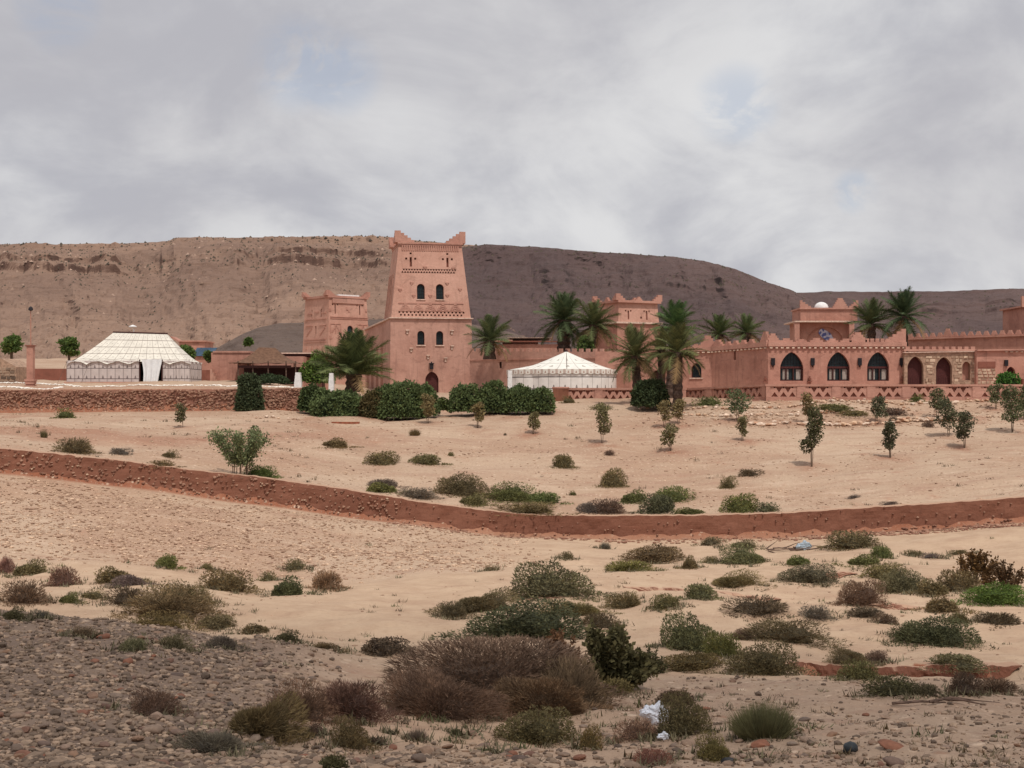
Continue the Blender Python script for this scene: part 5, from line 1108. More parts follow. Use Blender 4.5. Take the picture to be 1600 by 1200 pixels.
# ============================================================ PLANTS
def shrub_mesh(style, n, seed, blade=(.16, .035), lob=.28, low=1.0, lean=0.0):
    """unit mound (radius 1 across, height 1). style twig / leaf / mound / grass; n = number of blades"""
    rg = np.random.default_rng(seed)
    th = rg.uniform(0, 2 * np.pi, n); cz = rg.uniform(0, 1, n) ** (.8 if style != 'twig' else .7)
    nl = rg.integers(6, 10); L = rg.normal(size=(nl, 3)); L[:, 2] = np.abs(L[:, 2]) * .8; L /= np.linalg.norm(L, axis=1)[:, None]; LA = rg.uniform(-1, 1, nl)
    def radius(d):
        q = (np.abs(d[:, 0]) ** 2.6 + np.abs(d[:, 1]) ** 2.6 + np.abs(d[:, 2]) ** 2.6) ** (-1 / 2.6)
        return np.minimum(q, 1.12) * (1 - lob + lob * np.clip(.5 + (np.maximum(0, d @ L.T) ** 5 * LA).sum(1) * 1.3 + .45 * fbm(d[:, 0] * 3.2 + seed, d[:, 1] * 3.2 + d[:, 2] * 2.5, seed + 2, 3), 0, 1.3))
    sz = np.sqrt(1 - cz ** 2); d = np.stack([sz * np.cos(th), sz * np.sin(th), cz], -1); R0 = radius(d)
    t = 1 - rg.uniform(0, 1, n) ** 1.6 * .55; c = d * (R0 * t)[:, None]; c[:, 2] = np.maximum(c[:, 2], .01)
    sk = rg.uniform(0, 1, n) < (.14 if style not in ('grass', 'leaf') else 0); rr_ = rg.uniform(.75, 1.32, n) ; c[sk, 0] = np.cos(th[sk]) * rr_[sk]; c[sk, 1] = np.sin(th[sk]) * rr_[sk]; c[sk, 2] = .02 + .12 * rg.uniform(0, 1, int(sk.sum())) * (1.35 - rr_[sk])
    bl, bw = blade
    if style == 'twig': dirv = d * np.array([1, 1, 1.1]) + rg.normal(size=(n, 3)) * .35
    elif style == 'grass': dirv = d * 1.5 + np.array([0, 0, 1.0]) + rg.normal(size=(n, 3)) * .2; c[:, 2] *= .35
    elif style == 'leaf': dirv = rg.normal(size=(n, 3)) + d * .4
    else: dirv = d * np.array([.6, .6, 1.0]) + rg.normal(size=(n, 3)) * .55
    dirv /= np.linalg.norm(dirv, axis=1)[:, None]; side = np.cross(dirv, rg.normal(size=(n, 3))); side /= np.linalg.norm(side, axis=1)[:, None]
    l = bl * rg.uniform(.6, 1.4, n); w = bw * rg.uniform(.6, 1.4, n)
    if style == 'leaf':
        a = c - side * w[:, None] * .5; b_ = c + dirv * l[:, None] * .5 - side * 0; V = np.stack([c, c + dirv * (l * .5)[:, None] + side * w[:, None], c + dirv * l[:, None], c + dirv * (l * .5)[:, None] - side * w[:, None]], 1).reshape(-1, 3)
        Fc = np.arange(4 * n).reshape(-1, 4); Fc = np.concatenate([Fc[:, [0, 1, 2]], Fc[:, [0, 2, 3]]], 1).reshape(-1, 3); T = np.repeat(rg.uniform(0, 1, n), 2)
    else:
        V = np.stack([c - side * w[:, None], c + side * w[:, None], c + dirv * l[:, None]], 1).reshape(-1, 3); Fc = np.arange(3 * n).reshape(-1, 3); T = rg.uniform(0, 1, n)
    # patchy tone: whole sprigs are paler or darker than others
    T = np.clip(T * .7 + .55 * fbm(np.repeat(c[:, 0], len(T) // n) * 5 + seed, np.repeat(c[:, 1] + c[:, 2], len(T) // n) * 5, seed, 2) + .15, 0, 1)
    # filler core, coloured dark for the shade inside
    m = 10; k = 5; pv = []; 
    for j in range(k + 1):
        el = j / k * np.pi / 2
        for i in range(m):
            a_ = 2 * np.pi * i / m; dd = np.array([[math.cos(el) * math.cos(a_), math.cos(el) * math.sin(a_), math.sin(el)]]); pv.append((dd * radius(dd)[:, None] * (.66 if style != 'grass' else .12) * rg.uniform(.85, 1.1))[0])
    base = len(V); pv = np.array(pv); q = [(base + j * m + i, base + j * m + (i + 1) % m, base + (j + 1) * m + (i + 1) % m, base + (j + 1) * m + i) for j in range(k) for i in range(m)]
    F2 = [(a, b_, c_) for a, b_, c_, d_ in q] + [(a, c_, d_) for a, b_, c_, d_ in q]
    V = np.vstack([V, pv]); Fc = np.vstack([Fc, np.array(F2)]); T = np.concatenate([T, np.full(len(F2), .0)])
    V[:, 2] -= .03
    return np_mesh('shrub', V, Fc, False, [('tint', 'FACE', T)])
PROTO = {}
def proto(style, lod, var):
    k = (style, lod, var)
    if k not in PROTO:
        n, sc = {0: (1000, 1.35), 1: (2600, 1.0), 2: (7000, .62), 3: (18000, .40)}[lod]
        bl = {'twig': (.26, .019), 'mound': (.11, .028), 'leaf': (.11, .034), 'grass': (.75, .016), 'tuft': (.14, .020)}[style]
        me = shrub_mesh('twig' if style == 'tuft' else style, n, 100 + 17 * var + 5 * lod + len(style), (bl[0] * (sc if style != 'grass' else 1), bl[1] * sc), .46 if style != 'leaf' else .5)
        me.materials.append(M['plant']); PROTO[k] = me
    return PROTO[k]
_vi = 0
def place_shrub(px, by, w, h, style, color, label, name='desert_shrub', cat='shrub', group=None, D=None, rot=None, depth=.85):
    global _vi; _vi += 1
    if D is None:
        p = hit(px, by)
    else: p = Vector((X(px, D), D, Zp(by, D)))
    s = p.y / F; lod = 0 if w * h < 900 else 1 if w * h < 3000 else 2 if w * h < 12000 else 3
    wm, hm = w * s * .5, h * s
    o = bpy.data.objects.new(name, proto(style, lod, _vi % 3)); COL.objects.link(o)
    cy = p.y + wm * .35
    o.location = (p.x * cy / p.y, cy, min(p.z, gz(p.x * cy / p.y, cy)) - .02 if D is None else p.z); hm = hm * .95
    o.scale = (wm * 1.08, wm * depth, hm); o.rotation_euler = (0, 0, random.uniform(-.5, .5) + (math.pi if _vi % 2 else 0))
    cr_ = [c * random.uniform(.92, 1.08) for c in color]; o.color = (*cr_, 1); return tag(o, label, cat, group)
OL = (.15, .122, .064); GR = (.125, .130, .052); DG = (.090, .086, .048); GY = (.16, .135, .115); BR = (.165, .112, .080); DB = (.125, .092, .065); YO = (.17, .135, .055); PB = (.25, .15, .11); GG = (.145, .134, .078); BG = (.10, .14, .042)
G1 = 'low shrubs on the sand below the boundary wall'; G2 = 'low shrubs on the slope above the boundary wall'; G3 = 'shrubs on the cobble bank and foreground'
B = []
a = lambda g, *r: B.extend([(g, *q) for q in r])
# (px, base_y, width, height, style, colour, label)
a(G2, (104, 653, 36, 17, 'mound', GR, 'small green tuft at the foot of the left terrace wall'),
 (118, 709, 60, 27, 'tuft', OL, 'brown green bush near the left edge, just above the boundary wall'),
 (185, 712, 36, 17, 'tuft', GY, 'small grey bush right of the brown green one above the boundary wall'),
 (262, 716, 34, 13, 'mound', OL, 'small olive tuft above the wall, left of the tall leafy plant'),
 (254, 730, 52, 13, 'mound', OL, 'flat olive mat touching the wall top, left of the tall leafy plant'),
 (150, 727, 26, 8, 'mound', OL, 'tiny flat tuft behind the wall top near the left edge'),
 (408, 746, 52, 20, 'mound', BG, 'bright green low bush at the foot of the tall leafy plant by the wall'),
 (68, 684, 9, 14, 'grass', OL, 'single thin dry stalk tuft on the left part of the upper slope'),
 (522, 700, 66, 19, 'mound', OL, 'long olive cushion highest on the slope below the round hedge bushes'),
 (595, 726, 57, 21, 'mound', OL, 'left of the two olive cushions side by side on the slope'),
 (666, 726, 61, 19, 'mound', OL, 'right of the two olive cushions side by side on the slope'),
 (704, 714, 12, 8, 'mound', OL, 'tiny round tuft right of the two olive cushions'),
 (649, 681, 16, 12, 'grass', OL, 'small wispy tuft on bare ground below the central saplings'),
 (878, 731, 40, 26, 'mound', OL, 'round olive bush alone in the middle of the upper slope'),
 (952, 712, 20, 10, 'mound', DB, 'tiny brown tuft below the sapling in the middle of the slope'),
 (957, 761, 44, 29, 'mound', OL, 'round olive bush behind the green mats, right of centre above the wall'),
 (718, 774, 92, 38, 'mound', OL, 'high olive mound above the wall in the centre'),
 (597, 770, 78, 22, 'mound', GR, 'greenish flat bush on the wall top left of the grey mats'),
 (600, 762, 60, 18, 'tuft', GY, 'grey flat bush behind the greenish one on the wall top'),
 (652, 780, 66, 18, 'tuft', GY, 'grey low mat against the wall left of the high olive mound'),
 (737, 791, 66, 24, 'mound', OL, 'olive mat in front of the high olive mound, touching the wall'),
 (800, 783, 100, 30, 'mound', GR, 'bright green mat right of the high olive mound'),
 (850, 787, 70, 20, 'mound', GR, 'right end of the bright green mats, tapering towards the sand'),
 (828, 803, 112, 18, 'tuft', OL, 'long dark low mat lying along the wall top in the centre'),
 (920, 803, 44, 22, 'tuft', GY, 'grey heap of dry twigs on the wall top'),
 (950, 803, 60, 24, 'tuft', DB, 'dark grey green mat right of the dry twigs on the wall top'),
 (990, 787, 66, 25, 'mound', GR, 'bright green mat left of the darkest round bush above the wall'),
 (1048, 784, 70, 22, 'mound', GR, 'green bush behind the darkest round bush above the wall'),
 (1032, 803, 66, 34, 'mound', DG, 'darkest round bush standing on the wall top'),
 (1080, 804, 72, 14, 'mound', GR, 'flat green mat right of the darkest round bush'),
 (896, 775, 14, 8, 'mound', GR, 'tiny green tuft above the heap of dry twigs'),
 (1137, 765, 27, 20, 'tuft', OL, 'small round olive bush on the right slope, lower of a pair'),
 (1169, 746, 40, 18, 'tuft', DB, 'small brown bush on the right slope, upper of a pair'),
 (1155, 799, 60, 28, 'mound', GR, 'round green bush above the wall right of centre'),
 (1200, 800, 44, 17, 'mound', GG, 'pale green mat right of the round green bush above the wall'),
 (1392, 797 - 8, 30, 9, 'tuft', GY, 'faint grey mat above the right part of the wall'),
 (1335, 780, 24, 7, 'tuft', GY, 'faint grey tuft on the right slope'),
 (789, 682, 6, 5, 'mound', DB, 'speck of brown scrub in the middle of the slope'))
a(G1, (45, 899, 76, 30, 'mound', OL, 'olive bush nearest the left edge in the upper left scrub row'),
 (8, 895, 34, 34, 'tuft', PB, 'pinkish brown bush cut by the left edge'),
 (98, 916, 48, 34, 'tuft', BR, 'pale brown round bush right of the left edge olive bush'),
 (180, 911, 84, 34, 'mound', OL, 'loose olive bush in the upper left scrub row'),
 (205, 915, 70, 24, 'tuft', GY, 'greyish mat lying against the loose olive bush'),
 (38, 945, 74, 38, 'tuft', BR, 'round brown ball-shaped bush near the left edge'),
 (106, 943, 46, 22, 'mound', GR, 'low green mat between the brown ball and the big olive thicket'),
 (140, 936, 50, 14, 'mound', OL, 'thin olive mat left of the big olive thicket'),
 (262, 888, 44, 25, 'mound', GR, 'neat round green bush alone on the left stony slope'),
 (322, 890, 22, 12, 'mound', OL, 'tiny tuft right of the neat round green bush'),
 (285, 944, 110, 44, 'mound', OL, 'upper part of the big olive thicket on the left'),
 (262, 966, 150, 48, 'tuft', OL, 'big dense olive thicket on the left by the sand'),
 (200, 945, 70, 30, 'tuft', DB, 'dark brown bush at the left end of the big olive thicket'),
 (250, 978, 110, 28, 'mound', YO, 'yellow ochre bush in front of the big olive thicket'),
 (340, 983, 80, 24, 'mound', OL, 'yellowish olive bush right of the ochre one at the bank edge'),
 (400, 990, 70, 22, 'mound', OL, 'low olive bush at the bank edge, left of the bare sand'),
 (355, 924, 84, 34, 'mound', OL, 'olive bush left of the bare sand, below the stony slope'),
 (460, 891, 36, 21, 'mound', GG, 'small pale green bush on the stony slope'),
 (448, 931, 78, 38, 'mound', DG, 'blue green dense bush beside a pinkish brown one'),
 (508, 921, 58, 40, 'tuft', PB, 'pinkish brown dry bush beside the blue green one'),
 (420, 908, 30, 18, 'mound', OL, 'small olive tuft behind the blue green bush'),
 (863, 933, 150, 56, 'mound', GG, 'big grey green mound in the centre of the wadi'),
 (745, 958, 116, 42, 'tuft', OL, 'olive brown mound left of the big central mounds'),
 (708, 966, 50, 26, 'tuft', DB, 'dark dead tuft at the left end of the central mounds'),
 (820, 996, 214, 56, 'mound', DG, 'largest dark green mound of the central wadi'),
 (905, 962, 110, 30, 'tuft', OL, 'dark olive mound behind the largest dark green one'),
 (935, 980, 60, 26, 'tuft', DB, 'dark tuft at the right end of the largest dark green mound'),
 (980, 951, 66, 26, 'tuft', OL, 'low olive bush right of the central mounds'),
 (1042, 950, 50, 22, 'mound', OL, 'small olive bush right of the low olive one'),
 (1025, 879, 104, 32, 'mound', OL, 'long olive mound just below the wall right of centre'),
 (1078, 889, 40, 26, 'mound', OL, 'small olive bush at the right end of the long olive mound'),
 (980, 893, 96, 22, 'tuft', YO, 'straw coloured dry mat below the long olive mound'),
 (887, 874, 26, 14, 'mound', OL, 'small olive tuft below the wall in the centre'),
 (945, 858, 14, 12, 'grass', GY, 'tiny wispy tuft in the sand under the wall'),
 (765, 892, 26, 12, 'mound', GG, 'tiny pale tuft where stony slope meets sand'),
 (1110, 852, 46, 15, 'mound', GG, 'pale mat hugging the wall foot right of centre'),
 (1160, 857, 60, 16, 'mound', GG, 'pale mat on the wall foot left of the dead branches'),
 (1168, 882, 96, 32, 'mound', GG, 'wide pale olive mound left of the dead branches under the wall'),
 (1112, 880, 30, 12, 'mound', OL, 'small olive tuft left of the wide pale olive mound'),
 (1248, 883, 62, 20, 'mound', GR, 'green low bush in front of the dead branches'),
 (1335, 857, 84, 28, 'mound', OL, 'olive hummock against the wall right of the dead branches'),
 (1375, 872, 40, 24, 'mound', GR, 'green bush on the right flank of the olive hummock'),
 (1350, 883, 84, 18, 'mound', GR, 'green mat spreading below the olive hummock'),
 (1430, 869, 36, 12, 'tuft', OL, 'small olive tuft on the pale sand at right'),
 (1455, 873, 30, 8, 'tuft', GY, 'grey flat tuft on the pale sand at right'),
 (1500, 866, 30, 11, 'tuft', OL, 'faint dry tuft on the pale sand near the dark leafy bush'),
 (1143, 918, 108, 28, 'tuft', OL, 'wide brown olive mound above the red ledges'),
 (1092, 936, 60, 30, 'mound', GG, 'round green bush standing in front of the red ledges'),
 (1262, 911, 108, 28, 'mound', GG, 'wide pale olive mat in the right of the wadi'),
 (1380, 905, 70, 24, 'mound', OL, 'olive bush behind the brown dome-shaped bush at right'),
 (1410, 926, 90, 40, 'mound', GG, 'tall pale green bush between the brown dome and the bright green bush'),
 (1460, 930, 70, 32, 'mound', OL, 'olive bush left of the bright green bush'),
 (1500, 925, 70, 36, 'mound', OL, 'dark olive bush behind the bright green bush'),
 (1560, 945, 108, 40, 'mound', BG, 'bright green bush near the right edge'),
 (1345, 948, 80, 42, 'tuft', BR, 'brown dome-shaped bush in the right of the wadi'),
 (1350, 965, 74, 22, 'tuft', DB, 'dark lower skirt of scrub below the brown dome-shaped bush'),
 (1385, 975, 34, 18, 'tuft', DB, 'small dark tuft sliding off the sand mound at right'),
 (1472, 957, 82, 34, 'mound', OL, 'grey olive rounded bush in front of the red bank at right'),
 (1560, 976, 90, 26, 'tuft', DB, 'brown flat bush near the right edge below the bright green one'),
 (1190, 962, 104, 28, 'tuft', DB, 'brown dark bush on a sand hump right of centre'),
 (1225, 1004, 148, 38, 'tuft', OL, 'long dark bush on the second sand hump right of centre'),
 (1160, 1000, 40, 24, 'tuft', BR, 'dead twiggy tuft at the left of the long dark bush'),
 (1462, 1010, 136, 46, 'mound', DG, 'dark green spreading bush on a sand hump at right'),
 (1420, 1000, 60, 24, 'tuft', DG, 'low arm of dark scrub left of the dark spreading bush'),
 (1500, 975, 40, 24, 'tuft', OL, 'small olive tuft peeping behind the dark spreading bush'),
 (1275, 968, 50, 22, 'tuft', GY, 'grey thin twigs left of the sand mound'))
a(G3, (18, 970, 50, 26, 'mound', DG, 'dark green bush at the left edge on top of the cobble bank'),
 (66, 968, 34, 18, 'tuft', GY, 'grey tuft right of the dark green one on the bank'),
 (210, 1019, 54, 26, 'mound', GG, 'grey green bush on the cobbles, left of a similar one'),
 (272, 1017, 56, 26, 'tuft', GG, 'grey green bush on the cobbles, right of a similar one'),
 (350, 1014, 62, 30, 'tuft', GY, 'grey dry bush at the bank edge'),
 (130, 994, 50, 18, 'tuft', BR, 'brown flat tuft at the back of the cobble bank'),
 (445, 1003, 58, 24, 'mound', DG, 'dark blue green bush on the bank edge by the bare sand'),
 (505, 1014, 60, 16, 'tuft', OL, 'low olive scrub along the bank edge by the bare sand'),
 (597, 1026, 80, 32, 'leaf', DB, 'dark leafy low bush at the tip of the cobble bank'),
 (240, 1118, 90, 44, 'tuft', BR, 'reddish brown dry bush on the cobbles at left'),
 (400, 1156, 130, 76, 'twig', OL, 'dark olive twiggy bush in the left foreground'),
 (470, 1128, 100, 66, 'tuft', BR, 'rusty brown twiggy bush behind the dark olive one'),
 (545, 1120, 120, 58, 'twig', BR, 'grey brown twigs joining the largest brown bush on its left'),
 (340, 1178, 120, 44, 'twig', GY, 'dry grey twigs spreading over the cobbles at lower left'),
 (680, 1122, 190, 70, 'twig', BR, 'left half of the largest brown twiggy thicket in the foreground'),
 (850, 1124, 190, 76, 'twig', BR, 'right half of the largest brown twiggy thicket in the foreground'),
 (770, 1096, 300, 80, 'twig', BR, 'middle of the largest brown twiggy thicket, highest and darkest'),
 (890, 1105, 110, 80, 'twig', BR, 'brown twigs at the right end of the largest thicket before the dark leafy bush'),
 (835, 1166, 150, 54, 'mound', OL, 'olive feathery bush under the largest brown thicket'),
 (922, 1172, 40, 42, 'mound', YO, 'small upright ochre bush right of the olive feathery one'),
 (960, 1086, 80, 32, 'mound', OL, 'low olive bush in front of the dark leafy bush'),
 (1078, 1018, 110, 58, 'mound', GG, 'soft grey green bush right of the dark leafy bush'),
 (1130, 1026, 60, 40, 'mound', GR, 'green right flank of the soft grey green bush'),
 (1085, 1047, 110, 34, 'mound', OL, 'yellow green scrub below the soft grey green bush'),
 (1190, 1056, 130, 48, 'mound', OL, 'olive bush at the left end of the red gully bank'),
 (1330, 1040, 80, 38, 'tuft', GG, 'pale upright bush standing before the red gully bank'),
 (1345, 1062, 70, 32, 'mound', OL, 'olive bush at the foot of the pale upright one'),
 (1372, 1038, 44, 22, 'tuft', BR, 'brown tuft on the red gully bank'),
 (1400, 1088, 96, 30, 'mound', DG, 'dark low scrub along the gully at right'),
 (1490, 1056, 96, 28, 'mound', GG, 'grey green scrub in the gully at right'),
 (1505, 1086, 60, 44, 'tuft', DB, 'dark dead bush in the gully near the right edge'),
 (1555, 1084, 80, 34, 'tuft', BR, 'brown scrub at the right edge of the gully'),
 (1450, 1088, 50, 22, 'mound', DG, 'small dark tuft in the gully beside the dead bush'),
 (1070, 1150, 96, 70, 'mound', OL, 'olive bush with the plastic bag caught on its left side'),
 (1060, 1105, 80, 36, 'leaf', DB, 'dark leafy top behind the bush with the plastic bag'),
 (1000, 1155, 66, 34, 'tuft', PB, 'reddish twigs beneath the plastic bag'),
 (1190, 1156, 76, 52, 'grass', GG, 'grey green spiky tuft right of the bag'),
 (1120, 1192, 76, 46, 'mound', YO, 'yellow olive bush at the bottom, right of centre'),
 (1020, 1196, 70, 30, 'tuft', PB, 'maroon dry tuft at the bottom centre'),
 (548, 1170, 76, 50, 'mound', OL, 'yellow green bush on sand, lower centre left'),
 (525, 1206, 66, 44, 'leaf', DG, 'dark leafy clump at the bottom edge'),
 (490, 1154, 26, 22, 'leaf', DB, 'small brown leafy weed on the sand patch'),
 (585, 1165, 26, 22, 'leaf', DB, 'second small brown weed right of the yellow green bush'),
 (712, 1150, 26, 16, 'leaf', DG, 'tiny green weed on the sand under the largest thicket'),
 (652, 1158, 30, 20, 'grass', GY, 'grey wispy tuft on the sand, lower centre'),
 (760, 1180, 26, 18, 'leaf', GG, 'tiny pale weed among the pebbles, lower centre'),
 (608, 1147, 8, 12, 'leaf', DG, 'single green seedling on the sand patch'))
GL = {}
for g, px, by, w, h, st, col, lab in B: place_shrub(px, by, w, h, st, col, lab, group=g)
# uncountable litter: dry twigs, seedlings and small tufts between the shrubs
def litter(name, n, reg, seed, label, size, cols=((.10, .075, .05), (.20, .15, .085)), dens=.12):
    rg = np.random.default_rng(seed); px, r = reg(rg, n); x = (px - 800) / F * r; y = r + bend(x) * bump_r(r)
    k_ = rg.uniform(0, 1, n) < dens + 1.1 * sst(.05, .5, fbm(x / 3.0, y / 3.0, 70, 3)); x, y, r = x[k_], y[k_], r[k_]; z = gz_xr(x, y, r); n = len(x); m_ = 14
    sz = size * rg.uniform(.4, 1.5, n) * (.6 + r / 60); az = rg.uniform(0, 6.28, (n, m_)); el = rg.uniform(.1, 1.3, (n, m_)); off = rg.normal(size=(n, m_, 2)) * (sz * .45)[:, None, None]
    d = np.stack([np.cos(az) * np.cos(el), np.sin(az) * np.cos(el), np.sin(el)], -1) * (sz * .8)[:, None, None] * rg.uniform(.5, 1.2, (n, m_, 1)); b0 = np.stack([x[:, None] + off[..., 0], y[:, None] + off[..., 1], np.broadcast_to(z[:, None], (n, m_))], -1)
    sd = np.stack([-np.sin(az), np.cos(az), 0 * az], -1) * (sz * .075)[:, None, None]; V = np.stack([b0 - sd, b0 + sd, b0 + d], 2).reshape(-1, 3); Fc = np.arange(len(V)).reshape(-1, 3); T = np.repeat(rg.uniform(0, 1, n), m_) * .7 + .3 * rg.uniform(0, 1, n * m_)
    m = tint_mat(name + '_foliage', *cols); return tag(link(name, np_mesh(name, V, Fc, False, [('tint', 'FACE', T)]), m), label, kind='stuff')
litter('dry_litter', 1500, lambda rg, n: (rg.uniform(-80, 1680, n), 1 / rg.uniform(1 / 46.0, 1 / 11.0, n)), 5, 'dry twigs and tiny tufts strewn over the wadi', .10, dens=.10)
_SH = np.array([(o.location.x, o.location.y, o.scale[0]) for o in COL.objects if o.name.startswith('desert_shrub') and 11 < o.location.y < 58])
def round_shrubs(rg, n):
    i = rg.integers(0, len(_SH), n); a_ = rg.uniform(0, 6.28, n); q = _SH[i, 2] * (.85 + np.abs(rg.normal(size=n)) * .35); x = _SH[i, 0] + np.cos(a_) * q; y = np.maximum(_SH[i, 1] + np.sin(a_) * q * .9, 10.5)
    return 800 + F * x / y, to_r(x, y)
litter('shrub_edge_litter', 1500, round_shrubs, 15, 'dry twigs and low sprigs straggling out from the shrubs', .13, ((.09, .075, .045), (.20, .17, .10)), 1.1)
litter('small_weeds', 700, lambda rg, n: (rg.uniform(-80, 1680, n), 1 / rg.uniform(1 / 58.0, 1 / 13.0, n)), 6, 'small green weeds strewn over the wadi', .12, ((.07, .075, .035), (.14, .14, .06)), .05)
litter('slope_weeds', 700, lambda rg, n: (rg.uniform(-80, 1680, n), rg.uniform(61, 92, n)), 7, 'small dry weeds on the slope above the boundary wall', .11, dens=.05)

# dark leathery bushes (bigger separate leaves)
def leathery(px, by, w, h, n, leafcol, label, seed, D=None, bottom=.1):
    rg = np.random.default_rng(seed); p = hit(px, by) if D is None else Vector((X(px, D), D, Zp(by, D))); s = p.y / F; wm, hm = w * s / 2, h * s
    root = thing('leathery_bush', p, 0, label, 'bush'); br = MB(); tips = []
    for i in range(26):
        a = rg.uniform(0, 6.28); e = rg.uniform(.15, 1.45); d = Vector((math.cos(a) * math.cos(e) * wm, math.sin(a) * math.cos(e) * wm * .8, math.sin(e) * hm)) * rg.uniform(.8, 1.05); pts = [Vector((0, 0, -.03)), d * .4 + Vector((0, 0, -hm * .05)), d * .75 + Vector(rg.normal(size=3)) * wm * .05, d]
        br.tube(pts, [.012 * hm / .5 + .004, .01, .007, .003], 4); tips += [(pts[1].lerp(pts[3], q), d.normalized()) for q in rg.uniform(.05, 1.0, 24)]
    br.build('branches', M['bark'], root); V = []; Fc = []; T = []; k = 0; L = .040 * hm / .55
    for _ in range(n):
        c, d = tips[rg.integers(len(tips))]; c = np.array(c) + rg.normal(size=3) * np.array([wm, wm * .8, hm]) * .05; u = np.array(d) * .5 + rg.normal(size=3) * .7; u /= np.linalg.norm(u); sd = np.cross(u, rg.normal(size=3)); sd /= np.linalg.norm(sd); l = L * rg.uniform(.8, 1.7)
        if c[2] < 0: c[2] = abs(c[2]) * .3
        V += [c, c + u * l * .5 + sd * l * .33, c + u * l, c + u * l * .5 - sd * l * .33]; Fc += [(k, k + 1, k + 2), (k, k + 2, k + 3)]; T += [rg.uniform(0, 1)] * 2; k += 4
    me = np_mesh('leaves', V, Fc, False, [('tint', 'FACE', T)]); link('leaves', me, M['plant'], root, leafcol); return root
leathery(945, 1080, 184, 94, 12000, (.10, .092, .046), 'big dark leathery-leaved bush right of the largest brown thicket', 3)
leathery(878, 1046, 84, 60, 3000, (.15, .085, .05), 'rust brown leathery-leaved bush left of the big dark one', 8)
leathery(1018, 1052, 54, 40, 1600, (.085, .085, .045), 'small dark leathery-leaved bush at the right flank of the big one', 9)
leathery(1525, 912, 90, 50, 2600, (.12, .07, .03), 'rusty leathery-leaved bush near the right edge above the bright green bush', 4)
leathery(1572, 918, 76, 42, 2000, (.09, .055, .03), 'dark brown leathery-leaved bush at the right edge', 5)

# tall leafy plant by the wall, saplings, hedge, conifer-like bush
def stems_plant(px, by, w, h, ns, nl, leafcol, label, name, cat, seed, D=None, crown=(.35, 1.0), lw=.05, ll=.14, group=None, trunk_r=.018, barkm='bark', spread=1.0, ball=False, solid=0, base_r=.0):
    rg = np.random.default_rng(seed); p = hit(px, by) if D is None else Vector((X(px, D), D, Zp(by, D))); s = p.y / F; wm, hm = w * s / 2, h * s
    root = thing(name, p, 0, label, cat, group); tips = []
    for i in range(ns):
        a = 6.28 * i / ns + rg.uniform(-.4, .4); q = rg.uniform(.35, 1) * spread if ns > 1 else .1; top = Vector((math.cos(a) * wm * q, math.sin(a) * wm * q * .8, hm * rg.uniform(.8, 1.0)))
        pts = [Vector((math.cos(a) * .03 + top.x * base_r, math.sin(a) * .03 + top.y * base_r, -.05)), Vector((top.x * max(.25, base_r), top.y * max(.25, base_r), hm * .3)), Vector((top.x * .7, top.y * .7, hm * .65)), top]
        MB().tube(pts, [trunk_r, trunk_r * .8, trunk_r * .5, trunk_r * .2], 5).build('trunk' if ns < 5 else 'stem', M[barkm], root)
        tips += [pts[2].lerp(pts[3], t_) if t_ > 0 else pts[1].lerp(pts[2], 1 + t_) for t_ in np.linspace(-.98, 1, 16)]
    V = []; Fc = []; T = []; k = 0; z0, z1 = crown
    lobes = [(rg.uniform(-.3, .3), rg.uniform(-.5, .5), z0 + .12 + (z1 - z0 - .2) * i_ / 6, rg.uniform(.5, .75) * (1 - .45 * abs(i_ / 6 - .42))) for i_ in range(7)]
    for _ in range(nl):
        if ball:
            lx, ly, lz, lr = lobes[rg.integers(7)]; d = rg.normal(size=3); d /= np.linalg.norm(d); rr = lr * rg.uniform(.3, 1) ** .5
            c = np.array([(lx + d[0] * rr) * wm, (ly + d[1] * rr) * wm, (lz + d[2] * rr * .32 * (z1 - z0)) * hm]); 
        else: c = np.array(tips[rg.integers(len(tips))]) + rg.normal(size=3) * np.array([wm, wm, hm * .5]) * .09
        c[2] = min(max(c[2], z0 * hm * rg.uniform(.7, 1.1)), hm * 1.04)
        u = rg.normal(size=3) + np.array([0, 0, .35]); u /= np.linalg.norm(u); sd = np.cross(u, rg.normal(size=3)); sd /= np.linalg.norm(sd); l = ll * rg.uniform(.6, 1.4); w_ = lw * rg.uniform(.7, 1.3)
        V += [c, c + u * l * .5 + sd * w_, c + u * l, c + u * l * .5 - sd * w_]; Fc += [(k, k + 1, k + 2), (k, k + 2, k + 3)]; T += [rg.uniform(0, 1)] * 2; k += 4
    link('crown', np_mesh('crown', V, Fc, False, [('tint', 'FACE', T)]), M['plant'], root, leafcol); return root
stems_plant(378, 745, 104, 74, 14, 4600, (.15, .18, .095), 'tall loose leafy plant with upright stems against the boundary wall, left of centre', 'leafy_plant', 'plant', 31, crown=(.02, 1), ll=.13, lw=.032, base_r=.3)
SAPC = (.12, .11, .058); SG_ = 'planted saplings on the slope'
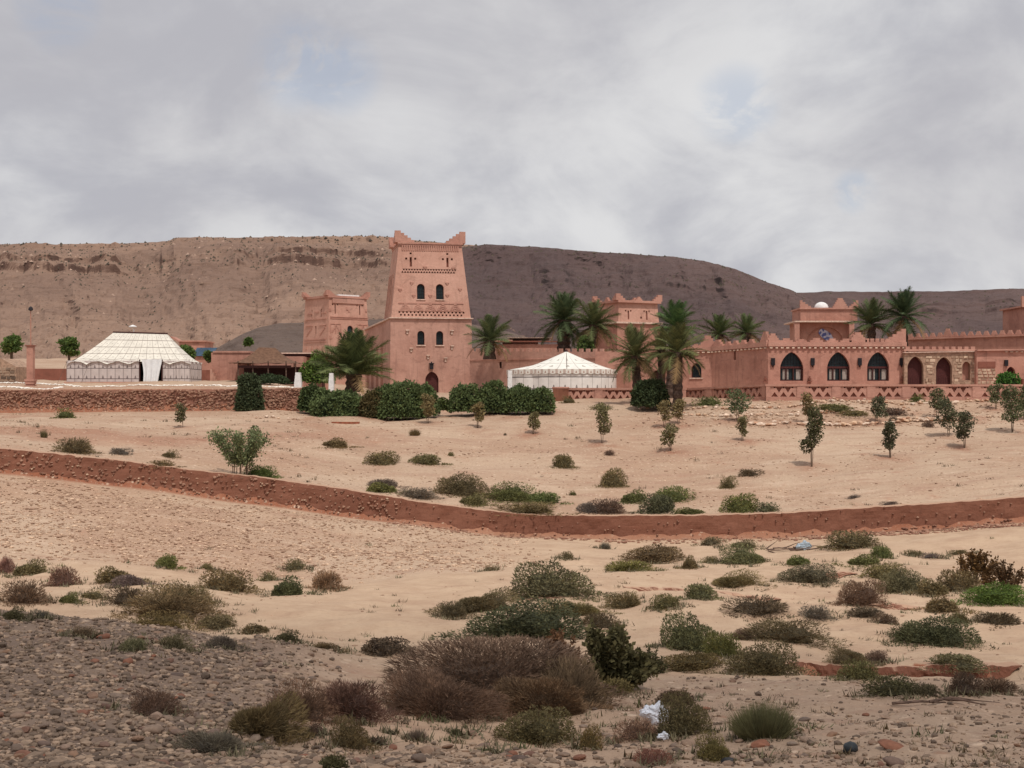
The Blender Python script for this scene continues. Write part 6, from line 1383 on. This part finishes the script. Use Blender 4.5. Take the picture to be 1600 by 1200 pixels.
for i, (px, by, top, w, ns, lab, c) in enumerate((
 (285, 668, 632, 26, 1, 'dark green sapling below the left terrace wall', DG), (583, 652, 612, 30, 2, 'brownish sapling against the round hedge, between the two hedge parts', OL),
 (668, 662, 616, 34, 2, 'sapling standing in front of the big hedge below the tower door', OL), (746, 669, 630, 30, 3, 'sapling at the left end of the long hedge, lower one', OL),
 (766, 645, 605, 34, 2, 'brown sapling growing against the long hedge', (.13, .085, .05)), (833, 679, 645, 29, 3, 'small sapling below the right end of the long hedge', SAPC),
 (941, 693, 633, 36, 2, 'tallest lone sapling in the centre, twin stemmed', SAPC), (1038, 668, 628, 30, 2, 'sapling just left of the tall palm trunks, against the stones', OL),
 (1060, 664, 626, 30, 2, 'sapling in front of the tall palm trunks', OL), (1047, 706, 666, 38, 3, 'thin scraggy sapling below the tall palms', SAPC),
 (1152, 658, 610, 50, 2, 'bushy green sapling in front of the oblique balustrade', (.075, .095, .05)), (1160, 690, 652, 24, 2, 'small slim sapling below the bushy green one', SAPC),
 (1262, 662, 616, 34, 2, 'upper sapling of the stacked pair below the first arched window', OL), (1268, 730, 638, 42, 3, 'tall dark sapling, lower of the stacked pair below the first arched window', (.07, .072, .038)),
 (1369, 662, 620, 44, 2, 'sapling below the third arched window', (.075, .08, .05)), (1391, 716, 660, 34, 3, 'dark sapling standing alone on the right slope', (.055, .058, .035)),
 (1465, 652, 608, 42, 2, 'upper left sapling of the trio below the stone gatehouse', (.085, .09, .05)), (1482, 684, 626, 46, 2, 'middle sapling of the trio below the stone gatehouse', (.07, .075, .045)), (1507, 700, 644, 42, 3, 'lowest sapling of the trio, dark with thin twin stems', (.06, .062, .038)),
 (1556, 640, 602, 34, 2, 'sapling behind the rightmost one by the balustrade', (.095, .1, .055)), (1582, 676, 606, 58, 3, 'large sapling cut by the right edge', (.075, .085, .045)), (1600, 655, 600, 36, 2, 'sapling half out of the photo at the right edge', (.08, .09, .05)))):
    h = by - top; stems_plant(px, by, w, h, ns, int(260 + w * h * .42), tuple(q * 1.25 for q in c), lab, 'sapling', 'young tree', 200 + i, crown=(.22, 1.0), ll=.12, lw=.04, group=SG_, ball=True, trunk_r=.02, spread=.6)

def hedge(parts, label, seed, col=(.095, .13, .055), name='hedge'):
    """one clipped hedge: several leafy lobes in one crown over a filler core coloured dark for inner shade"""
    rg = np.random.default_rng(seed); V = []; Fc = []; T = []; k = 0; cv = MB(); p0 = P(parts[0][0], parts[0][1], parts[0][4])
    root = thing(name, p0, 0, label, 'hedge')
    for px, by, w, h, D in parts:
        c0 = P(px, by, D) - p0; s = D / F; wm, hm, dm = w * s / 2, h * s, w * s * .36; n = int(w * h * 1.3)
        for _ in range(n):
            d = rg.normal(size=3); d[2] = abs(d[2]); d /= np.linalg.norm(d); q = (abs(d[0]) ** 2.8 + abs(d[1]) ** 2.8 + abs(d[2]) ** 2.8) ** (-1 / 2.8); q = 1 + (q - 1) * .6; q = q * (1 + .20 * float(fbm(np.array([d[0] * 3 + px]), np.array([d[1] * 3 + d[2] * 2]), 7, 2)[0])) * rg.uniform(.86, 1.02)
            c = np.array([c0.x + d[0] * q * wm, c0.y + d[1] * q * dm, c0.z + d[2] * q * hm]); u = rg.normal(size=3) + d * .8; u /= np.linalg.norm(u); sd = np.cross(u, rg.normal(size=3)); sd /= np.linalg.norm(sd); l = .17 * rg.uniform(.6, 1.4); w_ = .06
            V += [c, c + u * l * .5 + sd * w_, c + u * l, c + u * l * .5 - sd * w_]; Fc += [(k, k + 1, k + 2), (k, k + 2, k + 3)]; T += [rg.uniform(0, 1)] * 2; k += 4
            tq = .5 + .8 * float(fbm(np.array([d[0] * 5 + px]), np.array([d[1] * 5 + d[2] * 4]), 17, 2)[0]); T[-1] = T[-2] = min(1, max(0, tq * .6 + T[-1] * .4))
        b0 = len(cv.v)
        for j in range(7):
            e = j / 6 * math.pi / 2
            for i in range(14): a_ = 2 * math.pi * i / 14; f_ = .78; ce = math.cos(e) ** .8; cv.v.append((c0.x + math.cos(a_) * ce * wm * f_, c0.y + math.sin(a_) * ce * dm * f_, c0.z - .2 + (math.sin(e) * hm * f_ + .2)))
        for j in range(6):
            for i in range(14): i2 = (i + 1) % 14; cv.f.append((b0 + j * 14 + i, b0 + j * 14 + i2, b0 + (j + 1) * 14 + i2, b0 + (j + 1) * 14 + i))
    link('crown', np_mesh('crown', V, Fc, False, [('tint', 'FACE', T)]), M['plant'], root, col); cv.build('shaded_core', M['core'], root); return root
M['core'] = flat_mat('hedge_core', (.022, .032, .014), 1, .3, 5)  # very dark green stands for the shade inside the hedge
hedge([(486, 642, 34, 40, 90.5), (478, 638, 22, 30, 91)], 'small round bush at the left end of the hedges', 1, (.06, .085, .035))
hedge([(527, 650, 78, 38, 89), (505, 646, 40, 36, 89.5), (548, 648, 38, 34, 89.5)], 'low rounded hedge below the bushy young palm', 2)
hedge([(583, 652, 40, 42, 88.7)], 'olive toned bush between the two big hedge blocks', 5, (.10, .085, .04))
hedge([(628, 652, 74, 53, 88.5), (660, 648, 50, 46, 89), (604, 650, 44, 46, 88.8)], 'large dome shaped hedge covering the foot of the tower', 3)
hedge([(691, 641, 24, 17, 90)], 'low pale green bush in the gap below the tower door', 6, (.10, .13, .045))
hedge([(728, 643, 52, 40, 89.5), (770, 643, 54, 44, 89.6), (812, 643, 58, 38, 89.4), (845, 643, 42, 35, 89.3)], 'long dark hedge in front of the curtain wall and pavilion tent', 4, (.095, .13, .055))
hedge([(390, 641, 42, 44, 92.2), (389, 612, 30, 26, 92.3), (382, 600, 18, 14, 92.3)], 'tall dark green bush at the right end of the left terrace wall', 9, (.06, .078, .042), 'tall_bush')
hedge([(1018, 635, 50, 40, 90.5), (1004, 632, 34, 34, 90.6)], 'dark bush at the foot of the middle palms', 10, (.05, .07, .034), 'tall_bush')
hedge([(480, 596, 26, 28, 104), (497, 598, 34, 42, 104), (512, 597, 22, 30, 104)], 'light green leafy shrub left of the bushy young palm', 11, (.11, .17, .045), 'leafy_shrub')
hedge([(420, 599, 60, 12, 103)], 'low dark planting under the brown awning', 12, (.04, .06, .03), 'low_planting')
hedge([(1575, 604, 36, 20, 93.5)], 'bright green shrub rising behind the balustrade at right', 13, (.06, .14, .03), 'leafy_shrub')
hedge([(915, 548, 26, 22, 120)], 'pale green shrub behind the curtain wall beside the thick palm', 14, (.10, .15, .05), 'leafy_shrub')
for px, by, w, h, D, lab, sd in ((18, 560, 44, 34, 135, 'green tree at the left edge behind the brick pillar', 1), (108, 564, 38, 34, 135, 'green tree left of the cream marquee', 2), (292, 566, 34, 24, 130, 'green tree behind the right end of the marquee roof', 3), (325, 566, 16, 14, 130, 'dark small tree by the solar panels', 4), (388, 540, 12, 9, 130, 'small green tree top behind the brown awning', 5)):
    stems_plant(px, by, w, h, 2, 1500, (.085, .135, .04), lab, 'tree', 'tree', 500 + sd, D=D, crown=(.25, 1.0), ll=.3, lw=.1, ball=True, trunk_r=.1, spread=.3, group=None)
# scrub on the terrace slope at right and flowers by the palm
for px, by, w, h, c, lab in ((1300, 642, 70, 14, GR, 'low green creeper below the first two arched windows'), (1335, 650, 60, 10, OL, 'olive mat on the stone terraces below the second arched window'), (1430, 628, 30, 14, GR, 'small green bush against the balustrade left of the gatehouse doors'), (1110, 634, 50, 16, GR, 'green creeper at the foot of the oblique balustrade'), (1395, 650, 50, 14, DB, 'brown mat on the stone terraces under the gatehouse'), (890, 630, 26, 12, OL, 'olive tuft by the round red pier'), (1395, 672 - 12, 20, 10, DB, 'brown tuft in the lowest stone row at right'), (1450, 668, 24, 12, DB, 'brown round tuft in the lowest stone row, right of centre'), (560, 640, 30, 12, OL, 'olive tuft between hedge parts'), (940, 640, 40, 10, OL, 'dry tuft at the foot of the pavilion balustrade'), (700, 700, 0, 0, OL, '')):
    if w: place_shrub(px, by, w, h, 'mound', c, lab, group='scrub on the stone terraces')

# ---- palms
def frond_mesh(length, seed, droop=.5, npair=42, wid=.34):
    """feather leaf growing along +X from the origin, curving down"""
    rg = np.random.default_rng(seed); V = []; Fc = []; T = []; k = 0; pts = []
    for i in range(13): t = i / 12; pts.append(np.array([length * (t - .12 * droop * t * t), 0, length * (.10 * t - droop * .62 * t ** 2.1)]))
    pts = np.array(pts)
    for i in range(12):
        r0, r1 = .022 * (1 - i / 13), .022 * (1 - (i + 1) / 13); a, b_ = pts[i], pts[i + 1]
        V += [a + [0, r0, 0], a - [0, r0, 0], a + [0, 0, r0 * 1.6], b_ + [0, r1, 0], b_ - [0, r1, 0], b_ + [0, 0, r1 * 1.6]]
        for q, w_ in ((0, 1), (1, 2), (2, 0)): Fc += [(k + q, k + w_, k + 3 + w_), (k + q, k + 3 + w_, k + 3 + q)]; T += [.9, .9]
        k += 6
    for i in range(npair):
        t = .12 + .88 * (i + .5) / npair; j = min(int(t * 12), 11); f = t * 12 - j; c = pts[j] * (1 - f) + pts[j + 1] * f; d = pts[j + 1] - pts[j]; d /= np.linalg.norm(d); ll = length * wid * (math.sin(math.pi * min(1, t * .93 + .07)) ** .55) * (1 - .25 * t)
        for sg in (-1, 1):
            u = d * .75 + np.array([0, sg * .8, 0]) + np.array([0, 0, rg.uniform(-.05, .35)]); u /= np.linalg.norm(u); w_ = d * length * .0135; tip = c + u * ll * rg.uniform(.85, 1.1) - np.array([0, 0, ll * .22 * rg.uniform(.3, 1.4)])
            V += [c - w_, c + w_, tip]; Fc.append((k, k + 1, k + 2)); T.append(rg.uniform(0, .85)); k += 3
    return np_mesh('frond', V, Fc, False, [('tint', 'FACE', T)])
FR = [frond_mesh(1.0, 1, .25), frond_mesh(1.0, 2, .55), frond_mesh(1.0, 3, .85), frond_mesh(1.0, 4, .45)]
for f_ in FR: f_.materials.append(M['plant'])
def palm(px, py_base, py_crown, rad, D, tw, label, nf=34, emin=-30, emax=84, col=(.075, .095, .042), seed=0, dead=3, leanx=0):
    rg = random.Random(seed); b0 = P(px, py_base, D); top = Zp(py_crown, D) - b0.z; s = D / F; Lm = rad * s * 1.12
    root = thing('palm_tree', b0, 0, label, 'palm')
    r = tw * s / 2; mb = MB(); pts = []; rad_ = []; n = max(6, int(top / .22)) if top > .6 else 4
    for i in range(n + 1): t = i / n; pts.append((leanx * s * (t * t - 1) * 0 + leanx * s * t, 0, -.3 + (top + .3) * t)); rad_.append(r * (1.12 - .2 * t + (.14 if i % 2 else -.06)) * (1.25 if t < .06 else 1) * (1.0 if t < .85 else 1.15))
    mb.tube(pts, rad_, 10); mb.build('trunk', M['palm_bark'], root)
    lx = leanx * s
    for i in range(nf):
        f = (i + .5) / nf; el = emax - (emax - emin) * f ** 1.15 + rg.uniform(-6, 6); az = i * 2.39996 + rg.uniform(-.25, .25)
        me = FR[0] if el > 55 else FR[3] if el > 30 else FR[1] if el > 0 else FR[2]
        o = bpy.data.objects.new('frond', me); COL.objects.link(o); o.parent = root; o.location = (lx, 0, top - .1 + .12 * math.sin(R(el)))
        o.rotation_euler = (rg.uniform(-.5, .5), -R(el), az); sc_ = Lm * rg.uniform(.85, 1.08) * (.92 if el > 60 else 1); o.scale = (sc_,) * 3
        k = rg.uniform(.95, 1.5); c = col if i < nf - dead else (.16, .11, .06); o.color = (c[0] * k, c[1] * k, c[2] * k, 1)
    return root
palm(553, 606, 584, 68, 99, 24, 'bushy young date palm with upright fronds in front of the tower wing', 66, 4, 88, (.085, .105, .045), 1, 2)
palm(765, 556, 532, 42, 122, 16, 'palm crown showing over the curtain wall just right of the tall tower', 40, -15, 86, (.075, .095, .045), 2)
palm(881, 560, 500, 46, 124, 19, 'thick trunked palm with the broadest dense crown behind the pavilion tent', 48, -35, 84, (.065, .09, .045), 3)
palm(918, 560, 508, 44, 121, 15, 'second palm leaning right beside the broad crowned one', 34, -28, 70, (.075, .09, .04), 4, 3, 10)
palm(997, 636, 556, 50, 93, 13, 'shorter front palm with drooping fronds, left of the middle palm group', 34, -32, 78, (.09, .10, .045), 5, 3, -4)
palm(1043, 632, 512, 44, 98, 12, 'tallest crown of the middle palm group behind the others', 40, -30, 84, (.06, .105, .04), 6, 3, 12)
palm(1059, 640, 550, 48, 90, 14, 'front right palm of the middle group with a thick dark trunk', 38, -34, 80, (.09, .10, .042), 7, 4, 0)
palm(1035, 636, 546, 36, 95, 11, 'slim palm squeezed between the others of the middle group', 26, -30, 80, (.085, .085, .04), 8, 5, -2)
palm(1124, 550, 522, 34, 116, 13, 'left one of the two palm crowns over the oblique wall of the arcade building', 32, -15, 82, (.07, .095, .04), 9)
palm(1166, 550, 520, 32, 117, 13, 'right one of the two palm crowns over the oblique wall of the arcade building', 32, -15, 82, (.08, .105, .045), 10)
palm(1362, 552, 506, 42, 113, 13, 'palm right of the turret with pale spreading fronds', 36, -22, 80, (.075, .095, .045), 11)
palm(1413, 556, 494, 44, 110, 11, 'tall dark palm above the right end of the arcade building', 42, -28, 88, (.05, .075, .038), 12, 3)

# ============================================================ STONES
def rock_mesh(seed, sub=1, flat=.62, rough=.16):
    import bmesh
    rg = np.random.default_rng(seed); bm = bmesh.new(); bmesh.ops.create_icosphere(bm, subdivisions=sub, radius=1.0); L = rg.normal(size=(8, 3)); L /= np.linalg.norm(L, axis=1)[:, None]; A = rg.uniform(.55, .95, 8)
    for v in bm.verts:
        c = np.array(v.co); 
        for l, a_ in zip(L, A):
            d = c @ l
            if d > a_: c = c - l * (d - a_) * .85
        c = c * (1 + rg.normal() * rough * .25); v.co = (c[0] * 1.0, c[1] * .8, c[2] * flat)
    V = np.array([v.co[:] for v in bm.verts]); Fc = np.array([[v.index for v in f.verts] for f in bm.faces]); bm.free(); return V, Fc
RK = [rock_mesh(i, 1) for i in range(6)]; RKs = [rock_mesh(20 + i, 2) for i in range(8)]
RM = []
for V, Fc in RKs: me = np_mesh('stone', V, Fc, len(RM) % 2 == 0); me.materials.append(M['one_stone']); RM.append(me)
def scatter(name, n, reg, size, mat, seed, parent=GROUND, flat=1.0, dense=None):
    rg = np.random.default_rng(seed); px, r = reg(rg, n); x = (px - 800) / F * r; y = r + bend(x) * bump_r(r); keep = np.ones(len(x), bool)
    if dense is not None: keep = dense(px, r, x, y, rg)
    x, y, r = x[keep], y[keep], r[keep]; z = gz_xr(x, y, r); n = len(x); sz = size(rg, n, r); VV = []; FF = []; TT_ = []; k = 0
    a = rg.uniform(0, 6.28, n); which = rg.integers(0, 6, n); tone = rg.uniform(0, 1, n) ** 1.2
    for w_ in range(6):
        i = np.where(which == w_)[0]; V, Fc = RK[w_]; ca, sa = np.cos(a[i])[:, None], np.sin(a[i])[:, None]; s = sz[i][:, None]; st = rg.uniform(.7, 1.4, len(i))[:, None]
        vx_ = (V[:, 0] * ca * st - V[:, 1] * sa) * s + x[i][:, None]; vy_ = (V[:, 0] * sa * st + V[:, 1] * ca) * s + y[i][:, None]; vz_ = V[:, 2] * s * flat + z[i][:, None] + s * .22 * flat
        VV.append(np.stack([vx_, vy_, vz_], -1).reshape(-1, 3)); FF.append((Fc[None] + (np.arange(len(i)) * len(V))[:, None, None] + k).reshape(-1, 3)); TT_.append(np.repeat(tone[i], len(Fc))); k += len(i) * len(V)
    o = link(name, np_mesh(name, np.vstack(VV), np.vstack(FF), False, [('tint', 'FACE', np.concatenate(TT_))]), mat, parent); o['kind'] = 'stuff'; return o
def bank_w(px, r, x, y):
    n_ = fbm(x / 9, y / 9, 37, 3); nz_ = fbm(x / 2.5, y / 2.5, 31, 3)
    return np.clip(np.maximum(sst(620, 400, px + 160 * n_) * sst(22.3, 20.3, r + .6 * nz_), np.maximum(sst(13.9, 12.6, r + .9 * nz_) * (.22 + .5 * sst(900, 500, px)), .16 * sst(850, 1100, px + 100 * n_) * sst(23.5, 21.5, r))), 0, 1)
fg = lambda r0, r1, p=1.0: (lambda rg, n: (rg.uniform(-120, 1720, n), 1 / (1 / r1 + (1 / r0 - 1 / r1) * rg.uniform(0, 1, n) ** p)))
scatter('cobbles', 42000, fg(10.0, 23.5, 1.3), lambda rg, n, r: .012 + .040 * rg.uniform(0, 1, n) ** 2.8 + .03 * (rg.uniform(0, 1, n) > .975), M['rock'], 51, dense=lambda px, r, x, y, rg: rg.uniform(0, 1, len(px)) < bank_w(px, r, x, y) * 1.0)
scatter('slope_stones', 15000, lambda rg, n: (rg.uniform(-60, 900, n), rg.uniform(44, 59.2, n)), lambda rg, n, r: .025 + .08 * rg.uniform(0, 1, n) ** 3, M['rock_warm'], 52, flat=.7, dense=lambda px, r, x, y, rg: rg.uniform(0, 1, len(px)) < sst(900, 650, px + 60 * fbm(x / 9, y / 9, 37, 3) + (r - 50) * 6) * sst(44, 48, r))
scatter('upper_slope_stones', 15000, lambda rg, n: (rg.uniform(-60, 1660, n), rg.uniform(60.5, 91.5, n)), lambda rg, n, r: .025 + .075 * rg.uniform(0, 1, n) ** 3.5, M['rock_warm'], 53, flat=.6, dense=lambda px, r, x, y, rg: rg.uniform(0, 1, len(px)) < .22 + .8 * sst(.0, .35, fbm(x / 4, y / 4, 88, 3)))
scatter('wadi_pebbles', 6000, lambda rg, n: (rg.uniform(-60, 1660, n), rg.uniform(22, 46, n)), lambda rg, n, r: .012 + .05 * rg.uniform(0, 1, n) ** 4, M['rock_warm'], 54, flat=.6, dense=lambda px, r, x, y, rg: rg.uniform(0, 1, len(px)) < .12 + .9 * sst(.1, .4, fbm(x / 2.2, y / 2.2, 90, 3)))
scatter('wall_foot_rubble', 1900, lambda rg, n: (rg.uniform(600, 1640, n), rg.uniform(58.6, 59.9, n)), lambda rg, n, r: .05 + .10 * rg.uniform(0, 1, n) ** 2, M['masonry_red'], 55, flat=.7, dense=lambda px, r, x, y, rg: rg.uniform(0, 1, len(px)) < .35 + .65 * sst(1200, 1350, px))
scatter('terrace_rubble', 2600, lambda rg, n: (rg.uniform(430, 1640, n), rg.uniform(83, 92.6, n)), lambda rg, n, r: .05 + .12 * rg.uniform(0, 1, n) ** 2.2, M['rock_warm'], 56, flat=.6, dense=lambda px, r, x, y, rg: (rg.uniform(0, 1, len(px)) < .3 + .7 * (px > 1040)) & ((px > 990) | (px < 500)))
# the 300 largest loose stones, each a piece of the ground
rg = random.Random(12); cnt = 0; spots = []
HAND = [(200, 1040, .085, 1.0), (215, 1034, .07, 1.1), (30, 1122, .085, .7), (62, 1120, .09, .6), (30, 1150, .07, .7), (66, 1142, .07, .5), (35, 1185, .085, .8), (145, 1092, .08, .6), (182, 1092, .075, .5), (245, 1125, .10, .8), (238, 1148, .12, .7), (215, 1160, .075, .6), (20, 1165, .08, .6),
 (418, 1162, .10, .6), (398, 1160, .07, .6), (668, 1180, .10, .95), (655, 1190, .08, .8), (812, 1190, .09, .6), (830, 1196, .08, .8), (905, 1190, .08, .6), (1075, 1166, .08, .7), (1190, 1166, .12, .5), (1395, 1196, .12, .7), (1145, 1066, .08, .6), (765, 1075, .05, .6), (945, 1150, .08, .4), (912, 1138, .07, .5), (1265, 1160, .10, .45), (1395, 1172, .12, .45), (1300, 1150, .07, .5), (1480, 1170, .06, .5), (1385, 1125, .08, .35), (345, 1018, .06, .6), (640, 1170, .06, .5), (700, 1172, .08, .4), (755, 1168, .06, .6), (110, 1060, .05, .8), (155, 1043, .05, .8), (330, 1090, .06, .6), (300, 1178, .06, .7), (350, 1185, .07, .8)]
for px, by, s, fl_ in HAND: spots.append((hit(px, by), s, fl_))
while len(spots) < 300:
    px = rg.uniform(-10, 1610); r = 1 / (1 / 19.0 + (1 / 10.8 - 1 / 19.0) * rg.random()); x = X(px, r); 
    if rg.random() > float(bank_w(np.array([px]), np.array([r]), np.array([x]), np.array([r]))[0]) + .05: continue
    spots.append((Vector((x, r, gz(x, r))), rg.uniform(.035, .07), rg.uniform(.5, 1.0)))
for i, (p, s, fl_) in enumerate(spots):
    o = bpy.data.objects.new('stone', RM[i % 8]); COL.objects.link(o); o.parent = GROUND; o.location = (p.x, p.y, p.z + s * .28 * fl_); o.scale = (s * rg.uniform(.85, 1.25), s, s * fl_); o.rotation_euler = (rg.uniform(-.3, .3), rg.uniform(-.3, .3), rg.uniform(0, 6.28))
p = hit(1328, 1178); o = bpy.data.objects.new('rock', RM[2].copy()); COL.objects.link(o); o.data.materials.clear(); o.data.materials.append(flat_mat('black_rock', (.035, .04, .045), .6, .3, 15)); o.location = (p.x, p.y, p.z + .04); o.scale = (.09, .08, .09); o.rotation_euler = (.2, 0, .5); tag(o, 'single black stone lying on the gravel at lower right', 'stone')
p = hit(1335, 1198); o = bpy.data.objects.new('rock', RM[5].copy()); COL.objects.link(o); o.data.materials.clear(); o.data.materials.append(flat_mat('black_rock2', (.03, .03, .032), .6, .3, 15)); p = hit(1138, 1196); o.location = (p.x, p.y, p.z + .02); o.scale = (.07, .06, .05); tag(o, 'small black stone at the bottom edge right of centre', 'stone')
# dry stone rows under the balustrade, white kerb of the left terrace, stair rubble
WR = [(V, Fc) for V, Fc in RK]; SR = []
for i in range(6): me = np_mesh('stone', RK[i][0], RK[i][1], False); me.materials.append(M['row_stone'] if 'row_stone' in M else flat_mat('terrace_stone_%s' % 'abcdef'[i], [(.60, .42, .30), (.52, .34, .235), (.66, .50, .385), (.47, .27, .175), (.58, .44, .34), (.54, .36, .24)][i], .9, .25, 5)); SR.append(me)
def stone_row(name, px0, px1, rr, step, smin, smax, label, seed, pyfun=None, meshes=SR, cat='stone row'):
    rg = random.Random(seed); root = thing(name, (X((px0 + px1) / 2, rr), rr, 0), 0, label, cat, 'dry stone rows'); L0 = root.location; px = px0
    while px < px1:
        r = rr + rg.uniform(-.18, .18) + .35 * math.sin(px / 70.0); x = X(px, r); s = rg.uniform(smin, smax); z = gz(x, r)
        if rg.random() < .9:
            o = bpy.data.objects.new('stone', meshes[rg.randrange(6)]); COL.objects.link(o); o.parent = root; o.location = (x - L0.x, r - L0.y, z + s * .35); o.scale = (s * rg.uniform(.9, 1.5), s, s * rg.uniform(.6, .95)); o.rotation_euler = (rg.uniform(-.2, .2), rg.uniform(-.2, .2), rg.uniform(0, 6.28))
            if rg.random() < .3:
                q = bpy.data.objects.new('stone', meshes[rg.randrange(6)]); COL.objects.link(q); q.parent = root; q.location = (x - L0.x + s * .4, r - L0.y + .05, z + s * 1.05); q.scale = (s * .8, s * .7, s * .5); q.rotation_euler = (0, 0, rg.uniform(0, 6))
        px += step * rg.uniform(.7, 1.4)
    return root
stone_row('dry_stone_row', 1000, 1610, 90.6, 8.5, .13, .24, 'upper dry stone row just below the balustrade on the right', 1)
stone_row('dry_stone_row', 1060, 1420, 87.6, 9.5, .13, .24, 'middle dry stone row on the right slope, ending under the gatehouse', 2)
stone_row('dry_stone_row', 1172, 1500, 84.4, 8.0, .18, .32, 'lowest dry stone row with the biggest pale stones, on the right slope', 3)
stone_row('dry_stone_row', 400, 470, 86.5, 8.0, .10, .2, 'short row of stones below the left terrace wall near the hedge', 4)
m_w = flat_mat('whitewashed_stone', (.80, .75, .68), .8, .1, 6); SW = []
for i in range(6): me = np_mesh('stone', RK[i][0], RK[i][1], False); me.materials.append(m_w); SW.append(me)
def white_kerb(px0, px1, D, step, s0, s1, label, seed):
    rg = random.Random(seed); c = X((px0 + px1) / 2, D); root = thing('white_stone_kerb', (c, D, 0), 0, label, 'kerb', 'whitewashed stone kerbs'); px = px0
    while px < px1:
        x = X(px, D); s = rg.uniform(s0, s1); o = bpy.data.objects.new('kerb_stone', SW[rg.randrange(6)]); COL.objects.link(o); o.parent = root; o.location = (x - c, rg.uniform(-.12, .12), gz(x, D) + s * .2); o.scale = (s * 1.6, s * 1.1, s * .75); o.rotation_euler = (0, 0, rg.uniform(-.4, .4)); px += step * rg.uniform(.75, 1.2)
white_kerb(-30, 470, 100.5, 6.2, .10, .18, 'line of whitewashed stones edging the left terrace in front of the marquee', 1)
white_kerb(-30, 100, 97.0, 6.5, .12, .2, 'second line of whitewashed stones near the brick pillar at far left', 2)

# debris: plastic bag, dead branches, plank
p = hit(1020, 1138); rgq = np.random.default_rng(3); import bmesh
bm = bmesh.new(); bmesh.ops.create_icosphere(bm, subdivisions=4, radius=1)
for v in bm.verts:
    c = np.array(v.co); q = 1 + .38 * float(fbm(np.array([c[0] * 2.3 + 4]), np.array([c[1] * 2.3 + c[2] * 1.9]), 3, 4)[0]) + .25 * abs(float(fbm(np.array([c[0] * 6]), np.array([c[2] * 6 + c[1] * 4]), 8, 2)[0])); v.co = (c[0] * q * .14, c[1] * q * .09, c[2] * q * .105 * (1.25 if c[0] > 0 else .8))
me = bpy.data.meshes.new('plastic_bag'); bm.to_mesh(me); bm.free(); o = link('plastic_bag', me, M['white_plastic']); o.location = (p.x, p.y - .15, p.z + .19); o.rotation_euler = (0, .3, 0); tag(o, 'crumpled white plastic bag caught in the reddish twigs, lower right of centre', 'plastic bag')
p = hit(1036, 1160); o = bpy.data.objects.new('plastic_scrap', me); COL.objects.link(o); o.location = (p.x, p.y, p.z + .03); o.scale = (.4, .5, .35); tag(o, 'small scrap of white plastic lying under the bag', 'plastic scrap')
p = hit(1225, 862); root = thing('dead_branches', p, 0, 'tangle of dead branches below the boundary wall with a blue grey rag on top', 'branches'); rg = random.Random(5)
for i in range(16):
    a_ = rg.uniform(-1.3, 1.3); q = [Vector((rg.uniform(-1.0, 1.0), rg.uniform(-.4, .4), .02 + rg.uniform(0, .12)))]
    for k in range(4): q.append(q[-1] + Vector((math.cos(a_) * .28 * rg.choice((1, 1, .8)), rg.uniform(-.1, .1), math.sin(a_) * .07 + rg.uniform(-.03, .05))))
    MB().tube(q, [.03, .028, .022, .014, .006], 5).build('branch', M['deadwood'], root)
o = link('rag', me.copy(), None); o.data.materials.clear(); o.data.materials.append(M['bluecloth']); o.location = (p.x + .75, p.y - .1, p.z + .22); o.scale = (2.0, 1.3, 1.6); tag(o, 'blue grey rag draped over the tangle of dead branches', 'rag')
p = hit(540, 662); o = MB().box(-.85, .85, -.06, .06, -.02, .11).build('plank', flat_mat('red_plank', (.27, .09, .05), .9, .3, 8)); o.location = p; o.rotation_euler = (0, 0, .05); tag(o, 'red brown plank lying on the sand below the low rounded hedge', 'plank')
p = hit(1465, 1102); root = thing('fallen_branch', p, 0, 'thin grey fallen branch on the gravel at lower right', 'branch')
for q in ([(-.55, 0, .01), (-.2, .02, .03), (.1, 0, .02)], [(-.1, 0, .03), (.2, .1, .06), (.5, .05, .03), (.75, 0, .02)], [(.1, .05, .05), (.3, -.05, .06), (.5, -.1, .02)]): MB().tube(q, [.02, .016, .008, .004][:len(q)], 5).build('branch', M['deadwood'], root)

# loosened red soil in the watering basins round the saplings
ra = gme.attributes['red']; rv_ = np.zeros(len(gme.vertices), np.float32); ra.data.foreach_get('value', rv_); co = np.zeros(len(gme.vertices) * 3, np.float32); gme.vertices.foreach_get('co', co); co = co.reshape(-1, 3)
for o in list(COL.objects):
    if o.name.startswith('sapling'):
        dx, dy = co[:, 0] - o.location.x, co[:, 1] - o.location.y; w_ = np.exp(-((dx / 1.0) ** 2 + ((dy + .2) / 1.1) ** 2)); rv_ = np.maximum(rv_, .75 * w_ * np.clip(.6 + 1.2 * fbm(co[:, 0] * 1.5, co[:, 1] * 1.5, 5, 2), 0, 1))
ra.data.foreach_set('value', rv_)
